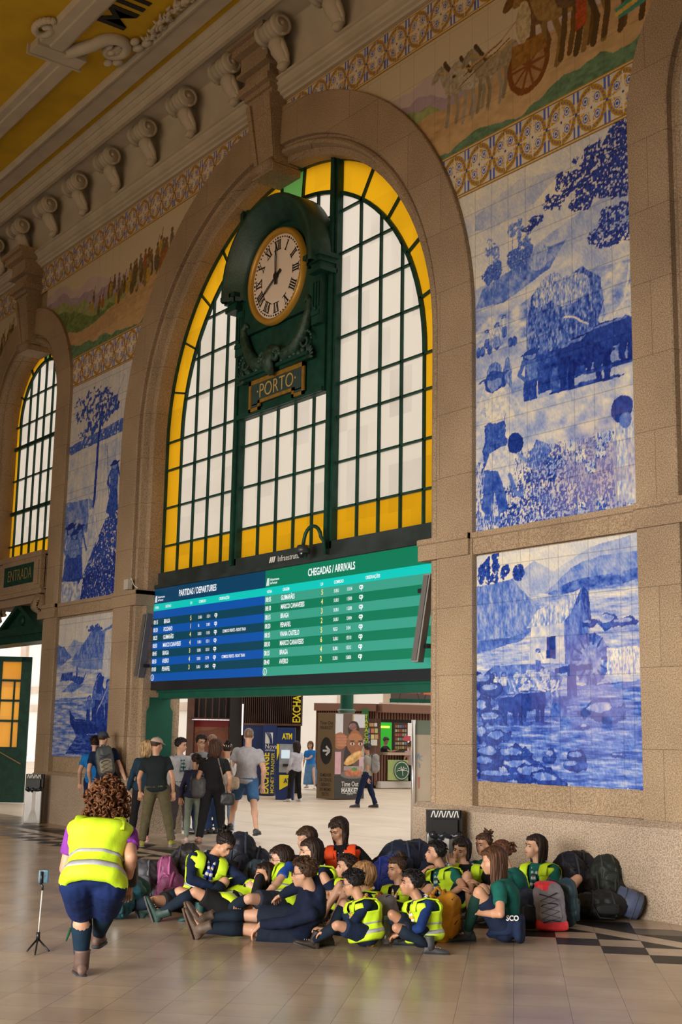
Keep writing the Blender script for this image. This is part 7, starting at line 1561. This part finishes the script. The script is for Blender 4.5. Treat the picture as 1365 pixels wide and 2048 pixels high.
mb = MB(); mb.smooth = True; mb.tube([c+UP*.09+RG*.03, c+UP*.15-RG*.02, c+UP*.16-RG*.06, c+UP*.10-RG*.05], .006, 6); mb.build('handle', [cmat(BLK, 'webbing')], t)
# garter tabs on her sock
mb = MB(); mb.smooth = True; k_ = near(B.leg[1][1], 136, 1862, 0)
for q in range(3): mb.tube([k_+RG*.02+UP*.02, k_-RG*.005*q-UP*(.03+.02*q)], [.010, .006], 6)
mb.build('garter_tab', [cmat((.01, .07, .03))], B.root)
# phone on a small tripod
tp = at_z(74, 1898); tp.z = 0
t = thing('phone_tripod', tp, 'small tripod with a thin silver stem standing on the floor at the left', 'tripod')
dt = tp.dot(FG); hub = at_dep(76, 1877, dt); top_ = at_dep(85, 1778, dt)
mb = MB(); mb.smooth = True; mb.tube([hub, top_], .006, 10); mb.build('stem', [cmat((.6, .58, .56), 'chrome_stem', .25)], t)
mb = MB(); mb.smooth = True; mb.tube([hub-UP*.01, hub+UP*.05], .016, 10); mb.build('hub', [cmat(BLK, 'plastic', .4)], t)
for (px, py) in ((54, 1902), (70, 1909), (98, 1902)):
    f_ = at_z(px, py, .006); mb = MB(); mb.smooth = True; mb.tube([hub, f_], [.008, .007], 8); mb.build('leg', [cmat(BLK, 'plastic', .4)], t)
mb = MB(); mb.smooth = True; mb.tube([top_-UP*.01, top_+UP*.02, top_+UP*.05-RG*.02], .010, 8); mb.obox(top_+UP*.085-RG*.012, RG*.008, FG*.012, UP*.05); mb.build('phone_clamp', [cmat(BLK, 'plastic', .4)], t)
t = thing('mobile_phone', top_+UP*.05, 'dark blue phone clamped sideways on the tripod stem', 'phone')
mb = MB(); mb.rbox(top_+UP*.095+FG*.012, RG*.040, FG*.006, UP*.052, .25); mb.build('phone_body', [cmat((.01, .09, .16), 'phone_shell', .25)], t)
mb = MB(); mb.rbox(top_+UP*.125+FG*.005-RG*.018, RG*.010, FG*.003, UP*.010, .4); mb.build('lens_block', [cmat(BLK, 'plastic', .3)], t)

# ================================================================== luggage on the floor
def gp(px, py, z=0.0): p = at_z(px, py); p.z = z; return p
yb = gp(893, 1885)
backpack('backpack', yb+UP*.20+A_*.05, (UP*1+R_*.10-A_*.25), (R_*.9+C_*.5), None, .28, .40, .19, ((.72, .33, .012), (.70, .31, .012), (.60, .28, .02)), 'bright yellow backpack behind the boy in the blue hoodie')
rb = gp(1103, 1862)
backpack('backpack', rb+UP*.205+A_*.08, (UP+A_*.25-R_*.08), (C_+L_*.12), None, .29, .40, .20, ((.20, .19, .23), (.24, .23, .27), (.75, .04, .06)), 'grey and coral red backpack with dark cords standing right of the green tees', mesh_lines=True)
for o in bpy.data.objects:
    if 'coral red backpack with' in str(o.get('label', '')):
        cc_ = rb+UP*.205+A_*.08; uu = (UP+A_*.25-R_*.08).normalized(); mb = MB(); mb.rbox(cc_-uu*.155, RG*.15, FG*.105, uu*.055, .5); mb.build('base_panel', [cmat((.80, .035, .05), 'nylon', .5)], o)
        mb = MB(); mb.rbox(cc_+uu*.175, RG*.11, FG*.095, uu*.05, .6); mb.build('lid', [cmat((.80, .035, .05), 'nylon', .5)], o)
b2 = gp(1138, 1855)
backpack('backpack', b2+UP*.21+A_*.1, (UP+A_*.2+R_*.05), (R_+C_*.3), None, .24, .42, .20, ((.012, .05, .075), (.01, .04, .055), (.03, .05, .06)), 'dark teal backpack directly behind the coral red one')
b3 = gp(1058, 1860)
backpack('backpack', b3+UP*.17+A_*.1, (UP+A_*.2), (C_+R_*.2), None, .24, .34, .20, ((.010, .02, .05), (.01, .02, .045), (.01, .02, .04)), 'small navy backpack between the long-haired girl and the coral red backpack')
def L(px, py, z, a, b, h, off=0): p = at_z(px, py); p = p+FG*off; p.z = z; return (p, a, b, h)
lump('backpack', [L(1140, 1822, .30, .20, .20, .28), L(1160, 1818, .42, .22, .16, .16), L(1190, 1824, .22, .22, .2, .2)], (.008, .010, .018), 'big black backpack slumped against the wall right of the seated girl', parts=[('shoulder_strap', [near(gp(1140, 1822), 1118, 1730, 0), near(gp(1140, 1822), 1135, 1722, -.1), near(gp(1140, 1822), 1150, 1740, -.2)], .02, (.02, .022, .03))])
lump('backpack', [L(1215, 1826, .38, .17, .18, .20), L(1222, 1828, .20, .2, .18, .2), L(1238, 1826, .42, .10, .12, .14)], (.010, .016, .013), 'black-green backpack leaning on the wall left of the blue-grey bedroll', parts=[('compression_strap', [near(gp(1215, 1826), 1195, 1745, -.20), near(gp(1215, 1826), 1200, 1790, -.24), near(gp(1215, 1826), 1205, 1820, -.22)], .014, (.03, .05, .04)), ('side_strap', [near(gp(1215, 1826), 1235, 1738, -.16), near(gp(1215, 1826), 1240, 1790, -.22)], .014, (.03, .04, .04))])
lump('duffel_bag', [L(1205, 1840, .14, .26, .14, .14), L(1170, 1838, .12, .14, .14, .12)], (.006, .008, .010), 'flat black bag lying in front of the leaning backpacks', 'bag', parts=[('strap', [near(gp(1205, 1840), 1185, 1808, -.16), near(gp(1205, 1840), 1200, 1835, -.18), near(gp(1205, 1840), 1230, 1838, -.16)], .012, (.02, .02, .02))])
t = thing('bedroll', gp(1262, 1838), 'blue-grey bedroll lying at the right end of the luggage by the wall', 'bedroll')
a = near(gp(1262, 1838), 1232, 1795, 0); b = near(gp(1262, 1838), 1283, 1816, -.05); mb = MB(); mb.smooth = True; mb.tube([a, a.lerp(b, .04), a.lerp(b, .5), a.lerp(b, .96), b], [.09, .125, .135, .125, .10], 24)
o = mb.build('roll', [mat('bedroll_cloth', (.09, .12, .22), .6, var=.3, vscale=5, bump=.3, bscale=14)], t)
mb = MB(); mb.smooth = True; mb.tube([b-(b-a)*.02, b+(b-a)*.06], [.10, .085], 20); mb.build('end_cap', [cmat((.03, .04, .045), 'nylon')], t)
for q in (.3, .75):
    mb = MB(); mb.smooth = True; c = a.lerp(b, q); mb.tube([c-(b-a)*.02, c+(b-a)*.02], .138, 24); mb.build('strap', [cmat((.06, .08, .14), 'webbing')], t)
t = thing('round_stuff_sack', gp(1252, 1826), 'small dark round sack behind the blue-grey bedroll', 'bag'); mb = MB(); mb.ell(near(gp(1252, 1826), 1252, 1785, .1), RG*.09, FG*.1, UP*.11); remesh(mb, 'sack', cmat((.015, .018, .02), 'nylon'), t, .014, 2, .02)
# left luggage
lump('backpack', [L(232, 1838, .13, .17, .16, .13), L(248, 1832, .20, .20, .18, .17), L(262, 1826, .2, .18, .16, .16)], (.006, .060, .085), 'teal-blue backpack lying at the left end of the group with a white badge', parts=[('haul_loop', [near(gp(250, 1832), 243, 1778, 0), near(gp(250, 1832), 252, 1768, 0), near(gp(250, 1832), 262, 1776, 0)], .012, (.01, .02, .03))])
mb = MB(); c = near(gp(238, 1838), 233, 1811, -.20); mb.add([c+RG*(.030*cos(a)+.010*sin(a))+UP*.048*sin(a) for a in [2*pi*i/20 for i in range(20)]], [tuple(range(20))]); bo = mb.build('white_badge', [M_WHT], None); 
bo['label'] = 'white oval badge on the teal-blue backpack'; bo['category'] = 'badge'
for o in list(bpy.data.objects):
    if o.name.startswith('backpack') and 'teal-blue' in str(o.get('label', '')): attach(bo, o); del bo['label']; del bo['category']; break
lump('backpack', [L(285, 1808, .26, .18, .18, .18), L(300, 1806, .18, .18, .18, .18)], (.055, .055, .068), 'dark grey backpack with a top loop behind the teal-blue one', parts=[('grab_handle', [near(gp(285, 1808), 270, 1755, 0), near(gp(285, 1808), 285, 1742, 0), near(gp(285, 1808), 302, 1745, 0), near(gp(285, 1808), 308, 1757, 0)], .016, (.05, .055, .065)), ('side_pocket_seam', [near(gp(285, 1808), 275, 1765, -.18), near(gp(285, 1808), 300, 1775, -.20), near(gp(285, 1808), 305, 1800, -.18)], .006, (.02, .02, .03))])
lump('backpack', [L(330, 1808, .26, .12, .15, .22), L(340, 1810, .16, .17, .16, .16)], (.20, .045, .13), 'mauve pink backpack left of the girl with the bun', parts=[('shoulder_strap', [near(gp(330, 1808), 325, 1742, -.12), near(gp(330, 1808), 338, 1755, -.16), near(gp(330, 1808), 325, 1785, -.18), near(gp(330, 1808), 318, 1810, -.14)], .016, (.45, .12, .26)), ('yoke', [near(gp(330, 1808), 318, 1745, -.08), near(gp(330, 1808), 333, 1745, -.10)], .03, (.40, .08, .22))])
t = thing('rolled_mat', gp(322, 1800), 'silver foam mat rolled up behind the mauve pink backpack', 'mat'); mb = MB(); mb.smooth = True; g0 = gp(322, 1796); mb.tube([g0+UP*.02, near(g0, 318, 1738, 0)], .055, 18); mb.build('mat_roll', [cmat((.34, .37, .42), 'foam_sheet', .5)], t)
mb = MB(); mb.smooth = True; P_ = []; tt = near(g0, 318, 1738, 0)
for q in range(30): a = q*.5; P_.append(tt+RG*(.05-.0015*q)*cos(a)+FG*(.05-.0015*q)*sin(a)+UP*.004)
mb.tube(P_, .004, 5); mb.build('rolled_edge', [cmat((.5, .53, .56), 'foam_edge', .5)], t)
lump('backpack', [L(372, 1800, .34, .17, .2, .24), L(362, 1802, .18, .18, .2, .18)], (.010, .010, .013), 'black backpack with raised straps behind the girl with the bun', parts=[('shoulder_strap', [near(gp(365, 1800), 340, 1750, -.1), near(gp(365, 1800), 338, 1720, -.1), near(gp(365, 1800), 352, 1702, -.1), near(gp(365, 1800), 368, 1706, -.1)], .022, (.02, .022, .028))])
lump('backpack', [L(478, 1812, .48, .18, .22, .26), L(472, 1815, .25, .26, .24, .25), L(510, 1812, .40, .18, .18, .18)], (.008, .012, .026), 'tall dark navy backpack standing right of the girl with the bun', parts=[('lid_strap', [near(gp(478, 1812), 490, 1690, -.15), near(gp(478, 1812), 486, 1740, -.24), near(gp(478, 1812), 480, 1790, -.22)], .014, (.02, .03, .06))])
lump('backpack', [L(512, 1822, .25, .16, .15, .24), L(520, 1820, .36, .12, .12, .12)], (.03, .055, .085), 'slate blue backpack behind the laughing girl', parts=[('side_strap', [near(gp(512, 1822), 498, 1735, -.14), near(gp(512, 1822), 496, 1780, -.17)], .012, (.01, .015, .02))])
t = thing('rolled_mat', gp(530, 1800), 'light grey foam mat sticking up beside the girl with round glasses', 'mat'); g0 = gp(530, 1810); mb = MB(); mb.smooth = True; mb.tube([near(g0, 520, 1745, 0), near(g0, 536, 1708, 0)], [.06, .07], 18); mb.build('mat_roll', [cmat((.40, .45, .52), 'foam_sheet', .5)], t)
mb = MB(); mb.smooth = True; mb.tube([near(g0, 527, 1728, 0), near(g0, 529, 1724, 0)], .07, 18); mb.build('elastic_band', [cmat((.05, .06, .08), 'webbing')], t)
lump('backpack', [L(800, 1795, .40, .24, .22, .20), L(770, 1795, .22, .22, .2, .22), L(830, 1792, .34, .26, .22, .26)], (.008, .016, .040), 'large navy backpack behind the girl with the yellow-white neckerchief', parts=[('shoulder_strap', [near(gp(780, 1795), 745, 1742, -.1), near(gp(780, 1795), 760, 1722, -.15), near(gp(780, 1795), 775, 1730, -.2)], .016, (.02, .022, .03))])
lump('backpack', [L(772, 1806, .24, .18, .16, .24), L(782, 1804, .36, .12, .14, .12)], (.012, .035, .28), 'royal blue backpack in front of the large navy one')
# bag and bottle between the two front boys
g1 = gp(775, 1885)
backpack('backpack', g1+UP*.19+A_*.05, (UP+L_*.15+A_*.1), (R_+C_*.6), None, .24, .38, .15, ((.20, .19, .20), (.55, .12, .02), (.5, .12, .02)), 'grey backpack with an orange pocket on the small boy with glasses')
t = thing('water_bottle', near(g1, 773, 1865, -.14), 'clear water bottle with a pale blue cap in the side pocket of the grey backpack', 'bottle'); c = near(g1, 773, 1862, -.16)
mb = MB(); mb.smooth = True; mb.tube([c-UP*.10, c-UP*.09, c+UP*.05, c+UP*.075, c+UP*.085], [.028, .032, .032, .018, .016], 16)
wm = mat('clear_plastic', (.55, .60, .64), .12, spec=.6); wm.node_tree.nodes['Principled BSDF'].inputs['Transmission Weight'].default_value = .6; mb.build('bottle_body', [wm], t)
mb = MB(); mb.smooth = True; mb.tube([c+UP*.085, c+UP*.12], .021, 14); mb.build('bottle_cap', [cmat((.25, .55, .75), 'plastic', .4)], t)
for (px, py, col, lab) in ((741, 1893, (.75, .42, .02), 'yellow sock tab beside the small boy with glasses'), (548, 1880, (.01, .12, .30), 'small blue and green trinket on the floor below the boy with wavy hair')):
    q_ = gp(px, py, .018); mb = MB(); mb.rbox(q_, RG*.03, FG*.02, UP*.016, .4); tag(mb.build('fabric_tab', [cmat(col)]), lab, 'tab')
